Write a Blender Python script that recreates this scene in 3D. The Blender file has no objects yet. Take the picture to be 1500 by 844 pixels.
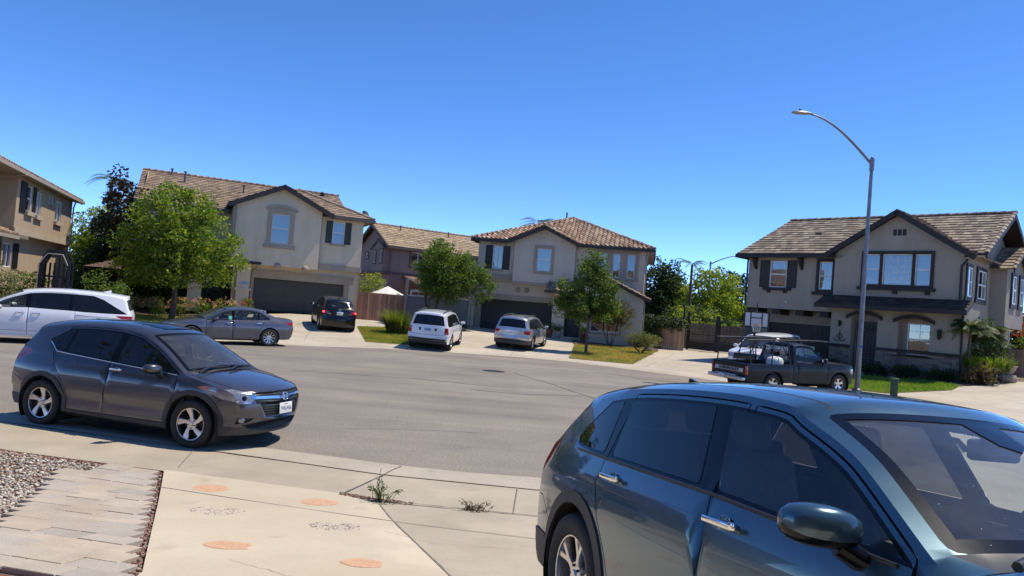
import bpy, bmesh, math, random
from mathutils import Vector, Matrix, geometry, noise
from math import sin, cos, pi, radians, sqrt, atan2, hypot
random.seed(11)
SC = bpy.context.scene
COL = SC.collection
R = radians

# ------------------------------------------------------------------ objects
def thing(name, label, cat, loc=(0, 0, 0), rz=0.0, group=None, rot=None):
    o = bpy.data.objects.new(name, None)
    COL.objects.link(o)
    o.empty_display_size = 0.2
    o.location = loc
    o.rotation_euler = rot if rot else (0, 0, rz)
    o['label'] = label
    o['category'] = cat
    if group:
        o['group'] = group
    return o

def tag(o, label=None, cat=None, group=None, kind=None):
    if label: o['label'] = label
    if cat: o['category'] = cat
    if group: o['group'] = group
    if kind: o['kind'] = kind
    return o

class MB:
    """collects faces; build() links them as one mesh object"""
    def __init__(s):
        s.v = []; s.f = []; s.m = []; s.c = []; s.sm = []
    def add(s, vs, fs, mi=0, col=None, smooth=False):
        b = len(s.v)
        s.v.extend([tuple(p) for p in vs])
        for f in fs:
            s.f.append([b + i for i in f]); s.m.append(mi); s.c.append(col); s.sm.append(smooth)
        return s
    def box(s, c, d, mi=0, M=None, col=None):
        x, y, z = c; a, b, h = d[0] / 2, d[1] / 2, d[2] / 2
        vs = [Vector((x + i * a, y + j * b, z + k * h)) for k in (-1, 1) for j in (-1, 1) for i in (-1, 1)]
        if M: vs = [M @ p for p in vs]
        return s.add(vs, [(0, 2, 3, 1), (4, 5, 7, 6), (0, 1, 5, 4), (2, 6, 7, 3), (0, 4, 6, 2), (1, 3, 7, 5)], mi, col)
    def bb(s, x0, x1, y0, y1, z0, z1, mi=0, M=None, col=None):
        return s.box(((x0 + x1) / 2, (y0 + y1) / 2, (z0 + z1) / 2), (abs(x1 - x0), abs(y1 - y0), abs(z1 - z0)), mi, M, col)
    def rbox(s, c, d, r=0.02, mi=0, M=None, seg=2):
        bm = bmesh.new()
        bmesh.ops.create_cube(bm, size=1)
        for v in bm.verts: v.co = Vector((v.co.x * d[0], v.co.y * d[1], v.co.z * d[2]))
        bmesh.ops.bevel(bm, geom=bm.edges[:] , offset=min(r, min(d) * .49), segments=seg, affect='EDGES', profile=.5)
        return s.bm(bm, Matrix.Translation(c) if not M else M @ Matrix.Translation(c), mi, True)
    def bm(s, bm, M=None, mi=0, smooth=False):
        bm.verts.index_update()
        vs = [(M @ v.co if M else v.co.copy()) for v in bm.verts]
        fs = [[v.index for v in f.verts] for f in bm.faces]
        bm.free()
        return s.add(vs, fs, mi, None, smooth)
    def tube(s, pts, r, n=8, mi=0, cap=True, smooth=True):
        pts = [Vector(p) for p in pts]
        rs = r if isinstance(r, (list, tuple)) else [r] * len(pts)
        rings = []; up = None
        for i, p in enumerate(pts):
            t = (pts[min(i + 1, len(pts) - 1)] - pts[max(i - 1, 0)])
            if t.length < 1e-9: t = Vector((0, 0, 1))
            t.normalize()
            if up is None:
                up = Vector((0, 0, 1)) if abs(t.z) < .9 else Vector((1, 0, 0))
            a = t.cross(up)
            if a.length < 1e-4:
                a = t.cross(Vector((0, 1, 0)))
            a.normalize(); b = a.cross(t).normalized(); up = b
            rings.append([p + (a * cos(2 * pi * k / n) + b * sin(2 * pi * k / n)) * rs[i] for k in range(n)])
        vs = [q for g in rings for q in g]
        fs = []
        for i in range(len(pts) - 1):
            for k in range(n):
                k2 = (k + 1) % n
                fs.append((i * n + k, i * n + k2, (i + 1) * n + k2, (i + 1) * n + k))
        s.add(vs, fs, mi, None, smooth)
        if cap:
            s.add(rings[0], [list(range(n))[::-1]], mi); s.add(rings[-1], [list(range(n))], mi)
        return s
    def lathe(s, prof, n=24, M=None, mi=0, smooth=True, ang=2 * pi):
        """prof: (radius, height) along local z"""
        vs = []; fs = []
        for r, z in prof:
            for k in range(n):
                a = ang * k / n
                p = Vector((r * cos(a), r * sin(a), z))
                vs.append(M @ p if M else p)
        for i in range(len(prof) - 1):
            for k in range(n):
                k2 = (k + 1) % n
                fs.append((i * n + k, i * n + k2, (i + 1) * n + k2, (i + 1) * n + k))
        return s.add(vs, fs, mi, None, smooth)
    def prism(s, poly, z0, z1, M=None, mi=0, col=None):
        n = len(poly)
        vs = [Vector((x, y, z0)) for x, y in poly] + [Vector((x, y, z1)) for x, y in poly]
        if M: vs = [M @ p for p in vs]
        fs = [list(range(n))[::-1], list(range(n, 2 * n))] + [(i, (i + 1) % n, n + (i + 1) % n, n + i) for i in range(n)]
        return s.add(vs, fs, mi, col)
    def ball(s, c, r, mi=0, sub=2, M=None):
        bm = bmesh.new()
        bmesh.ops.create_icosphere(bm, subdivisions=sub, radius=1)
        rr = r if isinstance(r, (list, tuple)) else (r, r, r)
        for v in bm.verts: v.co = Vector((c[0] + v.co.x * rr[0], c[1] + v.co.y * rr[1], c[2] + v.co.z * rr[2]))
        return s.bm(bm, M, mi, True)
    def build(s, name, mats, parent=None, sharp=None, smooth=None):
        me = bpy.data.meshes.new(name)
        me.from_pydata(s.v, [], s.f)
        if not isinstance(mats, (list, tuple)): mats = [mats]
        for m in mats: me.materials.append(m)
        me.polygons.foreach_set('material_index', s.m)
        me.polygons.foreach_set('use_smooth', [True] * len(s.f) if smooth else s.sm)
        if any(c is not None for c in s.c):
            at = me.attributes.new('col', 'FLOAT_COLOR', 'CORNER')
            buf = []
            for f, c in zip(s.f, s.c):
                c = c if c is not None else (1, 1, 1)
                buf.extend([c[0], c[1], c[2], 1.0] * len(f))
            at.data.foreach_set('color', buf)
        me.update()
        if sharp: me.set_sharp_from_angle(angle=R(sharp))
        o = bpy.data.objects.new(name, me)
        COL.objects.link(o)
        if parent: o.parent = parent
        return o

def struct(name, mb, m, label=None, kind='structure', **k):
    o = mb.build(name, m, **k)
    o['kind'] = kind
    if label: o['label'] = label
    return o

# ------------------------------------------------------------------ materials
MATS = {}
def srgb(*c):
    return tuple(((x / 255) / 12.92 if x / 255 <= .04045 else ((x / 255 + .055) / 1.055) ** 2.4) for x in c) + (1,)

class NT:
    def __init__(s, name):
        s.m = bpy.data.materials.new(name); s.m.use_nodes = True
        s.t = s.m.node_tree; s.n = s.t.nodes; s.n.clear()
        s.out = s.n.new('ShaderNodeOutputMaterial')
    def new(s, ty, **kw):
        n = s.n.new('ShaderNode' + ty)
        for k, v in kw.items():
            if k in n.inputs.keys(): n.inputs[k].default_value = v
            else: setattr(n, k, v)
        return n
    def ln(s, a, b): s.t.links.new(a, b)
    def noise(s, scale, detail=4, rough=.6, vec=None):
        n = s.new('TexNoise', Scale=scale, Detail=detail, Roughness=rough)
        if vec is not None: s.ln(vec, n.inputs['Vector'])
        return n.outputs['Fac']
    def ramp(s, fac, stops):
        r = s.new('ValToRGB')
        e = r.color_ramp.elements
        while len(e) < len(stops): e.new(.5)
        for q, (p, c) in zip(e, stops):
            q.position = p; q.color = c if len(c) == 4 else tuple(c) + (1,)
        s.ln(fac, r.inputs['Fac'])
        return r.outputs['Color']
    def mix(s, f, a, b, mode='MIX'):
        n = s.new('MixRGB', blend_type=mode)
        for sock, v in ((n.inputs[0], f), (n.inputs[1], a), (n.inputs[2], b)):
            if hasattr(v, 'is_linked'): s.ln(v, sock)
            elif isinstance(v, (int, float)): sock.default_value = v if sock.type == 'VALUE' else (v, v, v, 1)
            else: sock.default_value = v if len(v) == 4 else tuple(v) + (1,)
        return n.outputs[0]
    def obj(s): return s.new('TexCoord').outputs['Object']
    def attr(s, a='col'): return s.new('Attribute', attribute_name=a).outputs['Color']
    def bump(s, h, strength=.3, dist=.01):
        b = s.new('Bump', Strength=strength, Distance=dist); s.ln(h, b.inputs['Height'])
        return b.outputs['Normal']
    def bsdf(s, base=None, rough=.6, metal=0., coat=0., normal=None, spec=.5, **kw):
        b = s.new('BsdfPrincipled')
        for nm, v in (('Base Color', base), ('Roughness', rough), ('Metallic', metal), ('Coat Weight', coat), ('Normal', normal), ('Specular IOR Level', spec)):
            if v is None: continue
            if hasattr(v, 'is_linked'): s.ln(v, b.inputs[nm])
            else: b.inputs[nm].default_value = v
        for k, v in kw.items(): b.inputs[k.replace('_', ' ')].default_value = v
        s.ln(b.outputs[0], s.out.inputs[0])
        return b

def plain(name, c, rough=.6, metal=0., coat=0., var=.15, nscale=3., bump=0., bscale=40., spec=.5, **kw):
    """one-colour material with gentle procedural variation in tone"""
    if name in MATS: return MATS[name]
    t = NT(name)
    c = tuple(c) if len(c) == 4 else tuple(c) + (1,)
    base = c
    if var:
        f = t.noise(nscale, 5, .65, t.obj())
        lo = tuple(x * (1 - var) for x in c[:3]) + (1,); hi = tuple(min(1, x * (1 + var)) for x in c[:3]) + (1,)
        base = t.ramp(f, [(.3, lo), (.7, hi)])
    nrm = t.bump(t.noise(bscale, 3, .6, t.obj()), bump, .01) if bump else None
    t.bsdf(base, rough, metal, coat, nrm, spec, **kw)
    MATS[name] = t.m
    return t.m

def paint(name, c, metal=.5, rough=.32, flake=.12, coat=1.0, spec=.5):
    t = NT(name)
    f = t.noise(900, 1, .5, t.obj())
    d = t.noise(1.3, 3, .6, t.obj())
    lo = tuple(x * (1 - flake) for x in c[:3]) + (1,); hi = tuple(min(1, x * (1 + flake)) for x in c[:3]) + (1,)
    base = t.ramp(f, [(.35, lo), (.65, hi)])
    r = t.ramp(d, [(.3, (rough - .04,) * 3), (.7, (rough + .06,) * 3)])
    t.bsdf(base, r, metal, coat, None, spec, Coat_Roughness=.03)
    return t.m

def glass(name, tint, dust=.012, add=0.0):
    """thin car / window glass: tinted see-through sheet with sky reflection"""
    t = NT(name)
    tr = t.new('BsdfTransparent', Color=tuple(tint) + (1,))
    gl = t.new('BsdfGlossy', Roughness=.015, Color=(1, 1, 1, 1))
    fr = t.new('Fresnel', IOR=1.52); ge = t.new('NewGeometry'); io = t.new('Math', operation='MULTIPLY_ADD'); io.inputs[1].default_value = -.862; io.inputs[2].default_value = 1.52; t.ln(ge.outputs['Backfacing'], io.inputs[0]); t.ln(io.outputs[0], fr.inputs['IOR'])
    m = t.new('Math', operation='MULTIPLY_ADD'); m.inputs[1].default_value = 1.0; m.inputs[2].default_value = add
    t.ln(fr.outputs[0], m.inputs[0])
    mx = t.new('MixShader')
    t.ln(m.outputs[0], mx.inputs[0]); t.ln(tr.outputs[0], mx.inputs[1]); t.ln(gl.outputs[0], mx.inputs[2])
    df = t.new('BsdfDiffuse', Color=(.62, .64, .62, 1)); md = t.new('MixShader')
    o = t.obj(); dn = t.new('Math', operation='MULTIPLY'); dn.inputs[1].default_value = dust * 2
    t.ln(t.noise(3.5, 5, .7, o), dn.inputs[0]); t.ln(dn.outputs[0], md.inputs[0])
    t.ln(mx.outputs[0], md.inputs[1]); t.ln(df.outputs[0], md.inputs[2])
    t.ln(md.outputs[0], t.out.inputs[0])
    return t.m

# ------------------------------------------------------------------ 2D helpers
def inpoly(p, poly):
    x, y = p; ins = False; n = len(poly); j = n - 1
    for i in range(n):
        xi, yi = poly[i]; xj, yj = poly[j]
        if (yi > y) != (yj > y) and x < (xj - xi) * (y - yi) / (yj - yi) + xi: ins = not ins
        j = i
    return ins

def bbox(poly):
    xs = [p[0] for p in poly]; ys = [p[1] for p in poly]
    return min(xs), min(ys), max(xs), max(ys)

def crom(P, n=6, closed=False, k=.5):
    """Catmull-Rom through points of any dimension"""
    out = []; N = len(P)
    rng = N if closed else N - 1
    for i in range(rng):
        g = lambda j: P[j % N] if closed else P[max(0, min(N - 1, j))]
        a, b, c, d = g(i - 1), g(i), g(i + 1), g(i + 2)
        nn = n[i] if isinstance(n, list) else n
        for q in range(nn):
            t = q / nn; t2 = t * t; t3 = t2 * t
            out.append(tuple((2 * t3 - 3 * t2 + 1) * b[m] + (t3 - 2 * t2 + t) * k * (c[m] - a[m]) + (-2 * t3 + 3 * t2) * c[m] + (t3 - t2) * k * (d[m] - b[m]) for m in range(len(b))))
    if not closed: out.append(tuple(P[-1]))
    return out

def roundpoly(P, r=.03, n=4):
    """polygon with rounded corners"""
    out = []; N = len(P)
    for i in range(N):
        a, b, c = Vector(P[i - 1][:2]), Vector(P[i][:2]), Vector(P[(i + 1) % N][:2])
        rr = P[i][2] if len(P[i]) > 2 else r
        u, w = a - b, c - b
        lim = min(u.length, w.length) * .45
        rr = min(rr, lim)
        if rr < 1e-5: out.append((b.x, b.y)); continue
        p0 = b + u.normalized() * rr; p1 = b + w.normalized() * rr
        for q in range(n + 1):
            t = q / n
            v = p0 * (1 - t) ** 2 + b * 2 * t * (1 - t) + p1 * t * t
            out.append((v.x, v.y))
    return out

def offpoly(P, d):
    """offset polygon inward (+d) for counter-clockwise or clockwise order alike"""
    N = len(P)
    A = sum(P[i][0] * P[(i + 1) % N][1] - P[(i + 1) % N][0] * P[i][1] for i in range(N))
    sg = 1 if A > 0 else -1
    out = []
    for i in range(N):
        a, b, c = Vector(P[i - 1]), Vector(P[i]), Vector(P[(i + 1) % N])
        u = (b - a); w = (c - b)
        if u.length < 1e-9: u = w.copy()
        if w.length < 1e-9: w = u.copy()
        u.normalize(); w.normalize()
        n1 = Vector((-u.y, u.x)) * sg; n2 = Vector((-w.y, w.x)) * sg
        m = n1 + n2
        if m.length < 1e-6: m = n1
        m.normalize()
        k = d / max(.35, m.dot(n1))
        out.append((b.x + m.x * k, b.y + m.y * k))
    return out

def lerp1(T, x):
    if x <= T[0][0]: return T[0][1]
    for (a, b), (c, d) in zip(T, T[1:]):
        if x <= c:
            t = (x - a) / (c - a); 
            return b + (d - b) * t
    return T[-1][1]

def smooth1(T, x):
    """smooth interpolation through table (Catmull-Rom on y, clamped)"""
    if x <= T[0][0]: return T[0][1]
    if x >= T[-1][0]: return T[-1][1]
    n = len(T)
    for i in range(n - 1):
        if x <= T[i + 1][0]:
            x0, y0 = T[i]; x1, y1 = T[i + 1]; h = x1 - x0; t = (x - x0) / h
            m0 = (T[i + 1][1] - T[i - 1][1]) / (T[i + 1][0] - T[i - 1][0]) if i > 0 else (y1 - y0) / h
            m1 = (T[i + 2][1] - y0) / (T[i + 2][0] - x0) if i + 2 < n else (y1 - y0) / h
            t2 = t * t; t3 = t2 * t
            return (2 * t3 - 3 * t2 + 1) * y0 + (t3 - 2 * t2 + t) * h * m0 + (-2 * t3 + 3 * t2) * y1 + (t3 - t2) * h * m1

def cdt(boundary, holes, lines, step, jitter=0.0, extra=()):
    """constrained triangulation of a polygon with holes and crease polygons on a regular interior grid"""
    vs = []; es = []
    def loop(P, closed=True):
        b = len(vs); vs.extend([Vector((p[0], p[1])) for p in P]); n = len(P)
        for i in range(n if closed else n - 1): es.append((b + i, b + (i + 1) % n))
    loop(boundary)
    for h in holes: loop(h)
    for l in lines: loop(l)
    x0, y0, x1, y1 = bbox(boundary)
    sx, sy = step if isinstance(step, tuple) else (step, step)
    segs = []
    cell = {}
    for a, b in es:
        pa, pb = vs[a], vs[b]
        L = (pb - pa).length; k = max(1, int(L / (sx * .5)))
        for q in range(k + 1):
            p = pa.lerp(pb, q / k)
            cell.setdefault((int(p.x / sx // 1), int(p.y / sy // 1)), []).append(p)
    nx = int((x1 - x0) / sx) + 1; ny = int((y1 - y0) / sy) + 1
    for j in range(ny + 1):
        for i in range(nx + 1):
            p = Vector((x0 + i * sx + (j % 2) * sx * .5, y0 + j * sy))
            ci, cj = int(p.x / sx // 1), int(p.y / sy // 1)
            ok = True
            for a in (-1, 0, 1):
                for b in (-1, 0, 1):
                    for q in cell.get((ci + a, cj + b), ()):
                        if ((p.x - q.x) / sx) ** 2 + ((p.y - q.y) / sy) ** 2 < .16: ok = False; break
                    if not ok: break
                if not ok: break
            if ok and inpoly(p, boundary): vs.append(p)
    for p in extra: vs.append(Vector(p))
    r = geometry.delaunay_2d_cdt(vs, es, [], 0, 1e-6)
    V, F = r[0], r[2]
    out = []
    for f in F:
        c = sum((V[i] for i in f), Vector((0, 0))) / len(f)
        if not inpoly(c, boundary): continue
        if any(inpoly(c, h) for h in holes): continue
        out.append(list(f))
    return V, out
# ------------------------------------------------------------------ vehicle shells
class Shell:
    """A vehicle body as three charts: the top (front fascia, bonnet, windscreen, roof, tail) and two flanks."""
    def __init__(s, cen, edge, plan, inset, belt, tum, a=.45, seg=.05):
        s.cen, s.edge, s.plan, s.inset, s.belt, s.tum, s.a = cen, edge, plan, inset, belt, tum, a
        n = [max(2, int(math.ceil(max(hypot(cen[i + 1][0] - cen[i][0], cen[i + 1][1] - cen[i][1]), hypot(edge[i + 1][0] - edge[i][0], edge[i + 1][1] - edge[i][1])) / seg))) for i in range(len(cen) - 1)]
        C = crom([p[:2] for p in cen], n, k=.42); E = crom([p[:2] for p in edge], n, k=.42)
        idx = [i + q / n[i] for i in range(len(n)) for q in range(n[i])] + [len(n)]
        S = [0.]
        for i in range(1, len(C)): S.append(S[-1] + hypot(C[i][0] - C[i - 1][0], C[i][1] - C[i - 1][1]))
        s.C, s.E, s.S, s.idx = C, E, S, idx
        s.Ye = [s.Y(x, z) for x, z in E]
        s.QW = .8
    def Y(s, x, z):
        W = smooth1(s.plan, x); zb = lerp1(s.belt, x)
        if z <= zb:
            top = s.inset[-1][0]
            zz = z if top <= 0 else z
            return W - smooth1(s.inset, min(zz, top)) 
        return W - smooth1(s.inset, min(zb, s.inset[-1][0])) - .012 * min(1, (z - zb) / .03) - (z - zb) * s.tum - .10 * s.tum * (z - zb) ** 2
    def _at(s, Sv):
        S = s.S
        lo, hi = 0, len(S) - 1
        while hi - lo > 1:
            m = (lo + hi) // 2
            if S[m] <= Sv: lo = m
            else: hi = m
        t = (Sv - S[lo]) / max(1e-9, S[hi] - S[lo])
        f = lambda A: A[lo] + (A[hi] - A[lo]) * t
        g = lambda A, k: A[lo][k] + (A[hi][k] - A[lo][k]) * t
        return g(s.C, 0), g(s.C, 1), g(s.E, 0), g(s.E, 1), f(s.Ye)
    def top(s, Sv, q):
        xc, zc, xe, ze, ye = s._at(Sv)
        r = q / s.QW; ar = min(1., abs(r))
        g = s.a * ar * ar + (1 - s.a) * ar ** 7
        h = .75 * ar * ar + .25 * ar ** 5
        return Vector((xc + (xe - xc) * h, r * ye, zc + (ze - zc) * g))
    def S_of(s, i):
        """arc length at control index i (float)"""
        lo = 0
        while lo < len(s.idx) - 2 and s.idx[lo + 1] <= i: lo += 1
        t = (i - s.idx[lo]) / (s.idx[lo + 1] - s.idx[lo])
        return s.S[lo] + (s.S[lo + 1] - s.S[lo]) * t
    def tp(s, i, r): return (s.S_of(i), r * s.QW)
    def _find(s, y, val, k, i0, i1):
        S0, S1 = s.S_of(i0), s.S_of(i1); N = 60; prev = None
        for j in range(N + 1):
            Sv = S0 + (S1 - S0) * j / N
            ye = s._at(Sv)[4]; q = max(-1, min(1, y / ye)) * s.QW
            d = s.top(Sv, q)[k] - val
            if prev is not None and prev[1] * d <= 0:
                t = prev[1] / (prev[1] - d) if prev[1] != d else 0
                Sr = prev[0] + (Sv - prev[0]) * t
                ye = s._at(Sr)[4]
                return (Sr, max(-1, min(1, y / ye)) * s.QW)
            if prev is None or abs(d) < best[0]: best = (abs(d), Sv, q)
            prev = (Sv, d)
        return best[1:]
    def yz(s, pts, i0, i1): return [s._find(p[0], p[1], 2, i0, i1) for p in pts]
    def xy(s, pts, i0, i1): return [s._find(p[1], p[0], 0, i0, i1) for p in pts]
    def topn(s, S_, q):
        e = .004
        a = s.top(min(s.S[-1], S_ + e), q) - s.top(max(0, S_ - e), q); b = s.top(S_, min(s.QW, q + e)) - s.top(S_, max(-s.QW, q - e))
        n = b.cross(a); return n.normalized() if n.length > 1e-12 else Vector((0, 0, 1))
    def side(s, x, z, sg): return Vector((x, sg * s.Y(x, z), z))
    def siden(s, x, z, sg):
        e = .006
        n = Vector((-(s.Y(x + e, z) - s.Y(x - e, z)) / (2 * e), 1, -(s.Y(x, z + e) - s.Y(x, z - e)) / (2 * e))).normalized()
        return Vector((n.x, n.y * sg, n.z))

    def make(s, flank, top, step=.07, off=None, sill=None, flank_hidden=()):
        """flank/top: ordered lists (region, polygon). returns region -> (verts, faces); region 'none' is cut away"""
        off = off or {}
        reg = {}
        def emit(nm, tri, pts, nrm):
            V, F, M = reg.setdefault(nm, ([], [], {}))
            o = off.get(nm.split('.')[0], 0.)
            base = len(V); loc = {}
            f2 = []
            for i in tri:
                key = (id(pts), i)
                if key not in M:
                    M[key] = len(V); V.append(pts[i] + nrm(i) * o if o else pts[i])
                f2.append(M[key])
            F.append(f2)
        # top chart
        bd = [(S_, -s.QW) for S_ in s.S] + [(S_, s.QW) for S_ in reversed(s.S)]
        if top is not None:
            k = max(3, int(2 * s.QW / step))
            first = [(s.S[0], s.QW - 2 * s.QW * j / k) for j in range(1, k)]
            last = [(s.S[-1], -s.QW + 2 * s.QW * j / k) for j in range(1, k)]
            bd = [(S_, -s.QW) for S_ in s.S] + last + [(S_, s.QW) for S_ in reversed(s.S)] + first
            V, F = cdt(bd, [], [p for _, p in top], step)
            P = [s.top(v[0], v[1]) for v in V]
            N = {}
            def nt(i):
                if i not in N: N[i] = s.topn(V[i][0], V[i][1])
                return N[i]
            BB = [(nm, p, bbox(p)) for nm, p in top]
            for f in F:
                cx = sum(V[i][0] for i in f) / 3; cy = sum(V[i][1] for i in f) / 3
                nm = 'body'
                for n_, p, b in BB:
                    if b[0] <= cx <= b[2] and b[1] <= cy <= b[3] and inpoly((cx, cy), p): nm = n_; break
                if nm == 'none': continue
                emit(nm, f[::-1], P, nt)
        # flanks
        ed = [tuple(p) for p in s.E]
        zs = sill if sill else [ed[-1], ed[0]]
        k = max(4, int(abs(ed[0][0] - ed[-1][0]) / step))
        bot = [(ed[-1][0] + (ed[0][0] - ed[-1][0]) * j / k, ed[-1][1] + (ed[0][1] - ed[-1][1]) * j / k) for j in range(1, k)]
        bd = ed + bot
        V, F = cdt(bd, [], [p for _, p in flank], step)
        BB = [(nm, p, bbox(p)) for nm, p in flank]
        lab = []
        for f in F:
            cx = sum(V[i][0] for i in f) / 3; cy = sum(V[i][1] for i in f) / 3
            nm = 'body'
            for n_, p, b in BB:
                if b[0] <= cx <= b[2] and b[1] <= cy <= b[3] and inpoly((cx, cy), p): nm = n_; break
            lab.append(nm)
        for sg, suf in ((-1, '.R'), (1, '.L')):
            P = [s.side(v[0], v[1], sg) for v in V]
            N = {}
            def ns(i, sg=sg, N=N):
                if i not in N: N[i] = s.siden(V[i][0], V[i][1], sg)
                return N[i]
            for f, nm in zip(F, lab):
                if nm == 'none': continue
                if nm == 'body' or nm.startswith('+'): emit(nm.lstrip('+'), f if sg < 0 else f[::-1], P, ns)
                else: emit(nm + suf, f if sg < 0 else f[::-1], P, ns)
        s.reg = {k: (v[0], v[1]) for k, v in reg.items()}
        return s.reg

def panel(VF, name, m, parent, rim=0.02, sharp=38):
    """mesh object from a shell region; its free edges are folded inward like a pressed sheet"""
    V, F = VF
    bm = bmesh.new()
    vs = [bm.verts.new(p) for p in V]
    for f in F:
        try:
            fc = bm.faces.new([vs[i] for i in f]); fc.smooth = True
        except ValueError: pass
    bmesh.ops.remove_doubles(bm, verts=bm.verts[:], dist=2e-4)
    bm.normal_update()
    sc = sum(f.normal.dot(f.calc_center_median() - Vector((max(-1.2, min(1.0, f.calc_center_median().x)) * .8, 0, .7))) * f.calc_area() for f in bm.faces)
    if sc < 0: bmesh.ops.reverse_faces(bm, faces=bm.faces[:]); bm.normal_update()
    if rim:
        nv = {v.index: v.normal.copy() for v in bm.verts}
        bm.verts.index_update()
        nrm = {v: v.normal.copy() for v in bm.verts}
        be = [e for e in bm.edges if len(e.link_faces) == 1]
        mp = {}
        for e in be:
            for v in e.verts:
                if v not in mp: mp[v] = bm.verts.new(v.co - nrm[v] * rim)
        for e in be:
            l = e.link_loops[0]; a, b = l.vert, l.link_loop_next.vert
            try:
                fc = bm.faces.new((b, a, mp[a], mp[b])); fc.smooth = True
                e.smooth = False
            except ValueError: pass
    me = bpy.data.meshes.new(name)
    bm.to_mesh(me); bm.free()
    me.materials.append(m)
    me.set_sharp_from_angle(angle=R(sharp))
    o = bpy.data.objects.new(name, me); COL.objects.link(o)
    if parent: o.parent = parent
    return o

def circ(cx, cz, r, a0=0, a1=360, n=28):
    return [(cx + r * cos(R(a0 + (a1 - a0) * i / n)), cz + r * sin(R(a0 + (a1 - a0) * i / n))) for i in range(n + (0 if a1 - a0 == 360 else 1))]

def archpoly(cx, cz, r, flat=.0, n=22):
    """wheel-arch opening, open to below"""
    P = [(cx + r * cos(t), cz + r * sin(t) * (1 - flat)) for t in [pi * i / n for i in range(n + 1)]]
    return [(cx + r * 1.02, -.3)] + P + [(cx - r * 1.02, -.3)]

def strip(pts, w):
    """thin polygon along an open polyline"""
    L = []; Rr = []
    for i, p in enumerate(pts):
        a = Vector(pts[max(0, i - 1)]); b = Vector(pts[min(len(pts) - 1, i + 1)])
        d = (b - a).normalized(); n = Vector((-d.y, d.x)) * w / 2
        L.append((p[0] + n.x, p[1] + n.y)); Rr.append((p[0] - n.x, p[1] - n.y))
    return L + Rr[::-1]

def wheel(parent, x, y, rad, rim_r, width, style, mats, spokes=5, ang=0., name='wheel', lite=False):
    """wheel > tyre, rim, brake_disc ; axis along y, outer face towards sign(y)"""
    sg = 1 if y > 0 else -1
    w = thing(name, '', '', (x, y, rad)); del w['label']; del w['category']
    w.parent = parent
    M = Matrix.Rotation(-sg * pi / 2, 4, 'X')           # local z -> outward
    h = width / 2
    n = 20 if lite else 44
    t = MB()
    t.lathe([(rim_r * .93, -h * .8), (rim_r * 1.02, -h * .95), (rad * .86, -h), (rad * .96, -h * .88), (rad, -h * .6), (rad, h * .6), (rad * .965, h * .88), (rad * .87, h), (rim_r * 1.06, h * .93), (rim_r * 1.0, h * .80), (rim_r * .93, h * .6)], n, M)
    if not lite:
        for k in range(3):
            zz = (-.35 + .35 * k) * h
            t.lathe([(rad * 1.0005, zz - .006), (rad * .985, zz - .004), (rad * .985, zz + .004), (rad * 1.0005, zz + .006)], n, M)
    t.build('tyre', mats['rubber'], w)
    r = MB()
    r.lathe([(rim_r * 1.0, h * .80), (rim_r * .985, h * .86), (rim_r * .95, h * .84), (rim_r * .93, h * .6), (rim_r * .90, -h * .7)], n, M)
    hub = h * .62
    r.lathe([(0.0, hub + .012), (.028, hub + .012), (.034, hub), (.075, hub - .004), (.085, hub - .03), (.085, -.02)], 16, M)
    for k in range(spokes):
        a0 = ang + 2 * pi * k / spokes
        if style == 'y':      # forked spokes
            fk = [(-.12, .26), (.12, -.26)]
        elif style == 'swirl':
            fk = [(0, .30)]
        elif style == 'wide':
            fk = [(0, 0)]
        else: fk = [(0, 0)]
        for o0, o1 in fk:
            ww = {'y': (.022, .020), 'swirl': (.024, .050), 'wide': (.04, .06), 'thin': (.020, .024), 'steel': (.06, .08)}[style]
            if style == 'y': o1 = o1 * .8
            P0 = [(.06, a0 + o0, ww[0]), (rim_r * .55, a0 + (o0 + o1) * .55, (ww[0] + ww[1]) / 2 * .92), (rim_r * .95, a0 + o1 * (1.0), ww[1])]
            vs = []
            for (rr, aa, hw) in P0:
                c = Vector((rr * cos(aa), rr * sin(aa), 0)); tg = Vector((-sin(aa), cos(aa), 0))
                zt = hub - .004 + (h * .82 - hub) * (rr / rim_r) ** 2
                for d, zz in ((-hw, zt - .012), (-hw * .75, zt), (hw * .75, zt), (hw, zt - .012), (hw, zt - .05), (-hw, zt - .05)):
                    p = c + tg * d; p.z = zz; vs.append(M @ p)
            fs = []
            for i in range(2):
                for j in range(6):
                    j2 = (j + 1) % 6
                    fs.append((i * 6 + j, i * 6 + j2, (i + 1) * 6 + j2, (i + 1) * 6 + j))
            r.add(vs, fs)
    r.build('rim', mats['rim'], w, sharp=35)
    d = MB()
    d.lathe([(0, h * .05), (rim_r * .70, h * .05), (rim_r * .70, -h * .05), (0, -h * .1)], n, M)
    d.build('brake_disc', mats['disc'], w)
    if not lite:
        lug = MB()
        for k in range(5):
            a = ang + pi / 5 + 2 * pi * k / 5
            c = M @ Vector((.057 * cos(a), .057 * sin(a), hub + .001))
            lug.lathe([(0, .008), (.008, .007), (.010, -.01)], 8, Matrix.Translation(c) @ M)
        lug.build('lug_nuts', mats['dark'], w)
    return w

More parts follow.
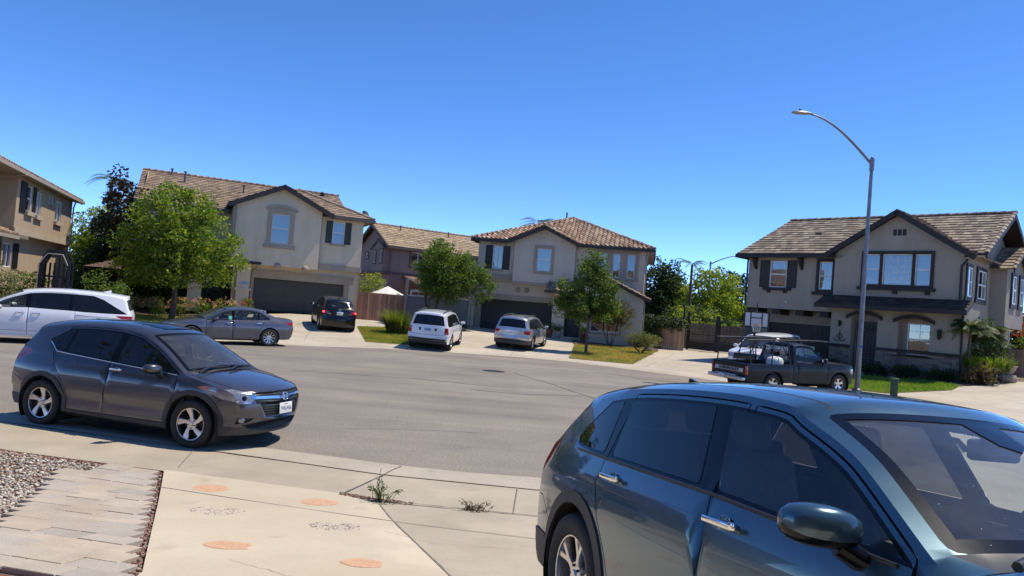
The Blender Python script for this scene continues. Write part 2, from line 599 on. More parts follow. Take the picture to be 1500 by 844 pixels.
def text_geo(s, size, ext=0.0, shear=0., bold=0.0, sx=1.0):
    cu = bpy.data.curves.new('lettering', 'FONT')
    cu.body = s; cu.size = size; cu.align_x = 'CENTER'; cu.align_y = 'CENTER'; cu.extrude = ext; cu.offset = bold; cu.shear = shear
    cu.resolution_u = 3
    o = bpy.data.objects.new('lettering', cu); COL.objects.link(o)
    dg = bpy.context.evaluated_depsgraph_get()
    me = o.evaluated_get(dg).to_mesh()
    V = [Vector((v.co.x * sx, v.co.y, v.co.z)) for v in me.vertices]; F = [tuple(p.vertices) for p in me.polygons]
    o.evaluated_get(dg).to_mesh_clear()
    bpy.data.objects.remove(o); bpy.data.curves.remove(cu)
    return V, F

def frameM(o, xdir, updir):
    """matrix: local x -> xdir, local y -> updir, z -> out"""
    x = Vector(xdir).normalized(); u = Vector(updir); u = (u - x * u.dot(x)).normalized(); z = x.cross(u)
    M = Matrix((x, u, z)).transposed().to_4x4(); M.translation = Vector(o)
    return M

def plate(parent, o, xdir, updir, text, mats, w=.305, h=.155, color='plate', ink='plate_ink'):
    M = frameM(o, xdir, updir)
    b = MB(); b.rbox((0, 0, 0), (w, h, .008), .012, 0, M)
    p = b.build('license_plate', mats[color], parent)
    V, F = text_geo(text, h * .52, .0008, sx=.82)
    k = MB(); k.add([M @ Vector((v.x, v.y - .008, v.z + .0052)) for v in V], F)
    k.build('plate_lettering', mats[ink], p)
    V, F = text_geo('California', h * .16, .0006)
    k = MB(); k.add([M @ Vector((v.x, v.y + h * .36, v.z + .0052)) for v in V], F)
    k.build('plate_heading', mats['plate_red'], p)
    return p

def seat(parent, x, y, z, m, scale=1., bench=0):
    w = .50 if not bench else bench
    b = MB()
    b.rbox((x + .02, y, z), (.52, w, .16), .06)
    Mb = Matrix.Translation((x - .24, y, z + .05)) @ Matrix.Rotation(R(-14), 4, 'Y')
    b.rbox((0, 0, .30), (.15, w * .96, .62), .06, 0, Mb)
    n = 1 if not bench else 3
    for k in range(n):
        yy = 0 if n == 1 else (k - 1) * w / 3
        b.rbox((.0, yy, .71), (.10, .27, .18), .05, 0, Mb)
    return b.build('seat', m, parent)
# ------------------------------------------------------------------ vehicles
GL_DARK = None
def car_mats():
    m = {}
    m['rubber'] = plain('tyre rubber', (.018, .018, .019), .75, var=.25, nscale=9)
    m['rim'] = plain('machined alloy', (.62, .61, .60), .28, 1.0, var=.10, nscale=14)
    m['disc'] = plain('dark brake disc', (.03, .03, .032), .5, .6)  # one dark metal tone over the whole disc
    m['dark'] = plain('black plastic', (.018, .018, .02), .45, var=.2, nscale=20)
    m['clad'] = plain('grey grained cladding', (.045, .045, .047), .62, var=.15, nscale=30, bump=.15, bscale=300)
    m['gloss'] = plain('gloss black trim', (.005, .005, .006), .16, spec=.3, var=0)
    m['chrome'] = plain('chrome', (.80, .80, .82), .10, 1.0, var=0)
    m['plate'] = plain('plate white', (.75, .75, .73), .35, var=.06)
    m['plate_ink'] = plain('plate navy ink', (.02, .03, .12), .5, var=0)
    m['plate_red'] = plain('plate red ink', (.45, .03, .04), .5, var=0)
    m['plate_blue'] = plain('plate pale blue', (.30, .42, .62), .35, var=.06)
    m['red'] = plain('red lamp lens', (.32, .006, .010), .12, coat=.8, var=.25, nscale=25)
    m['amber'] = plain('amber lens', (.65, .16, .02), .15, coat=.7, var=.1)
    m['clear'] = plain('clear lamp lens', (.30, .31, .33), .12, .45, coat=.8, var=.25, nscale=16)
    m['cabin'] = plain('cabin grey', (.12, .125, .125), .8, var=.2, nscale=6)
    m['seatm'] = plain('seat cloth', (.26, .26, .265), .9, var=.2, nscale=12, bump=.2, bscale=200)
    m['under'] = plain('underbody black', (.012, .012, .012), .9, var=.2)
    m['glassd'] = glass('privacy glass', (.05, .055, .06), add=.0)
    m['glassm'] = glass('tinted glass', (.72, .76, .75), add=.0)
    m['glassc'] = glass('windscreen glass', (.86, .92, .90), dust=.055, add=.03)
    return m

def cyl_y(mb, x, z, y0, y1, r, n=24, a0=0, a1=360):
    vs = []; P = circ(x, z, r, a0, a1, n); k = len(P)
    for yy in (y0, y1): vs += [(p[0], yy, p[1]) for p in P]
    fs = [(i, i + 1, k + i + 1, k + i) for i in range(k - 1)]
    if a1 - a0 == 360: fs.append((k - 1, 0, k, 2 * k - 1))
    mb.add(vs, fs, 0, None, True)

def vehicle(sp):
    M = CM
    root = thing(sp['name'], sp['label'], sp['cat'], sp['loc'], rot=sp.get('rot') or (0, 0, R(sp['rz'])))
    sh = Shell(sp['cen'], sp['edge'], sp['plan'], sp['inset'], sp['belt'], sp['tum'], sp.get('a', .45), sp.get('seg', .06))
    step = sp.get('step', .08)
    N = sp['nodes']
    xf, xr, rad = sp['xf'], sp['xr'], sp['rad']
    body = sp['paint']
    flank, top = [], []
    Ra = sp.get('arch', rad + .065)
    for xw in (xf, xr):
        flank.append(('none', archpoly(xw, rad, Ra)))
    for nm, P in sp.get('cut', ()): flank.append((nm, P))
    for nm, P in sp['glass']: flank.append((nm, P))
    for P in sp.get('pillars', ()): flank.append(('pillar_trim', P))
    gap = sp.get('gap', .009)
    for nm, P in sp['doors']:
        L = P + [P[0]]
        flank.append(('none', offpoly(P, -gap / 2)) if False else ('gapmark', strip(L, gap)))
    for nm, P in sp.get('lamps', ()): flank.append((nm, P))
    if sp.get('trim'): flank.append(('window_trim', sp['trim']))
    if sp.get('chromeline'): flank.append(('chrome_strip', sp['chromeline']))
    if sp.get('clad'):
        for xw in (xf, xr): flank.append(('cladding', archpoly(xw, rad, Ra + sp['clad'])))
        for P in sp.get('cladpoly', ()): flank.append(('cladding', P))
    for P in sp.get('creases', ()): flank.append(('+crease', P))
    for nm, P in sp['doors']: flank.append((nm, P))
    for P in sp.get('seams', ()): flank.append(('gapmark', strip(P, gap)))
    # top chart
    T = sp['top'](sh)
    reg_off = {'windscreen': -.004, 'rear_window': -.004, 'window': -.006, 'window_trim': -.003, 'pillar_trim': -.002, 'gapmark': -.02, 'cladding': .010,
               'chrome_strip': .006, 'grille': -.03, 'lower_grille': -.03, 'recess': -.03}
    reg_off.update(sp.get('off', {}))
    reg = sh.make(flank, T, step, reg_off)
    gl = {'window': sp.get('gside', 'glassd')}
    for k in list(reg):
        base = k.split('.')[0]; VF = reg[k]
        b2 = base.rstrip('0123456789_')
        if base == 'body': continue
        if base == 'gapmark':
            panel(VF, 'shut_line', M['under'], root, 0); continue
        if base == 'crease': continue
        if base.startswith('window_trim') or base.startswith('pillar_trim'):
            panel(VF, 'window_trim' if base.startswith('window') else 'pillar_trim', sp.get('trimm', M['gloss']), root, .012); continue
        if base.startswith('window'):
            o = panel(VF, 'window', M[sp.get('gmap', {}).get(base, gl['window'])], root, 0); continue
        if base in ('windscreen', 'rear_window'):
            panel(VF, base, M[sp.get('gmap', {}).get(base, 'glassc' if base == 'windscreen' else 'glassd')], root, 0); continue
        if base.startswith('door'):
            o = panel(VF, 'door', body, root, .03)
            h = sp.get('handles', {}).get(base)
            if h:
                sg = -1 if k.endswith('R') else 1
                x, z = h[:2]; L = h[2] if len(h) > 2 else .20
                n = sh.siden(x, z, sg); tx = (sh.side(x + .1, z, sg) - sh.side(x - .1, z, sg)).normalized()
                Mx = frameM(sh.side(x, z, sg) + n * .026, tx * (-sg), Vector((0, 0, 1)))
                if sg > 0: Mx = frameM(sh.side(x, z, sg) + n * .026, -tx, Vector((0, 0, 1)))
                hb = MB(); hb.rbox((0, 0, 0), (L, .030, .018), .009, 0, Mx, 3)
                for d in (-1, 1): hb.rbox((d * (L / 2 - .018), 0, -.014), (.032, .026, .034), .007, 0, Mx)
                if not sp.get('lite'):
                    hb.rbox((L / 2 * sg * -1, .006, .002), (.045, .034, .018), .008, 0, Mx)
                hb.build('handle', sp.get('handlem', body), o, sharp=40)
                if not sp.get('lite'):
                    rc = MB(); rc.lathe([(0, .002), (.040, .004), (.047, .0015), (.048, -.004)], 20, frameM(sh.side(x + .02 , z - .004, sg) + n * .001, tx * (-sg), Vector((0, 0, 1))))
                    rc.build('handle_cup', body, o)
            continue
        mm = {'cladding': M['clad'], 'chrome_strip': M['chrome'], 'grille': M['dark'], 'lower_grille': M['dark'], 'recess': M['dark'], 'tail_lamp': M['red'], 'head_lamp': M['clear'],
              'indicator': M['amber'], 'cowl': M['dark'], 'frit': M['gloss'], 'rear_frit': M['gloss'], 'bumper_trim': M['clad'], 'side_moulding': M['dark'], 'sunroof': M['gloss'], 'skid_plate': M['rim'], 'tailgate': body, 'bonnet': body,
              'rear_bumper': body, 'reverse_lamp': M['clear'], 'tail_panel': M['chrome'], 'roof_band': M['dark'], 'bed_opening': M['dark'], 'banner': M['plate']}
        mm.update(sp.get('mats', {}))
        nm = base
        panel(VF, nm, mm.get(base, body), root, .015)
    bd = panel(reg['body'], 'body', body, root, .03)
    # wheels
    yt = sp['track'] / 2
    for i, (xw, sg) in enumerate(((xf, -1), (xf, 1), (xr, -1), (xr, 1))):
        wheel(root, xw, sg * yt, rad, sp['rim'], sp.get('tw', .21), sp.get('style', 'y'), {**M, **sp.get('wm', {})}, sp.get('spokes', 5), ang=.3 + i * .5 + sp.get('wang', 0), lite=sp.get('lite', False))
    # underbody and wheel wells
    ub = MB()
    xa, xb = sp['ends']
    yb = sp['track'] / 2 - .12; zf = sp.get('floor', .26)
    Wm = smooth1(sp['plan'], 0)
    ub.bb(xr + Ra, xf - Ra, -Wm + .10, Wm - .10, zf, zf + .05)
    ub.bb(xa + .34, xr - Ra, -.5, .5, zf + .04, zf + .10)
    ub.bb(xf + Ra, xb - .32, -.5, .5, zf + .02, zf + .08)
    ub.bb(xr - Ra, xr + Ra, -.35, .35, zf + .06, zf + .12); ub.bb(xf - Ra, xf + Ra, -.35, .35, zf + .06, zf + .12)
    for xw in (xf, xr):
        for sg in (-1, 1):
            y1 = sg * (sh.Y(xw, rad + Ra * .7) - .012); y0 = sg * .32
            cyl_y(ub, xw, rad, y0, y1, Ra + .004, 20, -35, 215)
            P = circ(xw, rad, Ra, -35, 215, 20)
            ub.add([(p[0], y0, p[1]) for p in P], [list(range(len(P)))])
    ub.tube([(xr, -yt, rad), (xr, yt, rad)], .045, 8); ub.tube([(xf, -yt, rad), (xf, yt, rad)], .04, 8)
    if sp.get('exhaust'): ub.tube([(xa + .5, sp['exhaust'], zf + .02), (xa + .02, sp['exhaust'], zf + .02)], .035, 10)
    ub.build('underbody', M['under'], root)
    # cabin
    wb = sp['cen'][N['wb']]; gb = sp['cen'][N['gb']]
    zb = lerp1(sp['belt'], 0)
    x0c, x1c = sp['cabin']
    cb = MB()
    Wc = Wm - .13
    cb.bb(x0c, x1c, -Wc, Wc, zf + .06, zf + .12)
    for sg in (-1, 1):
        pts = []
        for i in range(9):
            x = x0c + (x1c - x0c) * i / 8
            pts.append((x, sg * (sh.Y(x, lerp1(sp['belt'], x) - .05) - .09), lerp1(sp['belt'], x) - .05))
        vs = [p for p in pts] + [(p[0], p[1] - sg * .03, zf + .1) for p in pts] + [(p[0], p[1] + sg * .07, p[2] + .015) for p in pts]
        n = len(pts)
        cb.add(vs, [(i, i + 1, n + i + 1, n + i) for i in range(n - 1)] + [(i, i + 1, 2 * n + i + 1, 2 * n + i) for i in range(n - 1)])
    cb.bb(x0c - .02, x0c + .02, -Wc, Wc, zf + .1, zb - .06)
    cb.build('cabin_floor', M['cabin'], root)
    da = MB()
    xd = x1c
    yd = Wc - .05
    dz = zb - .015
    prof = [(xd + .0, zf + .1), (xd - .38, zf + .25), (xd - .46, dz - .12), (xd - .42, dz - .02), (xd - .30, dz + .01), (xd + .0, dz - .01), (xd + .14, dz - .03), (xd + .14, zf + .3)]
    n = len(prof)
    vs = [(x, -yd, z) for x, z in prof] + [(x, yd, z) for x, z in prof]
    da.add(vs, [(i, (i + 1) % n, n + (i + 1) % n, n + i) for i in range(n)] + [list(range(n)), list(range(2 * n - 1, n - 1, -1))])
    da.build('dashboard', sp.get('dashm', M['cabin']), root)
    sw = MB()
    ys = .36
    Ms = Matrix.Translation((xd - .56, ys, dz - .02)) @ Matrix.Rotation(R(-65), 4, 'Y')
    ring = [(.185 * cos(2 * pi * k / 24), .185 * sin(2 * pi * k / 24), 0) for k in range(25)]
    sw.tube([Ms @ Vector(p) for p in ring], .016, 8, cap=False)
    sw.rbox((0, 0, -.01), (.16, .13, .05), .03, 0, Ms)
    for a in (0, 125, 235): sw.tube([Ms @ Vector((0, 0, 0)), Ms @ Vector((.185 * cos(R(a + 180)), .185 * sin(R(a + 180)), 0))], .018, 6)
    sw.tube([Ms @ Vector((0, 0, 0)), Ms @ Vector((0, 0, -.3))], .03, 8)
    sw.build('steering_wheel', M['dark'], root)
    zs = zf + .30 + sp.get('seatup', 0)
    xs = xd - 1.12
    for y in (-.37, .37): seat(root, xs, y, zs, sp.get('seatm', M['seatm']))
    for k, xx in enumerate(sp.get('benches', (xs - .92,))): seat(root, xx, 0, zs + .03 * (k + 1), sp.get('seatm', M['seatm']), bench=1.25)
    # mirrors
    mx, mz = sp['mirror'][:2]; ms = sp['mirror'][2] if len(sp['mirror']) > 2 else 1.
    for sg in (-1, 1):
        y = sg * (sh.Y(mx, mz - .02))
        mr = MB()
        sec = []
        nseg = 12 if sp.get('lite') else 28
        # lofted housing from the inner end outwards
        L = [(0, .50, .60, .02), (.03, .78, .84, .012), (.09, .98, 1.0, .0), (.15, 1.0, .98, -.006), (.205, .84, .82, -.012), (.232, .5, .5, -.018), (.238, .12, .12, -.02)]
        vs = []; nl = len(L)
        for d, sx, sz, dx in L:
            for k in range(nseg):
                a = 2 * pi * k / nseg
                ex = cos(a); ez = sin(a)
                px = (abs(ex) ** .75) * (1 if ex > 0 else -1) * .085 * sx * (1 if ex > 0 else .62); pz = (abs(ez) ** .8) * (1 if ez > 0 else -1) * .078 * sz * (1 if ez > 0 else .95)
                vs.append(Vector((mx + (px + dx - d * .22) * ms, y + sg * (.055 + d) * ms, mz + (pz + .02 + d * .04) * ms)))
        fsu, fsl = [], []
        for i in range(nl - 1):
            for k in range(nseg):
                k2 = (k + 1) % nseg
                f = (i * nseg + k, i * nseg + k2, (i + 1) * nseg + k2, (i + 1) * nseg + k)
                f = f if sg > 0 else f[::-1]
                a = 2 * pi * (k + .5) / nseg
                (fsu if sin(a) > -.34 else fsl).append(f)
        caps = [tuple(range(nseg)), tuple(range((nl - 1) * nseg, nl * nseg))]
        mr.add(vs, fsu + caps, 0, None, True)
        mo = mr.build('mirror', sp.get('mirrorm', body), root, sharp=50)
        lw = MB(); lw.add(vs, fsl, 0, None, True)
        arm = [(mx + .06 * ms, y - sg * .03, mz - .10 * ms), (mx + .03 * ms, y + sg * .03, mz - .075 * ms), (mx + .0 * ms, y + sg * .10 * ms, mz - .035 * ms)]
        lw.tube(arm, [.05 * ms, .045 * ms, .04 * ms], 8)
        lw.build('mirror_base', M['gloss' if not sp.get('lite') else 'dark'], mo)
        mg = MB(); mg.lathe([(0, 0), (.065 * ms, 0), (.067 * ms, -.006)], 14, frameM((mx - .052 * ms - .03, y + sg * .165 * ms, mz + .025), (0, 1, 0), (0, 0, 1)))
        mg.build('mirror_glass', M['chrome'], mo)
    # wipers
    if sp.get('wipers', True) and not sp.get('lite'):
        for (y0, y1) in ((.05, .55), (-.55, .02)):
            wv = MB()
            Sa = sh.S_of(N['wb'] + .06); Sb = sh.S_of(N['wb'] + .14)
            P = []
            for k in range(9):
                t = k / 8; Sv = Sa + (Sb - Sa) * t; y = y0 + (y1 - y0) * t; q = y / sh._at(Sv)[4] * sh.QW
                P.append(sh.top(Sv, q) + sh.topn(Sv, q) * .022)
            wv.tube(P, .010, 6); 
            wv.tube([P[0] + Vector((.10, -.18, -.02)), P[2] + Vector((.02, -.05, .02)), P[4] + Vector((0, 0, .012))], [.016, .013, .009], 6)
            wv.build('wiper', M['dark'], root)
    root['_sh'] = 0
    del root['_sh']
    if sp.get('extra'): sp['extra'](root, sh, M)
    return root, sh

def clip_half(P, a, b):
    """keep the part of polygon P on the left of line a->b"""
    out = []
    n = len(P)
    f = lambda p: (b[0] - a[0]) * (p[1] - a[1]) - (b[1] - a[1]) * (p[0] - a[0])
    for i in range(n):
        p, q = P[i], P[(i + 1) % n]
        dp, dq = f(p), f(q)
        if dp >= 0: out.append(p)
        if dp * dq < 0:
            t = dp / (dp - dq); out.append((p[0] + (q[0] - p[0]) * t, p[1] + (q[1] - p[1]) * t))
    return out

def clean(P, eps=.004):
    out = []
    for p in P:
        if not out or hypot(p[0] - out[-1][0], p[1] - out[-1][1]) > eps: out.append(p)
    if len(out) > 1 and hypot(out[0][0] - out[-1][0], out[0][1] - out[-1][1]) < eps: out.pop()
    return out

def auto_side(sp):
    """window openings, trim and door outlines from the roof edge, the belt and the cut lines"""
    sh = Shell(sp['cen'], sp['edge'], sp['plan'], sp['inset'], sp['belt'], sp['tum'], sp.get('a', .45), sp.get('seg', .06))
    N = sp['nodes']; d = sp.get('dlo_d', .05)
    lo = sp.get('dlo_lo', .012)
    E = [p for p, i in zip(sh.E, sh.idx) if N['wb'] - .05 <= i <= N['gb'] - .2]
    xb = sp['xback']
    ch = []
    for i, p in enumerate(E):
        a = Vector(E[max(0, i - 1)]); b = Vector(E[min(len(E) - 1, i + 1)])
        t = (b - a).normalized(); n = Vector((-t.y, t.x))       # travelling rearwards: inside is below
        if n.y > 0: n = -n
        q = Vector(p) + n * d
        if q.x >= xb and q.y > lerp1(sp['belt'], q.x) + lo: ch.append((q.x, q.y))
    belt = lambda x: lerp1(sp['belt'], x) + lo
    xs0 = ch[0][0]
    poly = list(ch) + [tuple(p) for p in sp.get('rear_pts', ())]
    xl = poly[-1][0]
    k = 12
    zl = poly[-1][1]
    for i in range(1, k + 1):
        x = xl + (xs0 + .02 - xl) * i / k
        poly.append((x, belt(x)))
    poly = clean(poly)
    sp['trim'] = poly
    cuts = sp['cuts']                  # list of (xtop, xbot, halfwidth) from front to rear
    panes = []
    for i in range(len(cuts) + 1):
        P = poly
        if i > 0:
            xt, xq, hw = cuts[i - 1]
            P = clip_half(P, (xq - hw, .9), (xt - hw, 1.6))      # keep x smaller
        if i < len(cuts):
            xt, xq, hw = cuts[i]
            P = clip_half(P, (xt + hw, 1.6), (xq + hw, .9))
        P = clean(P)
        if len(P) > 2: panes.append(('window%d' % i, roundpoly(offpoly(P, sp.get('seal', .016)), .03, 3)))
    sp['glass'] = panes
    doors = []
    up = offpoly(poly, -.022)
    for nm, front, rear, zb in sp['doorcuts']:
        # front / rear: polylines from the belt downwards ; upper part follows the window opening
        xf0, xr0 = front[0][0], rear[0][0]
        n = len(up)
        top = [p for p in up if p[1] > belt(p[0]) + .03 and xr0 + .01 < p[0] < xf0 - .0]
        top = sorted(top, key=lambda p: -p[0])
        P = list(reversed(front)) + top + list(rear)
        doors.append((nm, clean(P, .006)))
    sp['doors'] = doors
    return sp



def both(fn, P):
    return [fn(P), fn([(-p[0], p[1]) for p in P])]
CM = car_mats()
def screen_regions(sh, N, rw=.90, wbo=.10, wto=-.10, frit=.055, rg=.86, gto=.18, gbo=-.12):
    wb, wt, gt, gb = N['wb'], N['wt'], N['gt'], N['gb']
    L = []
    def band(a, b, r0, r1, k=10):
        P = []
        for j in range(k + 1): P.append(sh.tp(a, -r0 + 2 * r0 * j / k))
        for j in range(1, 6): P.append(sh.tp(a + (b - a) * j / 6, r0 + (r1 - r0) * j / 6))
        for j in range(k + 1): P.append(sh.tp(b, r1 - 2 * r1 * j / k))
        for j in range(1, 6): P.append(sh.tp(b + (a - b) * j / 6, -(r1 + (r0 - r1) * j / 6)))
        return roundpoly(P, .05, 3)
    W = band(wb + wbo, wt + wto, rw, rw - .02)
    L.append(('windscreen', offpoly(W, frit))); L.append(('frit', W))
    G = band(gt + gto, gb + gbo, rg - .04, rg)
    L.append(('rear_window', offpoly(G, .04))); L.append(('rear_frit', G))
    return L, W, G

def crv_top(sh):
    N = CRV['nodes']
    L, W, G = screen_regions(sh, N, rw=.93, wbo=.12, wto=.05, frit=.05)
    T = []
    sensor = [sh.tp(10.0, -.16), sh.tp(10.0, .16), sh.tp(9.45, .10), sh.tp(9.35, 0), sh.tp(9.45, -.10)]
    T.append(('frit', sensor))
    T += L
    T.append(('cowl', [sh.tp(7.1, -.84), sh.tp(7.1, .84), sh.tp(8.12, .93), sh.tp(8.12, -.93)]))
    T.append(('gapmark', strip([sh.tp(7.0, -.93 + 1.86 * j / 12) for j in range(13)], .01)))
    for sg in (-1, 1):
        T.append(('roof_band', strip([sh.tp(10.3 + 5.4 * j / 14, sg * .86) for j in range(15)], .014)))
        T.append(('gapmark', strip([sh.tp(i, sg * r) for i, r in ((4.1, .80), (5, .86), (6, .90), (7, .93))], .010)))
    T.append(('gapmark', strip([sh.tp(4.05, -.80 + 1.6 * j / 10) for j in range(11)], .010)))
    for P in both(lambda P: sh.yz(P, 2, 4.6), [(.45, .74), (.80, .80), (.80, .90), (.42, .83)]): T.append(('head_lamp', P))
    T.append(('grille', sh.yz([(-.62, .80), (-.58, .52), (.58, .52), (.62, .80)], 1, 4)))
    T.append(('lower_grille', sh.yz([(-.7, .40), (-.6, .28), (.6, .28), (.7, .40)], 0, 3)))
    for P in both(lambda P: sh.yz(P, 17.2, 20.9), [(.62, .86), (.90, .84), (.90, 1.20), (.70, 1.20), (.72, 1.02)]): T.append(('tail_lamp', P))
    T.append(('bumper_trim', [sh.tp(22.0, -1), sh.tp(22.0, 1), sh.tp(23, 1), sh.tp(23, -1)]))
    for z in (.735,): T.append(('gapmark', strip(sh.yz([(-.88 + 1.76 * j / 10, z) for j in range(11)], 19, 22), .010)))
    return T

CRV = dict(name='parked_car', label='dark teal suv on the near driveway with chrome door handles and big mirror', cat='car',
    xf=1.35, xr=-1.35, rad=.365, rim=.235, tw=.23, arch=.425, clad=.075, dlo_d=.055, a=.5, nodes=dict(wb=8, wt=10, gt=17, gb=18),
    doorcuts=[('door_front', [(1.05, 1.04), (1.06, .7), (1.02, .44), (.95, .34)], [(0.0, 1.07), (.02, .7), (.0, .34)], .34),
              ('door_rear', [(-.012, 1.07), (.008, .7), (-.012, .34)], [(-1.12, 1.11), (-1.10, .95), (-1.0, .78), (-.88, .62), (-.80, .46), (-.78, .34)], .34)],
    cladpoly=[[(-.95, .10), (.95, .10), (.95, .34), (-.95, .34)], [(-2.3, .2), (-1.7, .2), (-1.85, .5), (-2.3, .5)], [(2.3, .15), (1.7, .15), (1.85, .38), (2.3, .38)]],
    lamps=[('tail_lamp', [(-2.4, .86), (-2.12, .88), (-2.00, 1.12), (-1.99, 1.20), (-2.4, 1.22)]), ('head_lamp', [(1.68, .86), (2.1, .76), (2.1, .90), (1.90, .91), (1.6, .93)])],
    seams=[[(-2.3, .735), (-2.0, .735), (-1.80, .60)]],
    handles=dict(door_front=(.14, .965, .215), door_rear=(-.93, .995, .215)), cabin=(-1.9, 1.12), ends=(-2.41, 2.28), step=.055, seg=.05,
    gmap=dict(window0='glassm', window1='glassr', window2='glassd'), top=crv_top, loc=(0, 0, 0), rz=0, style='y', spokes=5, floor=.24, benches=(-.95,), seatup=.06, gap=.008)
def _low(P, k=.87, z0=1.08): return [(x, z if z < z0 else z0 + (z - z0) * k) for x, z in P]
CRV['cen'] = _low([(2.14, .22), (2.26, .40), (2.285, .60), (2.27, .78), (2.20, .93), (2.02, .99), (1.60, 1.06), (1.26, 1.09), (1.20, 1.095), (.88, 1.36), (.55, 1.585), (.44, 1.625), (0, 1.675), (-.55, 1.69), (-1.10, 1.675), (-1.60, 1.635), (-1.94, 1.595), (-1.95, 1.565), (-2.20, 1.16), (-2.28, 1.0), (-2.29, .80), (-2.35, .70), (-2.35, .45), (-2.26, .28)])
CRV['edge'] = _low([(1.93, .22), (2.02, .40), (2.03, .60), (2.0, .78), (1.90, .90), (1.74, .95), (1.40, 1.0), (1.19, 1.03), (1.12, 1.05), (.70, 1.345), (.37, 1.515), (.24, 1.55), (-.15, 1.59), (-.62, 1.60), (-1.10, 1.585), (-1.52, 1.535), (-1.82, 1.475), (-1.84, 1.44), (-2.06, 1.14), (-2.13, 1.0), (-2.12, .80), (-2.14, .70), (-2.12, .45), (-2.06, .28)])
CRV['plan'] = [(-2.4, .76), (-2.2, .815), (-1.9, .870), (-1.35, .912), (-.6, .930), (.5, .933), (1.2, .928), (1.6, .905), (1.85, .865), (2.05, .79)]
CRV['belt'] = [(-2.2, 1.10), (-1.6, 1.10), (0, 1.065), (1.2, 1.005)]
CRV['inset'] = [(.2, .06), (.32, .022), (.45, .010), (.62, .006), (.80, .006), (.90, .016), (.96, .034), (1.02, .062), (1.08, .085), (1.12, .100)]
CRV['tum'] = .42
CRV['track'] = 1.58
CRV['xback'] = -1.40
CRV['rear_pts'] = [(-1.50, 1.345), (-1.62, 1.24), (-1.665, 1.175), (-1.63, 1.14), (-1.55, 1.118)]
CRV['mirror'] = (.83, 1.075, .93)
CRV['rot'] = tuple((Matrix.Rotation(R(-71.8), 3, 'Z') @ Matrix.Rotation(R(-6.0), 3, 'Y') @ Matrix.Rotation(R(-3.0), 3, 'X')).to_euler())
CRV['loc'] = (1.75, 3.28, .435)
def crv_extra(root, sh, M):
    b = MB()
    S0 = sh.S_of(9.42); p = sh.top(S0, 0); p = p + Vector((-.09, 0, -.02))
    b.rbox(p, (.035, .27, .085), .03)
    b.build('rear_view_mirror', M['dark'], root, sharp=40)
    # shark fin
    S1 = sh.S_of(14.7); p = sh.top(S1, 0)
    f = MB()
    prof = [(.10, 0, .034), (.02, .035, .026), (-.06, .062, .016), (-.085, .064, .012), (-.10, 0, .028)]
    vs = []
    for x, z, w in prof: vs += [p + Vector((x, -w * .5, z)), p + Vector((x, w * .5, z))]
    vs += [p + Vector((.10, -.03, -.01)), p + Vector((.10, .03, -.01)), p + Vector((-.10, -.03, -.01)), p + Vector((-.10, .03, -.01))]
    n = len(prof)
    fs = [(2 * i, 2 * i + 2, 2 * i + 3, 2 * i + 1) for i in range(n - 1)] + [[2 * i for i in range(n)], [2 * i + 1 for i in range(n)][::-1]]
    f.add(vs, fs); f.build('antenna_fin', M['gloss'], root, sharp=50)
    # roof spoiler lip
    # belt moulding under the windows
    for sg in (-1, 1):
        m = MB(); P = []
        for k in range(25):
            x = 1.0 - (1.0 + 1.56) * k / 24; z = lerp1(CRV['belt'], x) + .004
            n = sh.siden(x, z, sg); P.append(sh.side(x, z, sg) + n * .004)
        m.tube(P, .0075, 6); m.build('belt_moulding', M['dark'], root)
    # specks of dust on the windscreen
    random.seed(5)
    d = MB()
    for k in range(60):
        i = random.uniform(8.2, 9.9); r = random.uniform(-.85, .85)
        Sv, q = sh.tp(i, r); c = sh.top(Sv, q); n = sh.topn(Sv, q); rr = random.uniform(.0006, .0018)
        u = n.orthogonal().normalized(); w = n.cross(u); c = c + n * .0005
        d.add([c + (u * cos(t) + w * sin(t)) * rr * random.uniform(.6, 1.2) for t in [2 * pi * j / 6 for j in range(6)]], [list(range(6))])
    d.build('dust_specks', M['plate'], root)
CRV['extra'] = crv_extra
CRV['cen'][10] = (.55, 1.500); CRV['edge'][10] = (.37, 1.44)
for _i, (_x, _z) in {16: (-1.84, 1.53), 17: (-1.86, 1.50)}.items(): CRV['cen'][_i] = (_x, _z)
for _i, (_x, _z) in {15: (-1.46, 1.478), 16: (-1.73, 1.43), 17: (-1.755, 1.40)}.items(): CRV['edge'][_i] = (_x, _z)
CRV['cuts'] = [(-.24, .0, .055), (-1.20, -1.09, .045)]
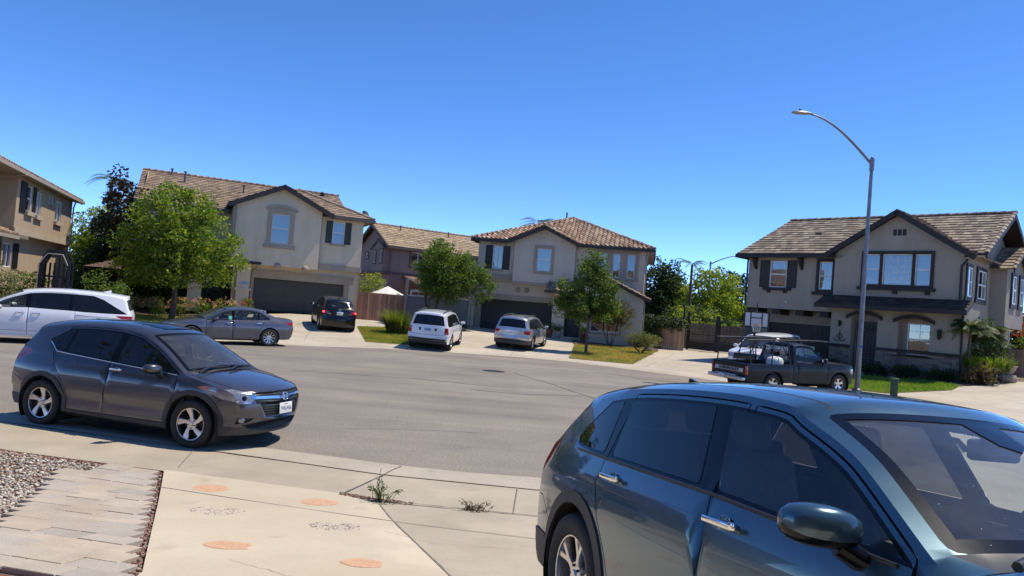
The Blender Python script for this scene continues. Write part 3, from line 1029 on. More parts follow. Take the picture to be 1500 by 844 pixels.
# --- charcoal crossover parked at the near kerb -------------------------------------------------
def hrv_top(sh):
    N = HRV['nodes']; T = []
    L, W, G = screen_regions(sh, N, rw=.93, wbo=.10, wto=-.02, frit=.05)
    T += L
    T.append(('sunroof', roundpoly([sh.tp(11.0, -.55), sh.tp(11.0, .55), sh.tp(12.6, .55), sh.tp(12.6, -.55)], .05)))
    T.append(('cowl', [sh.tp(7.1, -.84), sh.tp(7.1, .84), sh.tp(8.12, .93), sh.tp(8.12, -.93)]))
    for sg in (-1, 1):
        T.append(('roof_band', strip([sh.tp(10.3 + 5.0 * j / 14, sg * .84) for j in range(15)], .014)))
        T.append(('gapmark', strip([sh.tp(i, sg * r) for i, r in ((4.2, .62), (4.6, .80), (5, .86), (6, .90), (7, .93))], .010)))
    T.append(('gapmark', strip([sh.tp(4.2, -.62 + 1.24 * j / 10) for j in range(11)], .010)))
    z = sh.yz
    T.append(('chrome_bar', z([(-.60, .79), (-.56, .725), (0, .705), (.56, .725), (.60, .79), (.54, .79), (.50, .76), (0, .745), (-.50, .76), (-.54, .79)], 1, 4.6)))
    T.append(('grille', z([(-.56, .80), (-.52, .66), (.52, .66), (.56, .80), (0, .81)], 1, 4.6)))
    T.append(('lower_grille', z([(-.46, .66), (-.36, .47), (.36, .47), (.46, .66)], 1, 4)))
    T.append(('lower_grille', z([(-.66, .37), (-.50, .30), (.50, .30), (.66, .37), (.50, .40), (-.50, .40)], 0, 3)))
    for P in both(lambda P: z(P, 1, 4.8), [(.50, .765), (.60, .66), (.78, .66), (.93, .68), (.93, .90), (.72, .86)]): T.append(('head_lamp', P))
    for P in both(lambda P: z(P, 0, 3), [(.52, .46), (.60, .40), (.90, .38), (.90, .47)]): T.append(('recess', P))
    T.append(('bumper_trim', [sh.tp(0, -1), sh.tp(0, 1), sh.tp(.75, 1), sh.tp(.75, -1)]))
    for P in both(lambda P: z(P, 17.2, 20.9), [(.55, .96), (.90, .88), (.90, 1.12), (.70, 1.10)]): T.append(('tail_lamp', P))
    T.append(('bumper_trim', [sh.tp(21.6, -1), sh.tp(21.6, 1), sh.tp(23, 1), sh.tp(23, -1)]))
    return T

def hrv_extra(root, sh, M):
    plate(root, (2.205, 0, .575), (0, 1, 0), (-.08, 0, 1), '7VKU456', M)
    # badge in the grille: an upright letter in a rounded frame
    S, q = sh.yz([(0, .735)], 1, 4.6)[0]; p = sh.top(S, q) + sh.topn(S, q) * .012
    Mx = frameM(p, (0, 1, 0), (-.25, 0, 1))
    b = MB()
    ring = [(.052, .050), (-.052, .050), (-.062, 0), (-.048, -.050), (.048, -.050), (.062, 0)]
    ring = roundpoly(ring, .03, 4)
    b.tube([Mx @ Vector((x, y, 0)) for x, y in ring + ring[:1]], .007, 6, cap=False)
    for sx in (-1, 1): b.tube([Mx @ Vector((sx * .022, -.044, 0)), Mx @ Vector((sx * .034, .044, 0))], .009, 6)
    b.tube([Mx @ Vector((-.028, .0, 0)), Mx @ Vector((.028, .0, 0))], .008, 6)
    b.build('badge', M['chrome'], root)
    # slats of the lower grille
    s = MB()
    for k in range(5):
        z = .485 + k * .035; P = []
        for j in range(11):
            y = -.40 + .8 * j / 10; S, q = sh.yz([(y, z)], 1, 4)[0]
            P.append(sh.top(S, q) - sh.topn(S, q) * .015)
        s.tube(P, .006, 6)
    s.build('grille_slats', M['dark'], root)
    for sg in (-1, 1):
        S, q = sh.yz([(sg * .66, .43)], 0, 3)[0]; p = sh.top(S, q); n = sh.topn(S, q)
        f = MB(); f.lathe([(0, -.002), (.035, -.006), (.045, -.012), (.05, -.03)], 18, frameM(p - n * .004, n.cross(Vector((0, 0, 1))), (0, 0, 1)) if False else Matrix.Translation(p - n * .006) @ n.to_track_quat('Z', 'Y').to_matrix().to_4x4())
        f.build('fog_lamp', M['clear'], root)
        # lamp bowl detail inside the head lamp cover
        S, q = sh.yz([(sg * .66, .735)], 1, 4.8)[0]; p = sh.top(S, q); n = sh.topn(S, q)
        f = MB(); f.lathe([(0, .004), (.028, .004), (.034, .0), (.045, -.004)], 18, Matrix.Translation(p + n * .001) @ n.to_track_quat('Z', 'Y').to_matrix().to_4x4())
        f.build('lamp_lens', M['gloss'], root)
    for sg in (-1, 1):
        m = MB(); P = []
        for k in range(25):
            x = 1.0 - (1.0 + 1.18) * k / 24; z = lerp1(HRV['belt'], x) + .006
            P.append(sh.side(x, z, sg) + sh.siden(x, z, sg) * .004)
        for x, z in ((-1.26, 1.145), (-1.37, 1.22)): P.append(sh.side(x, z, sg) + sh.siden(x, z, sg) * .004)
        m.tube(P, .007, 6); m.build('belt_moulding', M['chrome'], root)

HRV = dict(name='parked_car', label='charcoal grey small crossover with five spoke wheels parked along the near kerb', cat='car',
    cen=[(2.06, .22), (2.16, .38), (2.19, .52), (2.185, .66), (2.13, .80), (1.98, .875), (1.60, .965), (1.27, 1.02), (1.22, 1.03), (.80, 1.30), (.42, 1.50), (.30, 1.535), (-.05, 1.59), (-.5, 1.605), (-1.0, 1.59), (-1.45, 1.55), (-1.80, 1.495), (-1.81, 1.46), (-1.98, 1.15), (-2.05, .98), (-2.06, .80), (-2.105, .68), (-2.10, .42), (-2.0, .27)],
    edge=[(1.80, .22), (1.90, .38), (1.93, .52), (1.92, .66), (1.86, .79), (1.70, .85), (1.40, .92), (1.16, .965), (1.10, .985), (.62, 1.265), (.24, 1.43), (.12, 1.465), (-.2, 1.505), (-.6, 1.51), (-1.0, 1.49), (-1.4, 1.445), (-1.70, 1.385), (-1.72, 1.35), (-1.88, 1.10), (-1.94, .98), (-1.94, .80), (-1.96, .68), (-1.94, .42), (-1.86, .27)],
    plan=[(-2.1, .76), (-1.9, .815), (-1.6, .862), (-1.2, .882), (-.3, .886), (.6, .886), (1.2, .882), (1.5, .862), (1.75, .815), (1.92, .745)],
    inset=[(.2, .055), (.30, .030), (.42, .030), (.50, .032), (.545, .006), (.70, .002), (.82, .008), (.90, .028), (.96, .055), (1.03, .082), (1.10, .100)],
    belt=[(-1.9, 1.13), (-1.2, 1.085), (0, 1.01), (1.15, .95)], tum=.42, a=.5,
    nodes=dict(wb=8, wt=10, gt=17, gb=18), xf=1.305, xr=-1.305, rad=.332, rim=.222, tw=.215, track=1.54, arch=.395, clad=.07,
    xback=-1.12, rear_pts=[(-1.26, 1.33), (-1.40, 1.255), (-1.385, 1.225), (-1.25, 1.13)], dlo_d=.05, cuts=[(-.10, -.17, .05), (-.98, -1.06, .014)],
    doorcuts=[('door_front', [(1.0, .955), (1.0, .7), (.95, .42), (.88, .30)], [(-.17, 1.02), (-.17, .6), (-.19, .30)], .3),
              ('door_rear', [(-.182, 1.02), (-.182, .6), (-.202, .30)], [(-1.24, 1.08), (-1.16, .92), (-1.0, .76), (-.88, .58), (-.80, .42), (-.78, .30)], .3)],
    cladpoly=[[(-.92, .10), (.92, .10), (.92, .30), (-.92, .30)], [(-2.2, .2), (-1.6, .2), (-1.7, .42), (-2.2, .42)], [(2.2, .15), (1.6, .15), (1.72, .34), (2.2, .34)]],
    lamps=[('tail_lamp', [(-2.2, .88), (-1.92, .90), (-1.66, 1.03), (-1.70, 1.09), (-2.2, 1.10)]), ('indicator', [(1.36, .845), (1.52, .80), (1.56, .86), (1.46, .868)]), ('head_lamp', [(1.50, .80), (1.75, .71), (2.1, .66), (2.1, .82), (1.80, .84), (1.5, .87)])],
    seams=[[(-2.2, .70), (-1.93, .70), (-1.72, .62)], [(1.62, .60), (1.72, .70)], [(-.9, .64), (-1.6, .95)] if False else [(1.93, .55), (1.9, .55)]],
    handles=dict(door_front=(-.03, .93, .19)), mirror=(.72, 1.0, .92), cabin=(-1.6, 1.08), ends=(-2.1, 2.18), step=.055, seg=.05,
    top=hrv_top, loc=(-5.25, 10.80, .0), rz=-15.5, style='swirl', spokes=5, floor=.20, benches=(-.95,), gap=.008, extra=hrv_extra, mats={'chrome_bar': CM['chrome']}, off={'chrome_bar': .004, 'grille': -.015, 'head_lamp': .003})

# --- helpers for the cars farther away ------------------------------------------------------------
def lite(**k):
    d = dict(step=.10, seg=.085, lite=True, gap=.016, wipers=False, a=.5, tum=.40, gmap={}, style='wide')
    d.update(k); return d

def std_top(N, grille=None, heads=None, tails=None, extra=None, rw=.92, rg=.86, wbo=.1, wto=-.02, gto=.18, gbo=-.1, hood=True):
    def f(sh):
        T = []
        if extra: T += extra(sh)
        L, W, G = screen_regions(sh, N, rw=rw, wbo=wbo, wto=wto, frit=.04, rg=rg, gto=gto, gbo=gbo)
        T += L
        wb = N['wb']
        T.append(('cowl', [sh.tp(wb - .8, -.86), sh.tp(wb - .8, .86), sh.tp(wb + .1, .93), sh.tp(wb + .1, -.93)]))
        nt = len(sh.cen)
        if grille: 
            for g in grille: T.append(('grille', sh.yz(g, 0, 5)))
        if heads:
            for P in both(lambda P: sh.yz(P, 0, 5), heads): T.append(('head_lamp', P))
        if tails:
            for nm, t in tails:
                for P in both(lambda P: sh.yz(P, N['gb'] - .9, nt - 1.5), t): T.append((nm, P))
        for sg in (-1, 1):
            T.append(('gapmark', strip([sh.tp(i, sg * r) for i, r in ((4.2, .80), (5, .86), (6, .90), (wb - 1, .93))], .012)))
        return T
    return f
CAMRY = lite(name='parked_car', label='grey four door saloon at the far kerb with a green sticker in its window', cat='car',
    cen=[(2.26, .20), (2.35, .34), (2.37, .48), (2.34, .62), (2.22, .735), (1.98, .80), (1.50, .90), (1.12, .965), (1.06, .975), (.66, 1.20), (.25, 1.375), (.12, 1.40), (-.25, 1.44), (-.6, 1.445), (-.95, 1.42), (-1.35, 1.28), (-1.75, 1.11), (-1.85, 1.085), (-2.2, 1.065), (-2.42, 1.04), (-2.46, .95), (-2.47, .78), (-2.51, .65), (-2.50, .42), (-2.38, .27)],
    edge=[(2.0, .20), (2.10, .34), (2.12, .48), (2.10, .62), (1.98, .72), (1.75, .78), (1.35, .86), (1.02, .915), (.96, .93), (.52, 1.175), (.12, 1.31), (0, 1.335), (-.3, 1.36), (-.6, 1.36), (-.92, 1.33), (-1.30, 1.21), (-1.70, 1.035), (-1.80, 1.01), (-2.1, .985), (-2.28, .96), (-2.31, .90), (-2.31, .78), (-2.33, .65), (-2.30, .42), (-2.2, .27)],
    plan=[(-2.5, .76), (-2.2, .84), (-1.8, .895), (-1.2, .918), (0, .92), (1.0, .915), (1.5, .895), (1.85, .84), (2.1, .75)],
    inset=[(.18, .07), (.28, .03), (.45, .022), (.60, .004), (.75, .008), (.85, .03), (.92, .06), (1.0, .09)],
    belt=[(-1.9, .985), (-1.3, .975), (0, .935), (1.0, .885)], nodes=dict(wb=8, wt=10, gt=14, gb=16), xf=1.412, xr=-1.412, rad=.335, rim=.235, tw=.215, track=1.60, arch=.385,
    xback=-1.0, rear_pts=[(-1.18, 1.19), (-1.40, 1.07), (-1.40, 1.0)], dlo_d=.04, cuts=[(-.06, -.02, .045), (-1.02, -.95, .016)],
    doorcuts=[('door_front', [(.93, .89), (.93, .6), (.88, .24)], [(-.02, .94), (-.02, .6), (-.04, .24)], .3), ('door_rear', [(-.034, .94), (-.034, .6), (-.054, .24)], [(-1.22, .97), (-1.08, .72), (-.92, .45), (-.9, .24)], .3)],
    lamps=[('tail_lamp', [(-2.4, .76), (-2.1, .86), (-2.02, .93), (-2.4, .95)]), ('head_lamp', [(1.6, .66), (2.2, .56), (2.2, .68), (1.85, .75), (1.55, .74)])],
    handles=dict(door_front=(.13, .83, .2), door_rear=(-.98, .86, .2)), mirror=(.66, .95, .9), cabin=(-1.3, .95), ends=(-2.5, 2.36), floor=.19, benches=(-.85,), style='thin', spokes=10,
    top=std_top(dict(wb=8, wt=10, gt=14, gb=16), [[(-.5, .60), (-.6, .34), (.6, .34), (.5, .60)]], [(.5, .66), (.85, .62), (.9, .74), (.6, .73)], [('tail_lamp', [(.45, .93), (.45, .82), (.95, .74), (.95, .95)])], gto=.12, gbo=-.1), gside='glassm', gmap={'rear_window': 'glassm'})

ODY = lite(gap=.010, name='parked_minivan', label='white minivan with dark rear windows parked on the far side of the street', cat='minivan',
    cen=[(2.36, .20), (2.44, .36), (2.47, .52), (2.43, .70), (2.30, .86), (2.1, .95), (1.75, 1.04), (1.45, 1.10), (1.40, 1.11), (.95, 1.38), (.50, 1.61), (.36, 1.65), (-.1, 1.71), (-.7, 1.735), (-1.4, 1.72), (-2.0, 1.685), (-2.42, 1.625), (-2.43, 1.58), (-2.58, 1.15), (-2.63, 1.0), (-2.63, .8), (-2.68, .68), (-2.68, .42), (-2.58, .27)],
    edge=[(2.1, .2), (2.18, .36), (2.2, .52), (2.16, .7), (2.05, .85), (1.88, .92), (1.6, .99), (1.36, 1.04), (1.30, 1.06), (.78, 1.37), (.32, 1.55), (.18, 1.585), (-.2, 1.625), (-.7, 1.64), (-1.4, 1.625), (-1.95, 1.585), (-2.31, 1.52), (-2.32, 1.47), (-2.45, 1.12), (-2.49, 1.0), (-2.49, .8), (-2.52, .68), (-2.5, .42), (-2.42, .27)],
    plan=[(-2.7, .85), (-2.4, .93), (-1.8, .985), (0, .997), (1.2, .99), (1.7, .96), (2.0, .89), (2.2, .80)],
    inset=[(.18, .07), (.28, .03), (.45, .022), (.60, .004), (.80, .006), (.95, .02), (1.03, .05), (1.1, .07)],
    belt=[(-2.6, 1.03), (-1.3, 1.04), (-.9, 1.06), (.3, 1.09), (1.3, 1.03)], tum=.34, nodes=dict(wb=8, wt=10, gt=17, gb=18), xf=1.5, xr=-1.5, rad=.345, rim=.24, tw=.23, track=1.72, arch=.40,
    xback=-1.5, rear_pts=[(-1.75, 1.47), (-2.08, 1.27), (-2.36, 1.11), (-2.44, 1.05)], dlo_d=.05, cuts=[(.24, .20, .05), (-.87, -.9, .03)],
    doorcuts=[('door_front', [(1.22, 1.04), (1.22, .7), (1.12, .28)], [(.20, 1.09), (.20, .6), (.18, .28)], .3), ('door_sliding', [(.186, 1.09), (.186, .6), (.166, .28)], [(-1.02, 1.05), (-1.02, .75), (-.96, .5), (-.95, .28)], .3)],
    lamps=[('tail_lamp', [(-2.7, .80), (-2.36, .86), (-2.12, .98), (-2.2, 1.0), (-2.7, 1.0)]), ('head_lamp', [(1.7, .80), (2.3, .66), (2.3, .82), (1.9, .90)])],
    seams=[[(-1.05, .96), (-1.6, .93), (-2.2, .92)]],
    handles=dict(door_front=(.40, .93, .22), door_sliding=(-.02, .93, .22)), mirror=(.92, 1.06, .95), cabin=(-2.3, 1.25), ends=(-2.68, 2.46), floor=.22, benches=(-.75, -1.6),
    top=std_top(dict(wb=8, wt=10, gt=17, gb=18), [[(-.55, .75), (-.6, .4), (.6, .4), (.55, .75)]], [(.6, .82), (.85, .7), (.95, .82), (.7, .88)], [('tail_lamp', [(.55, .98), (.55, .90), (.98, .80), (.98, 1.0)])]), gmap=dict(window0='glassm'))

RDX = lite(name='parked_car', label='black small suv with lit red tail lamps nosed up to the cream house garage', cat='car',
    cen=[(x, z * 1.035 if z > .9 else z) for x, z in CRV['cen']], edge=[(x, z * 1.035 if z > .9 else z) for x, z in CRV['edge']],
    plan=CRV['plan'], inset=CRV['inset'], belt=[(x, z * 1.035) for x, z in CRV['belt']], nodes=CRV['nodes'], xf=1.35, xr=-1.35, rad=.36, rim=.235, tw=.23, track=1.6, arch=.42,
    xback=-1.40, rear_pts=[(-1.5, 1.33), (-1.6, 1.24), (-1.62, 1.18), (-1.55, 1.17)], dlo_d=.055, cuts=[(-.05, .0, .05), (-1.1, -1.05, .03)],
    doorcuts=[('door_front', [(1.05, 1.06), (1.06, .7), (.95, .3)], [(0.0, 1.1), (.02, .7), (0, .3)], .3), ('door_rear', [(-.02, 1.1), (0, .7), (-.02, .3)], [(-1.12, 1.13), (-1.0, .8), (-.82, .5), (-.8, .3)], .3)],
    lamps=[('tail_lamp', [(-2.4, .90), (-2.1, .92), (-1.95, 1.06), (-2.0, 1.10), (-2.4, 1.10)]), ('head_lamp', [(1.68, .84), (2.1, .72), (2.1, .86), (1.6, .91)])],
    handles=dict(door_front=(.14, .98, .2), door_rear=(-.95, 1.0, .2)), mirror=(.83, 1.1, 1.), cabin=(-1.7, 1.1), ends=(-2.35, 2.27), floor=.24,
    top=std_top(CRV['nodes'], None, [(.45, .74), (.80, .76), (.80, .87), (.42, .83)], [('reverse_lamp', [(.42, .95), (.42, .90), (.58, .90), (.58, .95)]), ('tail_lamp', [(.52, 1.06), (.58, .92), (.95, .90), (.95, 1.10)])]), gside='glassd', gmap={'rear_window': 'glassm'}, clad=.03)

PILOT = lite(name='parked_suv', label='boxy white suv with a blue licence plate parked tail out by the grey sectional fence', cat='suv',
    cen=[(2.2, .26), (2.28, .42), (2.30, .58), (2.27, .78), (2.2, .95), (2.0, 1.02), (1.6, 1.08), (1.28, 1.13), (1.22, 1.14), (.85, 1.42), (.52, 1.66), (.4, 1.70), (0, 1.75), (-.6, 1.77), (-1.3, 1.765), (-2.0, 1.74), (-2.22, 1.71), (-2.23, 1.67), (-2.40, 1.16), (-2.43, 1.0), (-2.44, .78), (-2.475, .70), (-2.475, .48), (-2.38, .34)],
    edge=[(2.0, .26), (2.08, .42), (2.1, .58), (2.08, .78), (2.02, .93), (1.85, .98), (1.5, 1.03), (1.2, 1.07), (1.13, 1.09), (.74, 1.37), (.36, 1.60), (.22, 1.63), (-.1, 1.665), (-.6, 1.68), (-1.3, 1.675), (-1.95, 1.65), (-2.12, 1.62), (-2.13, 1.58), (-2.27, 1.14), (-2.3, 1.0), (-2.3, .78), (-2.33, .7), (-2.32, .48), (-2.25, .34)],
    plan=[(-2.5, .87), (-2.2, .935), (-1.8, .965), (0, .98), (1.2, .975), (1.7, .94), (2.0, .86), (2.2, .8)],
    inset=[(.25, .06), (.35, .03), (.5, .02), (.66, .0), (.80, .006), (.95, .02), (1.03, .045), (1.1, .06)],
    belt=[(-2.4, 1.10), (0, 1.07), (1.2, 1.05)], tum=.27, a=.55, nodes=dict(wb=8, wt=10, gt=17, gb=18), xf=1.35, xr=-1.35, rad=.365, rim=.22, tw=.235, track=1.70, arch=.43,
    xback=-1.93, rear_pts=[(-2.02, 1.5), (-2.09, 1.22), (-2.05, 1.13)], dlo_d=.06, cuts=[(0, .0, .06), (-1.02, -.98, .06)],
    doorcuts=[('door_front', [(1.05, 1.05), (1.06, .7), (.98, .38)], [(0.0, 1.07), (.02, .7), (0, .38)], .3), ('door_rear', [(-.02, 1.07), (0, .7), (-.02, .38)], [(-1.08, 1.08), (-1.0, .8), (-.85, .55), (-.84, .38)], .3)],
    lamps=[('tail_lamp', [(-2.5, .80), (-2.18, .80), (-2.16, 1.08), (-2.5, 1.08)]), ('head_lamp', [(1.75, .80), (2.2, .72), (2.2, .90), (1.75, .92)])],
    handles=dict(door_front=(.14, .95, .2), door_rear=(-.93, .96, .2)), mirror=(.85, 1.12, 1.05), cabin=(-2.1, 1.1), ends=(-2.47, 2.29), floor=.30, benches=(-.85, -1.6), seatup=.05,
    top=std_top(dict(wb=8, wt=10, gt=17, gb=18), [[(-.5, .85), (-.5, .6), (.5, .6), (.5, .85)]], [(.5, .82), (.85, .74), (.9, .9), (.5, .92)], [('tail_lamp', [(.75, 1.08), (.75, .80), (.98, .80), (.98, 1.08)])],
        extra=lambda sh: [('bumper_trim', [sh.tp(22.05, -1), sh.tp(22.05, 1), sh.tp(23, 1), sh.tp(23, -1)]), ('gapmark', strip(sh.yz([(-.85 + 1.7 * j / 8, .745) for j in range(9)], 18.5, 21), .014))], rg=.88, gto=.14, gbo=-.06), cladpoly=[])

HIGH = lite(name='parked_suv', label='silver suv with wraparound red lamps parked in front of the wide dark garage door', cat='suv',
    cen=[(x * .995, z * .965) for x, z in PILOT['cen']], edge=[(x * .99, z * .955) for x, z in PILOT['edge']], plan=[(x, y * .975) for x, y in PILOT['plan']],
    inset=PILOT['inset'], belt=[(-2.4, 1.09), (0, 1.04), (1.2, 1.0)], tum=.34, a=.5, nodes=PILOT['nodes'], xf=1.395, xr=-1.395, rad=.36, rim=.235, tw=.235, track=1.65, arch=.425,
    xback=-1.75, rear_pts=[(-1.92, 1.36), (-2.02, 1.18), (-1.98, 1.12)], dlo_d=.06, cuts=[(-.02, .0, .06), (-1.08, -1.02, .05)],
    doorcuts=[('door_front', [(1.05, 1.0), (1.06, .7), (.98, .34)], [(0.0, 1.04), (.02, .7), (0, .34)], .3), ('door_rear', [(-.02, 1.04), (0, .7), (-.02, .34)], [(-1.12, 1.06), (-1.0, .8), (-.88, .55), (-.86, .34)], .3)],
    lamps=[('tail_lamp', [(-2.5, .82), (-2.2, .84), (-2.0, .98), (-2.03, 1.04), (-2.5, 1.04)]), ('head_lamp', [(1.7, .78), (2.2, .68), (2.2, .84), (1.7, .90)])],
    handles=dict(door_front=(.14, .93, .2), door_rear=(-.96, .95, .2)), mirror=(.85, 1.08, 1.05), cabin=(-2.0, 1.1), ends=(-2.46, 2.28), floor=.27, benches=(-.85, -1.6), gmap=dict(window0='glassm'),
    top=std_top(PILOT['nodes'], None, [(.5, .78), (.85, .7), (.9, .84), (.5, .86)], [('tail_lamp', [(.62, 1.0), (.66, .86), (.98, .82), (.98, 1.04)])],
        extra=lambda sh: [('bumper_trim', [sh.tp(21.6, -1), sh.tp(21.6, 1), sh.tp(23, 1), sh.tp(23, -1)])], rg=.86, gto=.16, gbo=-.12), clad=.001, cladpoly=[[(-2.5, .1), (-1.7, .1), (-1.85, .52), (-2.5, .56)]])

TAHOE = lite(name='parked_suv', label='white older suv facing out of the driveway behind the black pickup', cat='suv',
    cen=[(x + (.35 if x > .3 else 0) * 0, z * 1.0) for x, z in PILOT['cen']], edge=PILOT['edge'], plan=PILOT['plan'], inset=PILOT['inset'], belt=PILOT['belt'], tum=.30, a=.6, nodes=PILOT['nodes'],
    xf=1.35, xr=-1.35, rad=.37, rim=.21, tw=.24, track=1.70, arch=.44, xback=-1.93, rear_pts=[(-2.02, 1.5), (-2.09, 1.22), (-2.05, 1.13)], dlo_d=.06, cuts=[(-.3, -.3, .06)],
    doorcuts=[('door_front', [(1.05, 1.05), (1.06, .7), (.98, .38)], [(-.3, 1.07), (-.3, .7), (-.32, .38)], .3)],
    lamps=[('tail_lamp', [(-2.5, .80), (-2.18, .80), (-2.16, 1.08), (-2.5, 1.08)]), ('head_lamp', [(1.9, .76), (2.2, .74), (2.2, .90), (1.9, .92)])],
    handles=dict(door_front=(-.14, .95, .2)), mirror=(.85, 1.12, 1.05), cabin=(-2.1, 1.1), ends=(-2.47, 2.29), floor=.32, benches=(-.85,), gside='glassd',
    top=std_top(PILOT['nodes'], [[(-.55, .92), (-.55, .66), (.55, .66), (.55, .92)]], [(.56, .90), (.56, .74), (.9, .74), (.9, .9)], [('tail_lamp', [(.75, 1.08), (.75, .80), (.98, .80), (.98, 1.08)])]))

def chevy_extra(root, sh, M):
    b = MB()          # bed interior
    b.bb(-2.52, -.70, -.80, .80, .60, .64)
    for y in (-.80, .80): b.bb(-2.52, -.70, y - .02, y + .02, .62, 1.0)
    b.bb(-.74, -.70, -.80, .80, .62, 1.02); b.bb(-2.54, -2.50, -.80, .80, .62, 1.0)
    for xx in (-1.49,):
        for sg in (-1, 1): b.bb(xx - .42, xx + .42, sg * .62 - .16, sg * .62 + .16, .62, .86)
    b.build('bed_liner', M['dark'], root)
    r = MB()          # rear step bumper
    r.rbox((-2.74, 0, .52), (.18, 1.86, .13), .03); r.rbox((-2.72, 0, .61), (.16, 1.1, .05), .02)
    r.build('rear_bumper', plain('dull chrome', (.50, .51, .53), .28, .9, var=.15), root)
    plate(root, (-2.845, .12, .53), (0, -1, 0), (0, 0, 1), '6K72041', M, w=.30, h=.14)
    # ladder rack over bed and cab
    k = MB(); zt = 1.86
    for sg in (-1, 1):
        y = sg * .82
        k.tube([(-2.55, y, zt), (-.6, y, zt + .02), (.5, y, zt + .03), (1.05, y * .97, zt + .0)], .022, 8)
        for xx, dx in ((-2.45, 0), (-1.55, .12), (-.72, -.10)): k.tube([(xx, sg * .90, 1.02), (xx + dx, y, zt)], .022, 8)
        k.tube([(-2.45, sg * .86, 1.45), (-2.0, y, zt)], .016, 6)
        k.tube([(-.72, sg * .90, 1.05), (-1.15, y, zt)], .016, 6)
    for xx in (-2.5, -1.6, -.7, .3, 1.0): k.tube([(xx, -.82, zt), (xx, .82, zt)], .02, 8)
    for j in range(9): k.tube([(-2.5, -.5 + .125 * j, zt), (-2.5, -.5 + .125 * j, zt + .10)], .008, 5)
    k.tube([(-2.5, -.5, zt + .10), (-2.5, .5, zt + .10)], .014, 6)
    k.build('ladder_rack', M['dark'], root)
    # lettering pressed on the tailgate
    V, F = text_geo('CHEVROLET', .125, .002, bold=.006, sx=1.62)
    S, q = sh.yz([(0, .80)], 22, 24)[0]; p = sh.top(S, q)
    Mx = frameM((-2.662, 0, .80), (0, -1, 0), (0, 0, 1))
    t = MB(); t.add([Mx @ v for v in V], F); t.build('tailgate_lettering', M['dark'], root)
    V, F = text_geo('TROKIANDO', .16, .002, bold=.008, sx=1.22)
    a = sh.top(sh.S_of(15.25), 0); c = sh.top(sh.S_of(15.75), 0)
    Mx = frameM(a * .8 + c * .2 + Vector((-.012, 0, -.0)), (0, -1, 0), a - c)
    t = MB(); t.add([Mx @ v for v in V], F); t.build('window_banner_lettering', M['plate'], root)
def chevy_top(sh):
    N = CHEVY['nodes']
    T = [('none', roundpoly([sh.tp(18.15, -.86), sh.tp(18.15, .86), sh.tp(21.0, .86), sh.tp(21.0, -.86)], .03))]
    L, W, G = screen_regions(sh, N, rw=.92, wbo=.1, wto=-.02, frit=.04, rg=.86, gto=.10, gbo=-.05)
    T += L
    T.append(('cowl', [sh.tp(7.2, -.86), sh.tp(7.2, .86), sh.tp(8.1, .93), sh.tp(8.1, -.93)]))
    T.append(('banner', sh.yz([(-.76, .735), (.76, .735), (.76, .865), (-.76, .865)], 22, 24)))
    T.append(('grille', sh.yz([(-.55, .92), (-.55, .66), (.55, .66), (.55, .92)], 0, 5)))
    for P in both(lambda P: sh.yz(P, 0, 5), [(.58, .90), (.58, .74), (.9, .74), (.9, .9)]): T.append(('head_lamp', P))
    for P in both(lambda P: sh.yz(P, 22, 24), [(.86, .97), (.86, .66), (1.0, .66), (1.0, .97)]): T.append(('tail_lamp', P))
    for sg in (-1, 1): T.append(('gapmark', strip(sh.yz([(sg * .83, .98), (sg * .83, .62)], 22, 24), .014)))
    T.append(('gapmark', strip(sh.yz([(-.83 + .166 * j, .625) for j in range(11)], 22, 24.5), .014)))
    return T
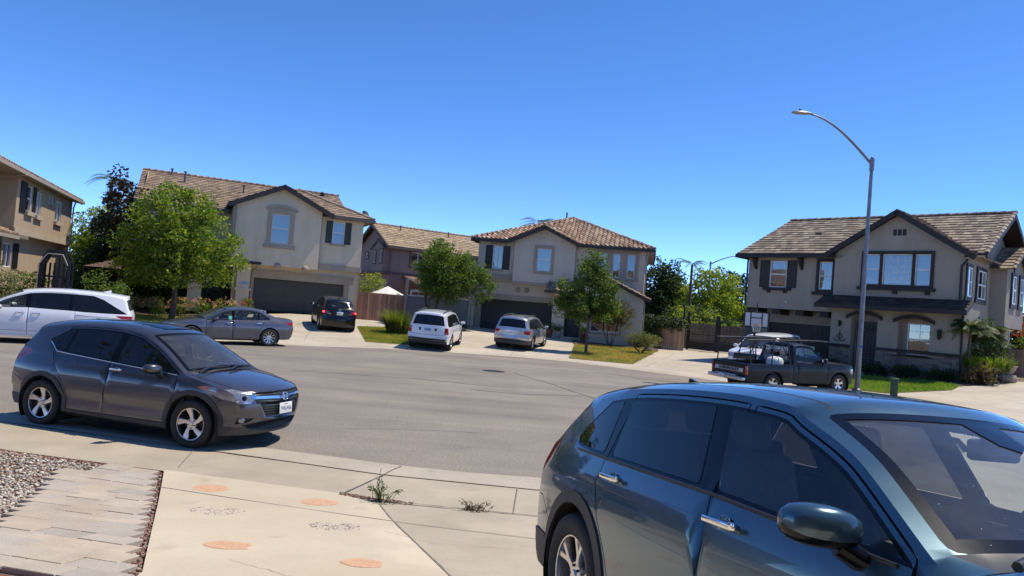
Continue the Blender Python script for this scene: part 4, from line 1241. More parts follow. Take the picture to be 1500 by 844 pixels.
CHEVY = lite(name='pickup_truck', label='black pickup truck with a steel ladder rack and lettering across its tailgate', cat='pickup truck',
    cen=[(2.25, .34), (2.33, .45), (2.34, .62), (2.34, .85), (2.30, 1.02), (2.15, 1.06), (1.6, 1.12), (1.0, 1.17), (.95, 1.18), (.70, 1.48), (.48, 1.70), (.38, 1.73), (.1, 1.775), (-.15, 1.785), (-.42, 1.76), (-.52, 1.72), (-.58, 1.22), (-.62, 1.10), (-.66, 1.05), (-1.2, 1.05), (-2.0, 1.05), (-2.56, 1.05), (-2.64, 1.02), (-2.65, .80), (-2.66, .58), (-2.6, .42)],
    edge=[(2.1, .34), (2.18, .45), (2.2, .62), (2.2, .85), (2.17, 1.0), (2.05, 1.03), (1.55, 1.07), (.98, 1.10), (.90, 1.12), (.60, 1.42), (.36, 1.63), (.26, 1.665), (.02, 1.70), (-.15, 1.705), (-.40, 1.68), (-.48, 1.64), (-.55, 1.20), (-.60, 1.07), (-.66, 1.03), (-1.2, 1.03), (-2.0, 1.03), (-2.56, 1.03), (-2.63, 1.0), (-2.64, .8), (-2.64, .58), (-2.58, .42)],
    plan=[(-2.7, .95), (-2.3, .97), (0, .98), (1.6, .975), (2.0, .93), (2.2, .87)], inset=[(.3, .05), (.42, .02), (.6, .012), (.72, .0), (.84, .0), (.95, .012), (1.02, .03), (1.08, .05)],
    belt=[(-2.7, 1.06), (-.6, 1.06), (.95, 1.08)], tum=.30, a=.3, nodes=dict(wb=8, wt=10, gt=15, gb=16), xf=1.49, xr=-1.49, rad=.36, rim=.205, tw=.235, track=1.66, arch=.44,
    xback=-.38, rear_pts=[(-.43, 1.5), (-.46, 1.2), (-.44, 1.10)], dlo_d=.06, cuts=[], doorcuts=[('door_front', [(.92, 1.08), (.93, .7), (.86, .40)], [(-.42, 1.06), (-.42, .7), (-.42, .40)], .3)],
    lamps=[('tail_lamp', [(-2.8, .66), (-2.58, .66), (-2.58, .97), (-2.8, .97)]), ('head_lamp', [(2.05, .74), (2.3, .74), (2.3, .9), (2.05, .9)])], seams=[[(-.63, 1.0), (-.63, .42)]],
    handles=dict(door_front=(-.28, .93, .18)), mirror=(.70, 1.18, 1.1), cabin=(-.5, .92), ends=(-2.6, 2.3), floor=.40, benches=(-.1,), seatup=-.02, gside='glassm', gmap={'rear_window': 'glassd'}, top=chevy_top, extra=chevy_extra, mirrorm=CM['dark'], spokes=5)
# ------------------------------------------------------------------ lie of the land
ROAD = [(-90, 13.4), (-40, 13.2), (-20, 12.6), (-10, 11.45), (-7.75, 10.98), (-5.5, 10.45), (-3.18, 10.03), (-2.17, 9.83), (-1.28, 9.64), (-.35, 9.56), (.58, 9.6), (2, 9.75), (4, 10.3), (6.5, 11.8), (9, 14.2), (11, 17.5), (11.9, 21), (11.7, 24), (10.8, 26.2), (9.5, 27.7), (8.28, 28.5), (7.33, 29.2),
        (5.28, 30.7), (3.12, 32.3), (.57, 32.6), (-2.52, 32.1), (-4.7, 31.6), (-6.27, 30.6), (-7.62, 29.6), (-8.91, 28.9), (-11.3, 28.2), (-13.2, 26.8), (-15, 24.9), (-17, 23.4), (-20, 22.9), (-40, 22.6), (-90, 22.6)]
def road_dist(x, y):
    n = len(ROAD); ins = False; best = 1e9; j = n - 1
    for i in range(n):
        xi, yi = ROAD[i]; xj, yj = ROAD[j]
        if (yi > y) != (yj > y) and x < (xj - xi) * (y - yi) / (yj - yi) + xi: ins = not ins
        dx, dy = xi - xj, yi - yj
        t = max(0., min(1., ((x - xj) * dx + (y - yj) * dy) / (dx * dx + dy * dy)))
        d = (x - xj - dx * t) ** 2 + (y - yj - dy * t) ** 2
        if d < best: best = d
        j = i
    return 0. if ins else math.sqrt(best)
SLOPE = [(-30, .02), (0, .05), (24, .066), (45, .045), (62, .024), (76, .038), (90, .047), (110, .058), (121, .066), (138, .018), (160, .012), (200, .012)]
def _lin(T, x):
    if x <= T[0][0]: return T[0][1]
    for (a, b), (c, d) in zip(T, T[1:]):
        if x <= c: return b + (d - b) * (x - a) / (c - a)
    return T[-1][1]
def G(x, y):
    """ground height"""
    d = road_dist(x, y)
    if d <= 0: return 0.
    u = 7.3 - max(y, -3.); u = 0. if u < -.5 else ((u + .5) ** 2 / 2. if u < .5 else u)
    near = .02 * min(1, d / .3) + .105 * u - (.013 * x * max(0., min(1., (7.3 - y) / 2)) if -12 < x < 12 else 0)
    ph = math.degrees(math.atan2(y - 21.1, x))
    if ph < -90: ph += 360
    far = .05 * min(1., d / .35) + _lin(SLOPE, ph) * min(max(0., d - .3), 18.)
    w = max(0., min(1., (y - 12.) / 6.))
    return near * (1 - w) + far * w
# ------------------------------------------------------------------ ground surfaces
def asphalt_mat():
    t = NT('weathered asphalt'); o = t.obj()
    f1 = t.noise(26, 4, .85, o); f2 = t.noise(.35, 4, .6, o); f3 = t.noise(220, 2, .7, o)
    v = t.new('TexVoronoi', Scale=120.); t.ln(o, v.inputs['Vector'])
    a = t.ramp(f1, [(.28, (.13, .113, .094)), (.72, (.40, .35, .288))])
    b = t.ramp(f2, [(.30, (.80, .80, .82)), (.70, (1.12, 1.11, 1.09))])
    c = t.mix(1., a, b, 'MULTIPLY')
    s = t.ramp(v.outputs['Distance'], [(.10, (1.5, 1.48, 1.44)), (.28, (1, 1, 1))])
    c = t.mix(.6, c, s, 'MULTIPLY')
    mp = t.new('Mapping'); mp.inputs['Scale'].default_value = (.05, 1.1, 1); mp.inputs['Rotation'].default_value = (0, 0, .12); t.ln(o, mp.inputs['Vector'])
    st = t.ramp(t.noise(.9, 3, .6, mp.outputs[0]), [(.30, (.80, .80, .81)), (.70, (1.10, 1.10, 1.09))])
    c = t.mix(1., c, st, 'MULTIPLY')
    t.bsdf(c, .86, normal=t.bump(f3, .5, .006), spec=.35)
    return t.m
def concrete_mat(name, c, stain=.16, grit=.10, spots=True):
    t = NT(name); o = t.obj()
    f1 = t.noise(1.1, 6, .65, o); f2 = t.noise(90, 3, .7, o); f3 = t.noise(.22, 3, .5, o)
    a = t.ramp(f1, [(.28, tuple(x * (1 - stain) for x in c)), (.70, tuple(x * (1 + stain * .6) for x in c))])
    g = t.ramp(f2, [(.30, (1 - grit,) * 3), (.70, (1 + grit,) * 3)])
    a = t.mix(1., a, g, 'MULTIPLY')
    w = t.ramp(f3, [(.35, (.90, .885, .86)), (.65, (1.04, 1.04, 1.04))])
    a = t.mix(1., a, w, 'MULTIPLY')
    if spots:
        v = t.noise(2.6, 2, .4, o)
        s = t.ramp(v, [(.68, (1, 1, 1)), (.76, (.80, .78, .75))])
        a = t.mix(.7, a, s, 'MULTIPLY')
    t.bsdf(a, .85, normal=t.bump(f2, .25, .004), spec=.3)
    return t.m
ASPH = asphalt_mat()
CONC = concrete_mat('old pavement concrete', (.44, .38, .29))
CONC2 = concrete_mat('pale driveway concrete', (.57, .49, .365), .10, .07)
CONC3 = concrete_mat('gutter concrete', (.46, .41, .325), .14)
CONC4 = concrete_mat('far driveway concrete', (.52, .455, .36), .14)
JOINT = plain('dark joint line', (.20, .175, .145), .95, var=.3, nscale=8)  # dark tone for the thin joint strips in the concrete
SOIL = plain('dry soil', (.20, .15, .10), .95, var=.4, nscale=1.5, bump=.4, bscale=30)

def sheet(name, poly, dz, m, step=1., lines=(), kind='structure', label=None, gf=None):
    V, F = cdt(poly, [], list(lines), step)
    gf = gf or G
    mb = MB(); mb.add([(v.x, v.y, gf(v.x, v.y) + dz) for v in V], F, 0, None, True)
    o = mb.build(name, m); o['kind'] = kind
    if label: o['label'] = label
    # face up
    me = o.data
    if me.polygons and sum(p.normal.z for p in me.polygons) < 0: me.flip_normals()
    return o
def dense(P, d):
    out = []
    for i in range(len(P)):
        a, b = P[i], P[(i + 1) % len(P)]; L = hypot(b[0] - a[0], b[1] - a[1]); n = max(1, int(L / d))
        out += [(a[0] + (b[0] - a[0]) * k / n, a[1] + (b[1] - a[1]) * k / n) for k in range(n)]
    return out
def line_strip(mb, pts, w, dz, step=.25, wob=0.0, mi=0):
    P = []
    for a, b in zip(pts, pts[1:]):
        L = hypot(b[0] - a[0], b[1] - a[1]); n = max(1, int(L / step))
        P += [(a[0] + (b[0] - a[0]) * k / n, a[1] + (b[1] - a[1]) * k / n) for k in range(n)]
    P.append(tuple(pts[-1][:2]))
    if wob:
        P = [P[0]] + [(p[0] + random.uniform(-wob, wob), p[1] + random.uniform(-wob, wob)) for p in P[1:-1]] + [P[-1]]
    vs = []
    for i, p in enumerate(P):
        a = Vector(P[max(0, i - 1)]); b = Vector(P[min(len(P) - 1, i + 1)]); d = (b - a).normalized()
        ww = w * (random.uniform(.6, 1.4) if wob else 1) / 2
        for s in (-1, 1):
            x, y = p[0] - d.y * ww * s, p[1] + d.x * ww * s
            vs.append((x, y, G(x, y) + dz))
    mb.add(vs, [(2 * i, 2 * i + 2, 2 * i + 3, 2 * i + 1) for i in range(len(P) - 1)], mi)

def build_ground():
    mb = MB(); rs = [0, 4, 8, 10, 11, 12, 13, 14, 15, 16, 17, 18, 19, 20, 21, 22, 23, 24, 25, 26, 28, 30, 33, 37, 42, 50, 65, 90, 150, 300, 700]; n = 120
    vs = [(r * cos(2 * pi * k / n), 21.1 + r * sin(2 * pi * k / n)) for r in rs for k in range(n)]
    mb.add([(x, y, G(x, y) - .16) for x, y in vs], [(i * n + k, i * n + (k + 1) % n, (i + 1) * n + (k + 1) % n, (i + 1) * n + k) for i in range(len(rs) - 1) for k in range(n)], 0, None, True)
    struct('ground', mb, SOIL)
    sheet('road', dense(ROAD, 1.0), 0.0, ASPH, 1.2)
    # cracks and sealed joints in the asphalt
    random.seed(3)
    ck = MB()
    for P in ([(.3, 24.6), (1.4, 22.0), (2.6, 18.6)], [(1.4, 22.0), (4.2, 21.4), (6.9, 22.6)], [(2.6, 18.6), (4.6, 18.0), (8.5, 19.0)], [(3.2, 28.6), (5.0, 26.4), (8.3, 25.6)], [(2.2, 19.5), (.6, 18.7), (-.9, 18.9)], [(-6, 20), (-2.5, 20.4), (.4, 19.9)], [(4.6, 18.0), (5.2, 15.6)]):
        line_strip(ck, P, .03, .004, .35, .05)
    ck.build('crack_lines', plain('tar crack', (.035, .035, .037), .8, var=.2))['kind'] = 'structure'
    sc = MB()
    line_strip(sc, [(-2.6, 12.1), (-1.2, 12.55), (-.2, 12.7)], .02, .004, .2, .015); line_strip(sc, [(-.7, 11.1), (-.45, 11.35)], .02, .004, .1, .03)
    sc.build('scuff_marks', plain('pale scuff', (.26, .255, .25), .9, var=.3, nscale=20))['kind'] = 'structure'
    mh = MB()
    mh.lathe([(0, .006), (.33, .006), (.36, .003), (.40, .002)], 28, Matrix.Translation((-.4, 24.7, 0)))
    o = mh.build('manhole_cover', plain('cast iron lid', (.045, .044, .043), .6, .5, var=.4, nscale=18)); o['kind'] = 'structure'
    # far concrete: gutter, pavement, driveways as one continuous pour
    far = [(-8, 27), (9.5, 24), (11, 17), (9, 13.0), (14, 8), (34, 8), (34, 27), (25.5, 31), (22, 30.6), (16.5, 41), (16.5, 47), (9.6, 47), (9.2, 46.5), (-3, 47), (-7.2, 43.9), (-9.2, 43.6), (-15.6, 40.6), (-16, 33), (-13.2, 31.8), (-15.5, 28.0), (-18, 25.8), (-21, 25.2), (-40, 25), (-40, 21), (-18, 21), (-14, 23), (-11, 26)]
    sheet('driveway', dense(far, 1.2), -.03, CONC4, 1.1)
    j = MB()
    def ringline(off, a, b):
        P = []
        for p in ROAD[a:b]:
            v = Vector((p[0], p[1] - 21.1)); v = v * (1 + off / v.length); P.append((v.x, v.y + 21.1))
        return P
    line_strip(j, ringline(.45, 20, 32), .02, -.025, .5)
    line_strip(j, ringline(1.9, 20, 31), .015, -.025, .5)
    for a, b in (((-11.2, 40.8), (-8.9, 31.0)), ((-14.2, 37.6), (-7.2, 38.5)), ((-12.6, 34.6), (-6.3, 33.6)), ((1.0, 46), (.2, 33)), ((-2.2, 40), (3.8, 39.2)), ((-2.2, 36.2), (2.6, 36.2)), ((9.7, 41), (6.3, 32)), ((8, 37), (13, 35.5)), ((11, 41), (15.5, 38.5)),
                 ((17, 27), (24, 28.5)), ((19, 18), (27, 24)), ((14, 21), (27, 15)), ((16, 12), (24, 26))):
        line_strip(j, [a, b], .018, -.025, .5)
    # near side
    line_strip(j, [(-6.9, 10.25), (-4.6, 9.72), (-3.16, 9.41), (-1.45, 9.02), (.55, 8.88), (3.5, 9.2)], .008, .026, .2)
    line_strip(j, [(-1.30, 9.6), (-1.42, 9.05), (-1.72, 8.02)], .02, .026, .1, .006)
    line_strip(j, [(.27, 8.88), (.21, 7.75)], .012, .026, .2)
    line_strip(j, [(-4.1, 9.6), (-3.85, 8.6)], .010, .026, .2)
    line_strip(j, [(-1.7, 8.0), (-1.25, 7.85), (-.3, 7.78), (.9, 7.72)], .022, .030, .1, .006)
    line_strip(j, [(-3.67, 7.70), (-2.2, 7.35), (-.83, 7.03), (.6, 6.80)], .013, .030, .15)
    line_strip(j, [(-1.23, 7.67), (-.32, 5.4), (.35, 3.7)], .016, .030, .12, .003)
    random.seed(9)
    for P in ([(-1.0, 6.6), (-.5, 6.3), (.2, 6.35)], [(-1.9, 5.2), (-1.3, 4.9), (-.8, 4.95)]): line_strip(j, P, .0035, .0305, .06, .012)
    j.build('joint_lines', JOINT)['kind'] = 'structure'
    near_walk = [(-30, 12.9), (-20, 12.7), (-10, 11.5), (-7.75, 11.05), (-5.5, 10.5), (-3.18, 10.08), (-2.17, 9.88), (-1.28, 9.69), (-.35, 9.61), (.58, 9.65), (2, 9.8), (4, 10.35), (6.5, 11.85), (10, 15), (13, 14), (10, 9.2), (6, 6.9), (.9, 7.3), (-.3, 7.4), (-1.7, 7.6), (-3.6, 8.02), (-3.95, 8.40), (-6, 8.75), (-8, 9.4), (-20, 11.0), (-30, 11.2)]
    sheet('sidewalk', dense(near_walk, .5), .012, CONC, .6)
    gut = [(-10, 11.42), (-7.75, 10.96), (-5.5, 10.43), (-3.18, 10.01), (-2.17, 9.81), (-1.28, 9.62), (-.35, 9.54), (.58, 9.58), (2, 9.73), (4, 10.28), (6.5, 11.8), (6.9, 11.2), (3.5, 9.2), (.55, 8.88), (-1.45, 9.02), (-3.16, 9.41), (-4.6, 9.72), (-6.9, 10.25), (-9.8, 10.9)]
    sheet('gutter', dense(gut, .4), .020, CONC3, .4)
    old = [(-1.23, 7.70), (-.3, 7.78), (.9, 7.72), (6, 7.4), (9, 7.0), (9, -2.5), (1.2, -2.5), (.35, 3.7), (-.32, 5.4)]
    sheet('driveway', dense(old, .5), .022, CONC, .5)
    new = [(-3.93, 8.40), (-1.70, 8.0), (-1.23, 7.67), (-.32, 5.4), (.35, 3.7), (1.2, -2.5), (-1.2, -2.5), (-2.3, 4.74)]
    sheet('driveway', dense(new, .4), .026, CONC2, .4)
    yard = [(-30, 11.6), (-20, 11.4), (-8, 9.9), (-6, 9.2), (-3.86, 8.6), (-2.2, 4.74), (-1.1, -2.5), (-30, -2.5)]
    sheet('garden_bed', dense(yard, .3), -.008, plain('red bark soil', (.16, .085, .06), .95, var=.5, nscale=14, bump=.6, bscale=60), .3)

def pebbles(name, poly, n, r0, r1, dz, cols, seed, label, cat=None, aspect=.6):
    rnd = random.Random(seed); mb = MB(); x0, y0, x1, y1 = bbox(poly)
    bm = bmesh.new(); bmesh.ops.create_icosphere(bm, subdivisions=1, radius=1); base = [v.co.copy() for v in bm.verts]; bf = [[v.index for v in f.verts] for f in bm.faces]; bm.free()
    k = 0
    while k < n:
        x, y = rnd.uniform(x0, x1), rnd.uniform(y0, y1)
        if not inpoly((x, y), poly): continue
        k += 1
        r = rnd.uniform(r0, r1); M = Matrix.Translation((x, y, G(x, y) + dz + rnd.uniform(-.2, .5) * r)) @ Matrix.Rotation(rnd.uniform(0, 6.28), 4, 'Z') @ Matrix.Rotation(rnd.uniform(-.4, .4), 4, 'X') @ Matrix.Diagonal((r, r * rnd.uniform(.6, 1), r * rnd.uniform(.4, .8), 1))
        c = rnd.choice(cols); j = rnd.uniform(.75, 1.2); c = tuple(q * j for q in c)
        mb.add([M @ (p * rnd.uniform(.85, 1.1)) for p in base], bf, 0, c, True)
    t = MATS.get('pebble')
    if not t:
        q = NT('pebble'); q.bsdf(q.attr(), .7, spec=.4); t = MATS['pebble'] = q.m
    o = mb.build(name, t)
    return o

def build_near_garden():
    gp = [(-8.5, 9.3), (-5.97, 8.72), (-4.6, 8.45), (-4.45, 8.2), (-4.35, 7.4), (-4.05, 6.64), (-3.45, 5.35), (-3.1, 4.6), (-3.2, 3.8), (-8, 3.8)]
    cols = [(.50, .43, .34), (.38, .33, .27), (.60, .54, .46), (.28, .24, .20), (.46, .34, .24), (.64, .58, .49), (.42, .39, .35)]
    o = pebbles('gravel', [p for p in gp], 21000, .009, .024, .0, cols, 4, ''); o['kind'] = 'stuff'
    # chips and bark in the gap beside the driveway and along the pavement
    gap = [(-3.95, 8.38), (-4.15, 8.42), (-2.5, 4.5), (-2.2, 4.5)]
    o = pebbles('gravel', gap, 1700, .008, .020, .0, [(.20, .09, .065), (.28, .16, .12), (.4, .34, .29), (.15, .08, .06)], 5, ''); o['kind'] = 'stuff'
    edge = [(-8, 9.45), (-6, 8.80), (-4.4, 8.52), (-4.4, 8.38), (-6, 8.60), (-8, 9.2)]
    o = pebbles('gravel', edge, 1600, .008, .018, .0, [(.24, .11, .08), (.33, .19, .14), (.2, .1, .08)], 6, ''); o['kind'] = 'stuff'
    # stepped courses of loose blocks
    rnd = random.Random(8); mb = MB()
    tones = [(.47, .40, .32), (.49, .415, .325), (.45, .395, .33), (.43, .385, .33), (.46, .40, .325), (.50, .42, .325)]
    # courses run from the driveway edge to the left; direction of rows
    e0 = Vector((-3.925, 8.32)); e1 = Vector((-2.285, 4.66)); along = (e1 - e0).normalized()
    rowd = Vector((-1.0, .19)).normalized()
    nrow = 18; depth = .232
    for i in range(nrow):
        o0 = e0 + along * (i * depth * 1.02 + .02)
        start = .015 + rnd.uniform(0, .015)
        x = start
        nb = [.66, .80, .84, .9, .84, .96, .9, 1.0, .95, 1.05, 1.0, 1.1, 1.05, 1.15, 1.2, 1.2, 1.2, 1.2][i]
        while x < nb:
            L = (.40 if i else .34) + rnd.uniform(-.003, .003)
            g = .004
            A = o0 + rowd * (x + g); B = o0 + rowd * (x + L - g)
            # rows are skewed: the block faces square to the rows
            nrm = Vector((-rowd.y, rowd.x));
            if nrm.dot(along) < 0: nrm = -nrm
            dd = depth - .008
            P = [A, B, B + nrm * dd, A + nrm * dd]
            c = rnd.choice(tones); k = rnd.uniform(.9, 1.08)
            tz = rnd.uniform(-.004, .006)
            cx = sum((p for p in P), Vector((0, 0))) / 4
            gz = G(cx.x, cx.y)
            vs = []
            for zz, ins in ((-.06, 0), (.030, 0), (.037, .006)):
                for p in P:
                    q = p + (cx - p).normalized() * ins
                    vs.append((q.x, q.y, G(q.x, q.y) + zz + tz))
            fs = [(8, 9, 10, 11)]
            for b in (0, 4):
                fs += [(b + q, b + (q + 1) % 4, b + 4 + (q + 1) % 4, b + 4 + q) for q in range(4)]
            mb.add(vs, fs, 0, tuple(q * k for q in c))
            x += L
    t = NT('split concrete block'); a = t.attr(); f = t.noise(60, 4, .7, t.obj()); f2 = t.noise(3, 4, .6, t.obj())
    a = t.mix(1., a, t.ramp(f, [(.3, (.88, .88, .88)), (.7, (1.1, 1.1, 1.1))]), 'MULTIPLY')
    a = t.mix(1., a, t.ramp(f2, [(.3, (.88, .86, .83)), (.7, (1.06, 1.06, 1.06))]), 'MULTIPLY')
    t.bsdf(a, .9, normal=t.bump(f, .35, .006), spec=.3)
    o = mb.build('path', t.m); o['kind'] = 'structure'
    me = o.data
    # flagstones and pebble patches set in the driveway
    st = NT('peach flagstone'); f = st.noise(22, 5, .7, st.obj()); c = st.ramp(f, [(.3, (.50, .27, .15)), (.7, (.66, .42, .26))]); st.bsdf(c, .85, normal=st.bump(f, .2, .004))
    rim = plain('grout ring', (.30, .265, .21), .9, var=.2)
    for (x, y, a, b, lab) in ((-3.11, 7.80, .20, .15, 'peach flagstone set in the driveway nearest the red chip edge and farthest left'), (-1.87, 7.60, .22, .13, 'peach flagstone set in the driveway just left of the tall weed'),
                              (-2.07, 5.60, .19, .14, 'peach flagstone near the block path, below the left pebble patch'), (-.97, 5.44, .17, .14, 'peach flagstone closest to the teal car at the bottom of the picture')):
        rnd = random.Random(int(x * 100))
        n = 13; P = [(x + a * cos(2 * pi * k / n) * rnd.uniform(.82, 1.1), y + b * sin(2 * pi * k / n) * rnd.uniform(.82, 1.1)) for k in range(n)]
        mb = MB()
        vs = [(px, py, G(px, py) + .0) for px, py in P] + [(px, py, G(px, py) + .0285) for px, py in P] + [(x + (px - x) * .93, y + (py - y) * .93, G(px, py) + .030) for px, py in P]
        mb.add(vs, [(k, (k + 1) % n, n + (k + 1) % n, n + k) for k in range(n)] + [(n + k, n + (k + 1) % n, 2 * n + (k + 1) % n, 2 * n + k) for k in range(n)] + [list(range(2 * n, 3 * n))])
        tag(mb.build('flagstone', st.m), lab, 'flagstone', 'flagstones set in the driveway')
    for (x, y, a, b, lab) in ((-2.66, 6.88, .27, .20, 'oval of small pale pebbles set in the driveway beside the block path'), (-1.46, 6.63, .24, .19, 'oval of small pale pebbles set in the driveway by the long diagonal joint')):
        P = [(x + a * cos(2 * pi * k / 24), y + b * sin(2 * pi * k / 24)) for k in range(24)]
        o = pebbles('pebble_inset', P, 620, .008, .015, .019, [(.5, .45, .38), (.62, .58, .5), (.3, .26, .22), (.42, .33, .25), (.2, .18, .16)], 9, '')
        tag(o, lab, 'pebble inset', 'pebble ovals set in the driveway')
# ------------------------------------------------------------------ houses
def stucco(name, c, rough=.92):
    t = NT(name); o = t.obj()
    f = t.noise(14, 6, .7, o); g = t.noise(.55, 4, .6, o)
    a = t.ramp(f, [(.3, tuple(x * .93 for x in c)), (.7, tuple(x * 1.05 for x in c))])
    mp = t.new('Mapping'); mp.inputs['Scale'].default_value = (1.4, 1.4, .22); t.ln(o, mp.inputs['Vector'])
    w = t.ramp(t.noise(1.2, 5, .65, mp.outputs[0]), [(.30, (.90, .89, .87)), (.65, (1.03, 1.03, 1.03))])
    a = t.mix(1., a, w, 'MULTIPLY')
    a = t.mix(1., a, t.ramp(g, [(.3, (.95, .95, .95)), (.7, (1.03, 1.03, 1.03))]), 'MULTIPLY')
    t.bsdf(a, rough, normal=t.bump(t.noise(42, 3, .7, o), .55, .02), spec=.25)
    return t.m
def tile_mat(name, rough=.85):
    t = NT(name); a = t.attr(); o = t.obj()
    a = t.mix(1., a, t.ramp(t.noise(9, 5, .7, o), [(.3, (.80, .80, .80)), (.7, (1.15, 1.13, 1.1))]), 'MULTIPLY')
    t.bsdf(a, rough, normal=t.bump(t.noise(60, 2, .6, o), .3, .006), spec=.3)
    return t.m
TILE = tile_mat('roof tile')
WHITE = plain('white vinyl frame', (.74, .74, .72), .4, var=.05)
PANE = None
def pane_mat():
    t = NT('house window glass')
    tr = t.new('BsdfTransparent', Color=(.62, .66, .66, 1)); gl = t.new('BsdfGlossy', Roughness=.02, Color=(.95, .97, 1, 1)); fr = t.new('Fresnel', IOR=1.6)
    m = t.new('Math', operation='MULTIPLY_ADD'); m.inputs[1].default_value = 1.6; m.inputs[2].default_value = .10; t.ln(fr.outputs[0], m.inputs[0])
    nb = t.new('Bump', Strength=.05, Distance=.02); t.ln(t.noise(2.2, 2, .5, t.obj()), nb.inputs['Height']); t.ln(nb.outputs[0], gl.inputs['Normal'])
    x = t.new('MixShader'); t.ln(m.outputs[0], x.inputs[0]); t.ln(tr.outputs[0], x.inputs[1]); t.ln(gl.outputs[0], x.inputs[2]); t.ln(x.outputs[0], t.out.inputs[0])
    return t.m
PANE = pane_mat()
BLIND = plain('pale blind', (.60, .60, .57), .8, var=.05)
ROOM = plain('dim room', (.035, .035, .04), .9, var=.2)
DARKW = plain('dark brown timber', (.019, .013, .010), .6, var=.25, nscale=8)
SHUT_G = plain('dark green shutter', (.035, .042, .034), .55, var=.2)
SHUT_B = plain('dark brown shutter', (.028, .022, .020), .55, var=.2)
METALD = plain('dark metal', (.02, .02, .021), .5, .3, var=.2)
PIPEM = plain('painted downpipe', (.33, .29, .23), .6, var=.1)
FASC = plain('dark fascia', (.032, .022, .017), .55, var=.2)
FASC2 = plain('grey brown fascia', (.13, .105, .085), .6, var=.15)
SOFF = plain('soffit', (.30, .26, .21), .85, var=.1)

class House:
    def __init__(s, name, label, cat, o, th, zb):
        s.root = thing(name, label, cat, (o[0], o[1], zb), R(th))
        s.zb = zb; s.k = 0
    def part(s, name, mb, m, sharp=None, parent=None): return mb.build(name, m, parent or s.root, sharp=sharp)
    def z(s, z): return z - s.zb      # world height -> local
    def P(s, u, v, z): return Vector((u, v, z - s.zb))

def wall(h, mb, outline, holes=(), v=0., reveal=.12, flip=False):
    """front wall sheet in the plane v; holes are rectangles (u0,z0,u1,z1) or polygons; world heights"""
    hp = [(roundpoly([(a, b), (c, b), (c, d), (a, d)], 0) if True else 0) for a, b, c, d in [q for q in holes if len(q) == 4 and not isinstance(q[0], tuple)]]
    hp += [list(q) for q in holes if isinstance(q[0], tuple)]
    V, F = cdt(outline, hp, [], 1.2)
    mb.add([(p.x, v, p.y - h.zb) for p in V], [f if not flip else f[::-1] for f in F])
    for q in hp:
        n = len(q)
        vs = [(p[0], v, p[1] - h.zb) for p in q] + [(p[0], v + reveal, p[1] - h.zb) for p in q]
        mb.add(vs, [(i, (i + 1) % n, n + (i + 1) % n, n + i) for i in range(n)])
def wall_side(h, mb, v0, v1, u, z0, z1, top=None):
    """plain side wall at constant u, optional list of (v,z) for its upper edge"""
    poly = [(v0, z0), (v1, z0)] + (list(top) if top else [(v1, z1), (v0, z1)])
    V, F = cdt(poly, [], [], 1.2)
    mb.add([(u, p.x, p.y - h.zb) for p in V], F)

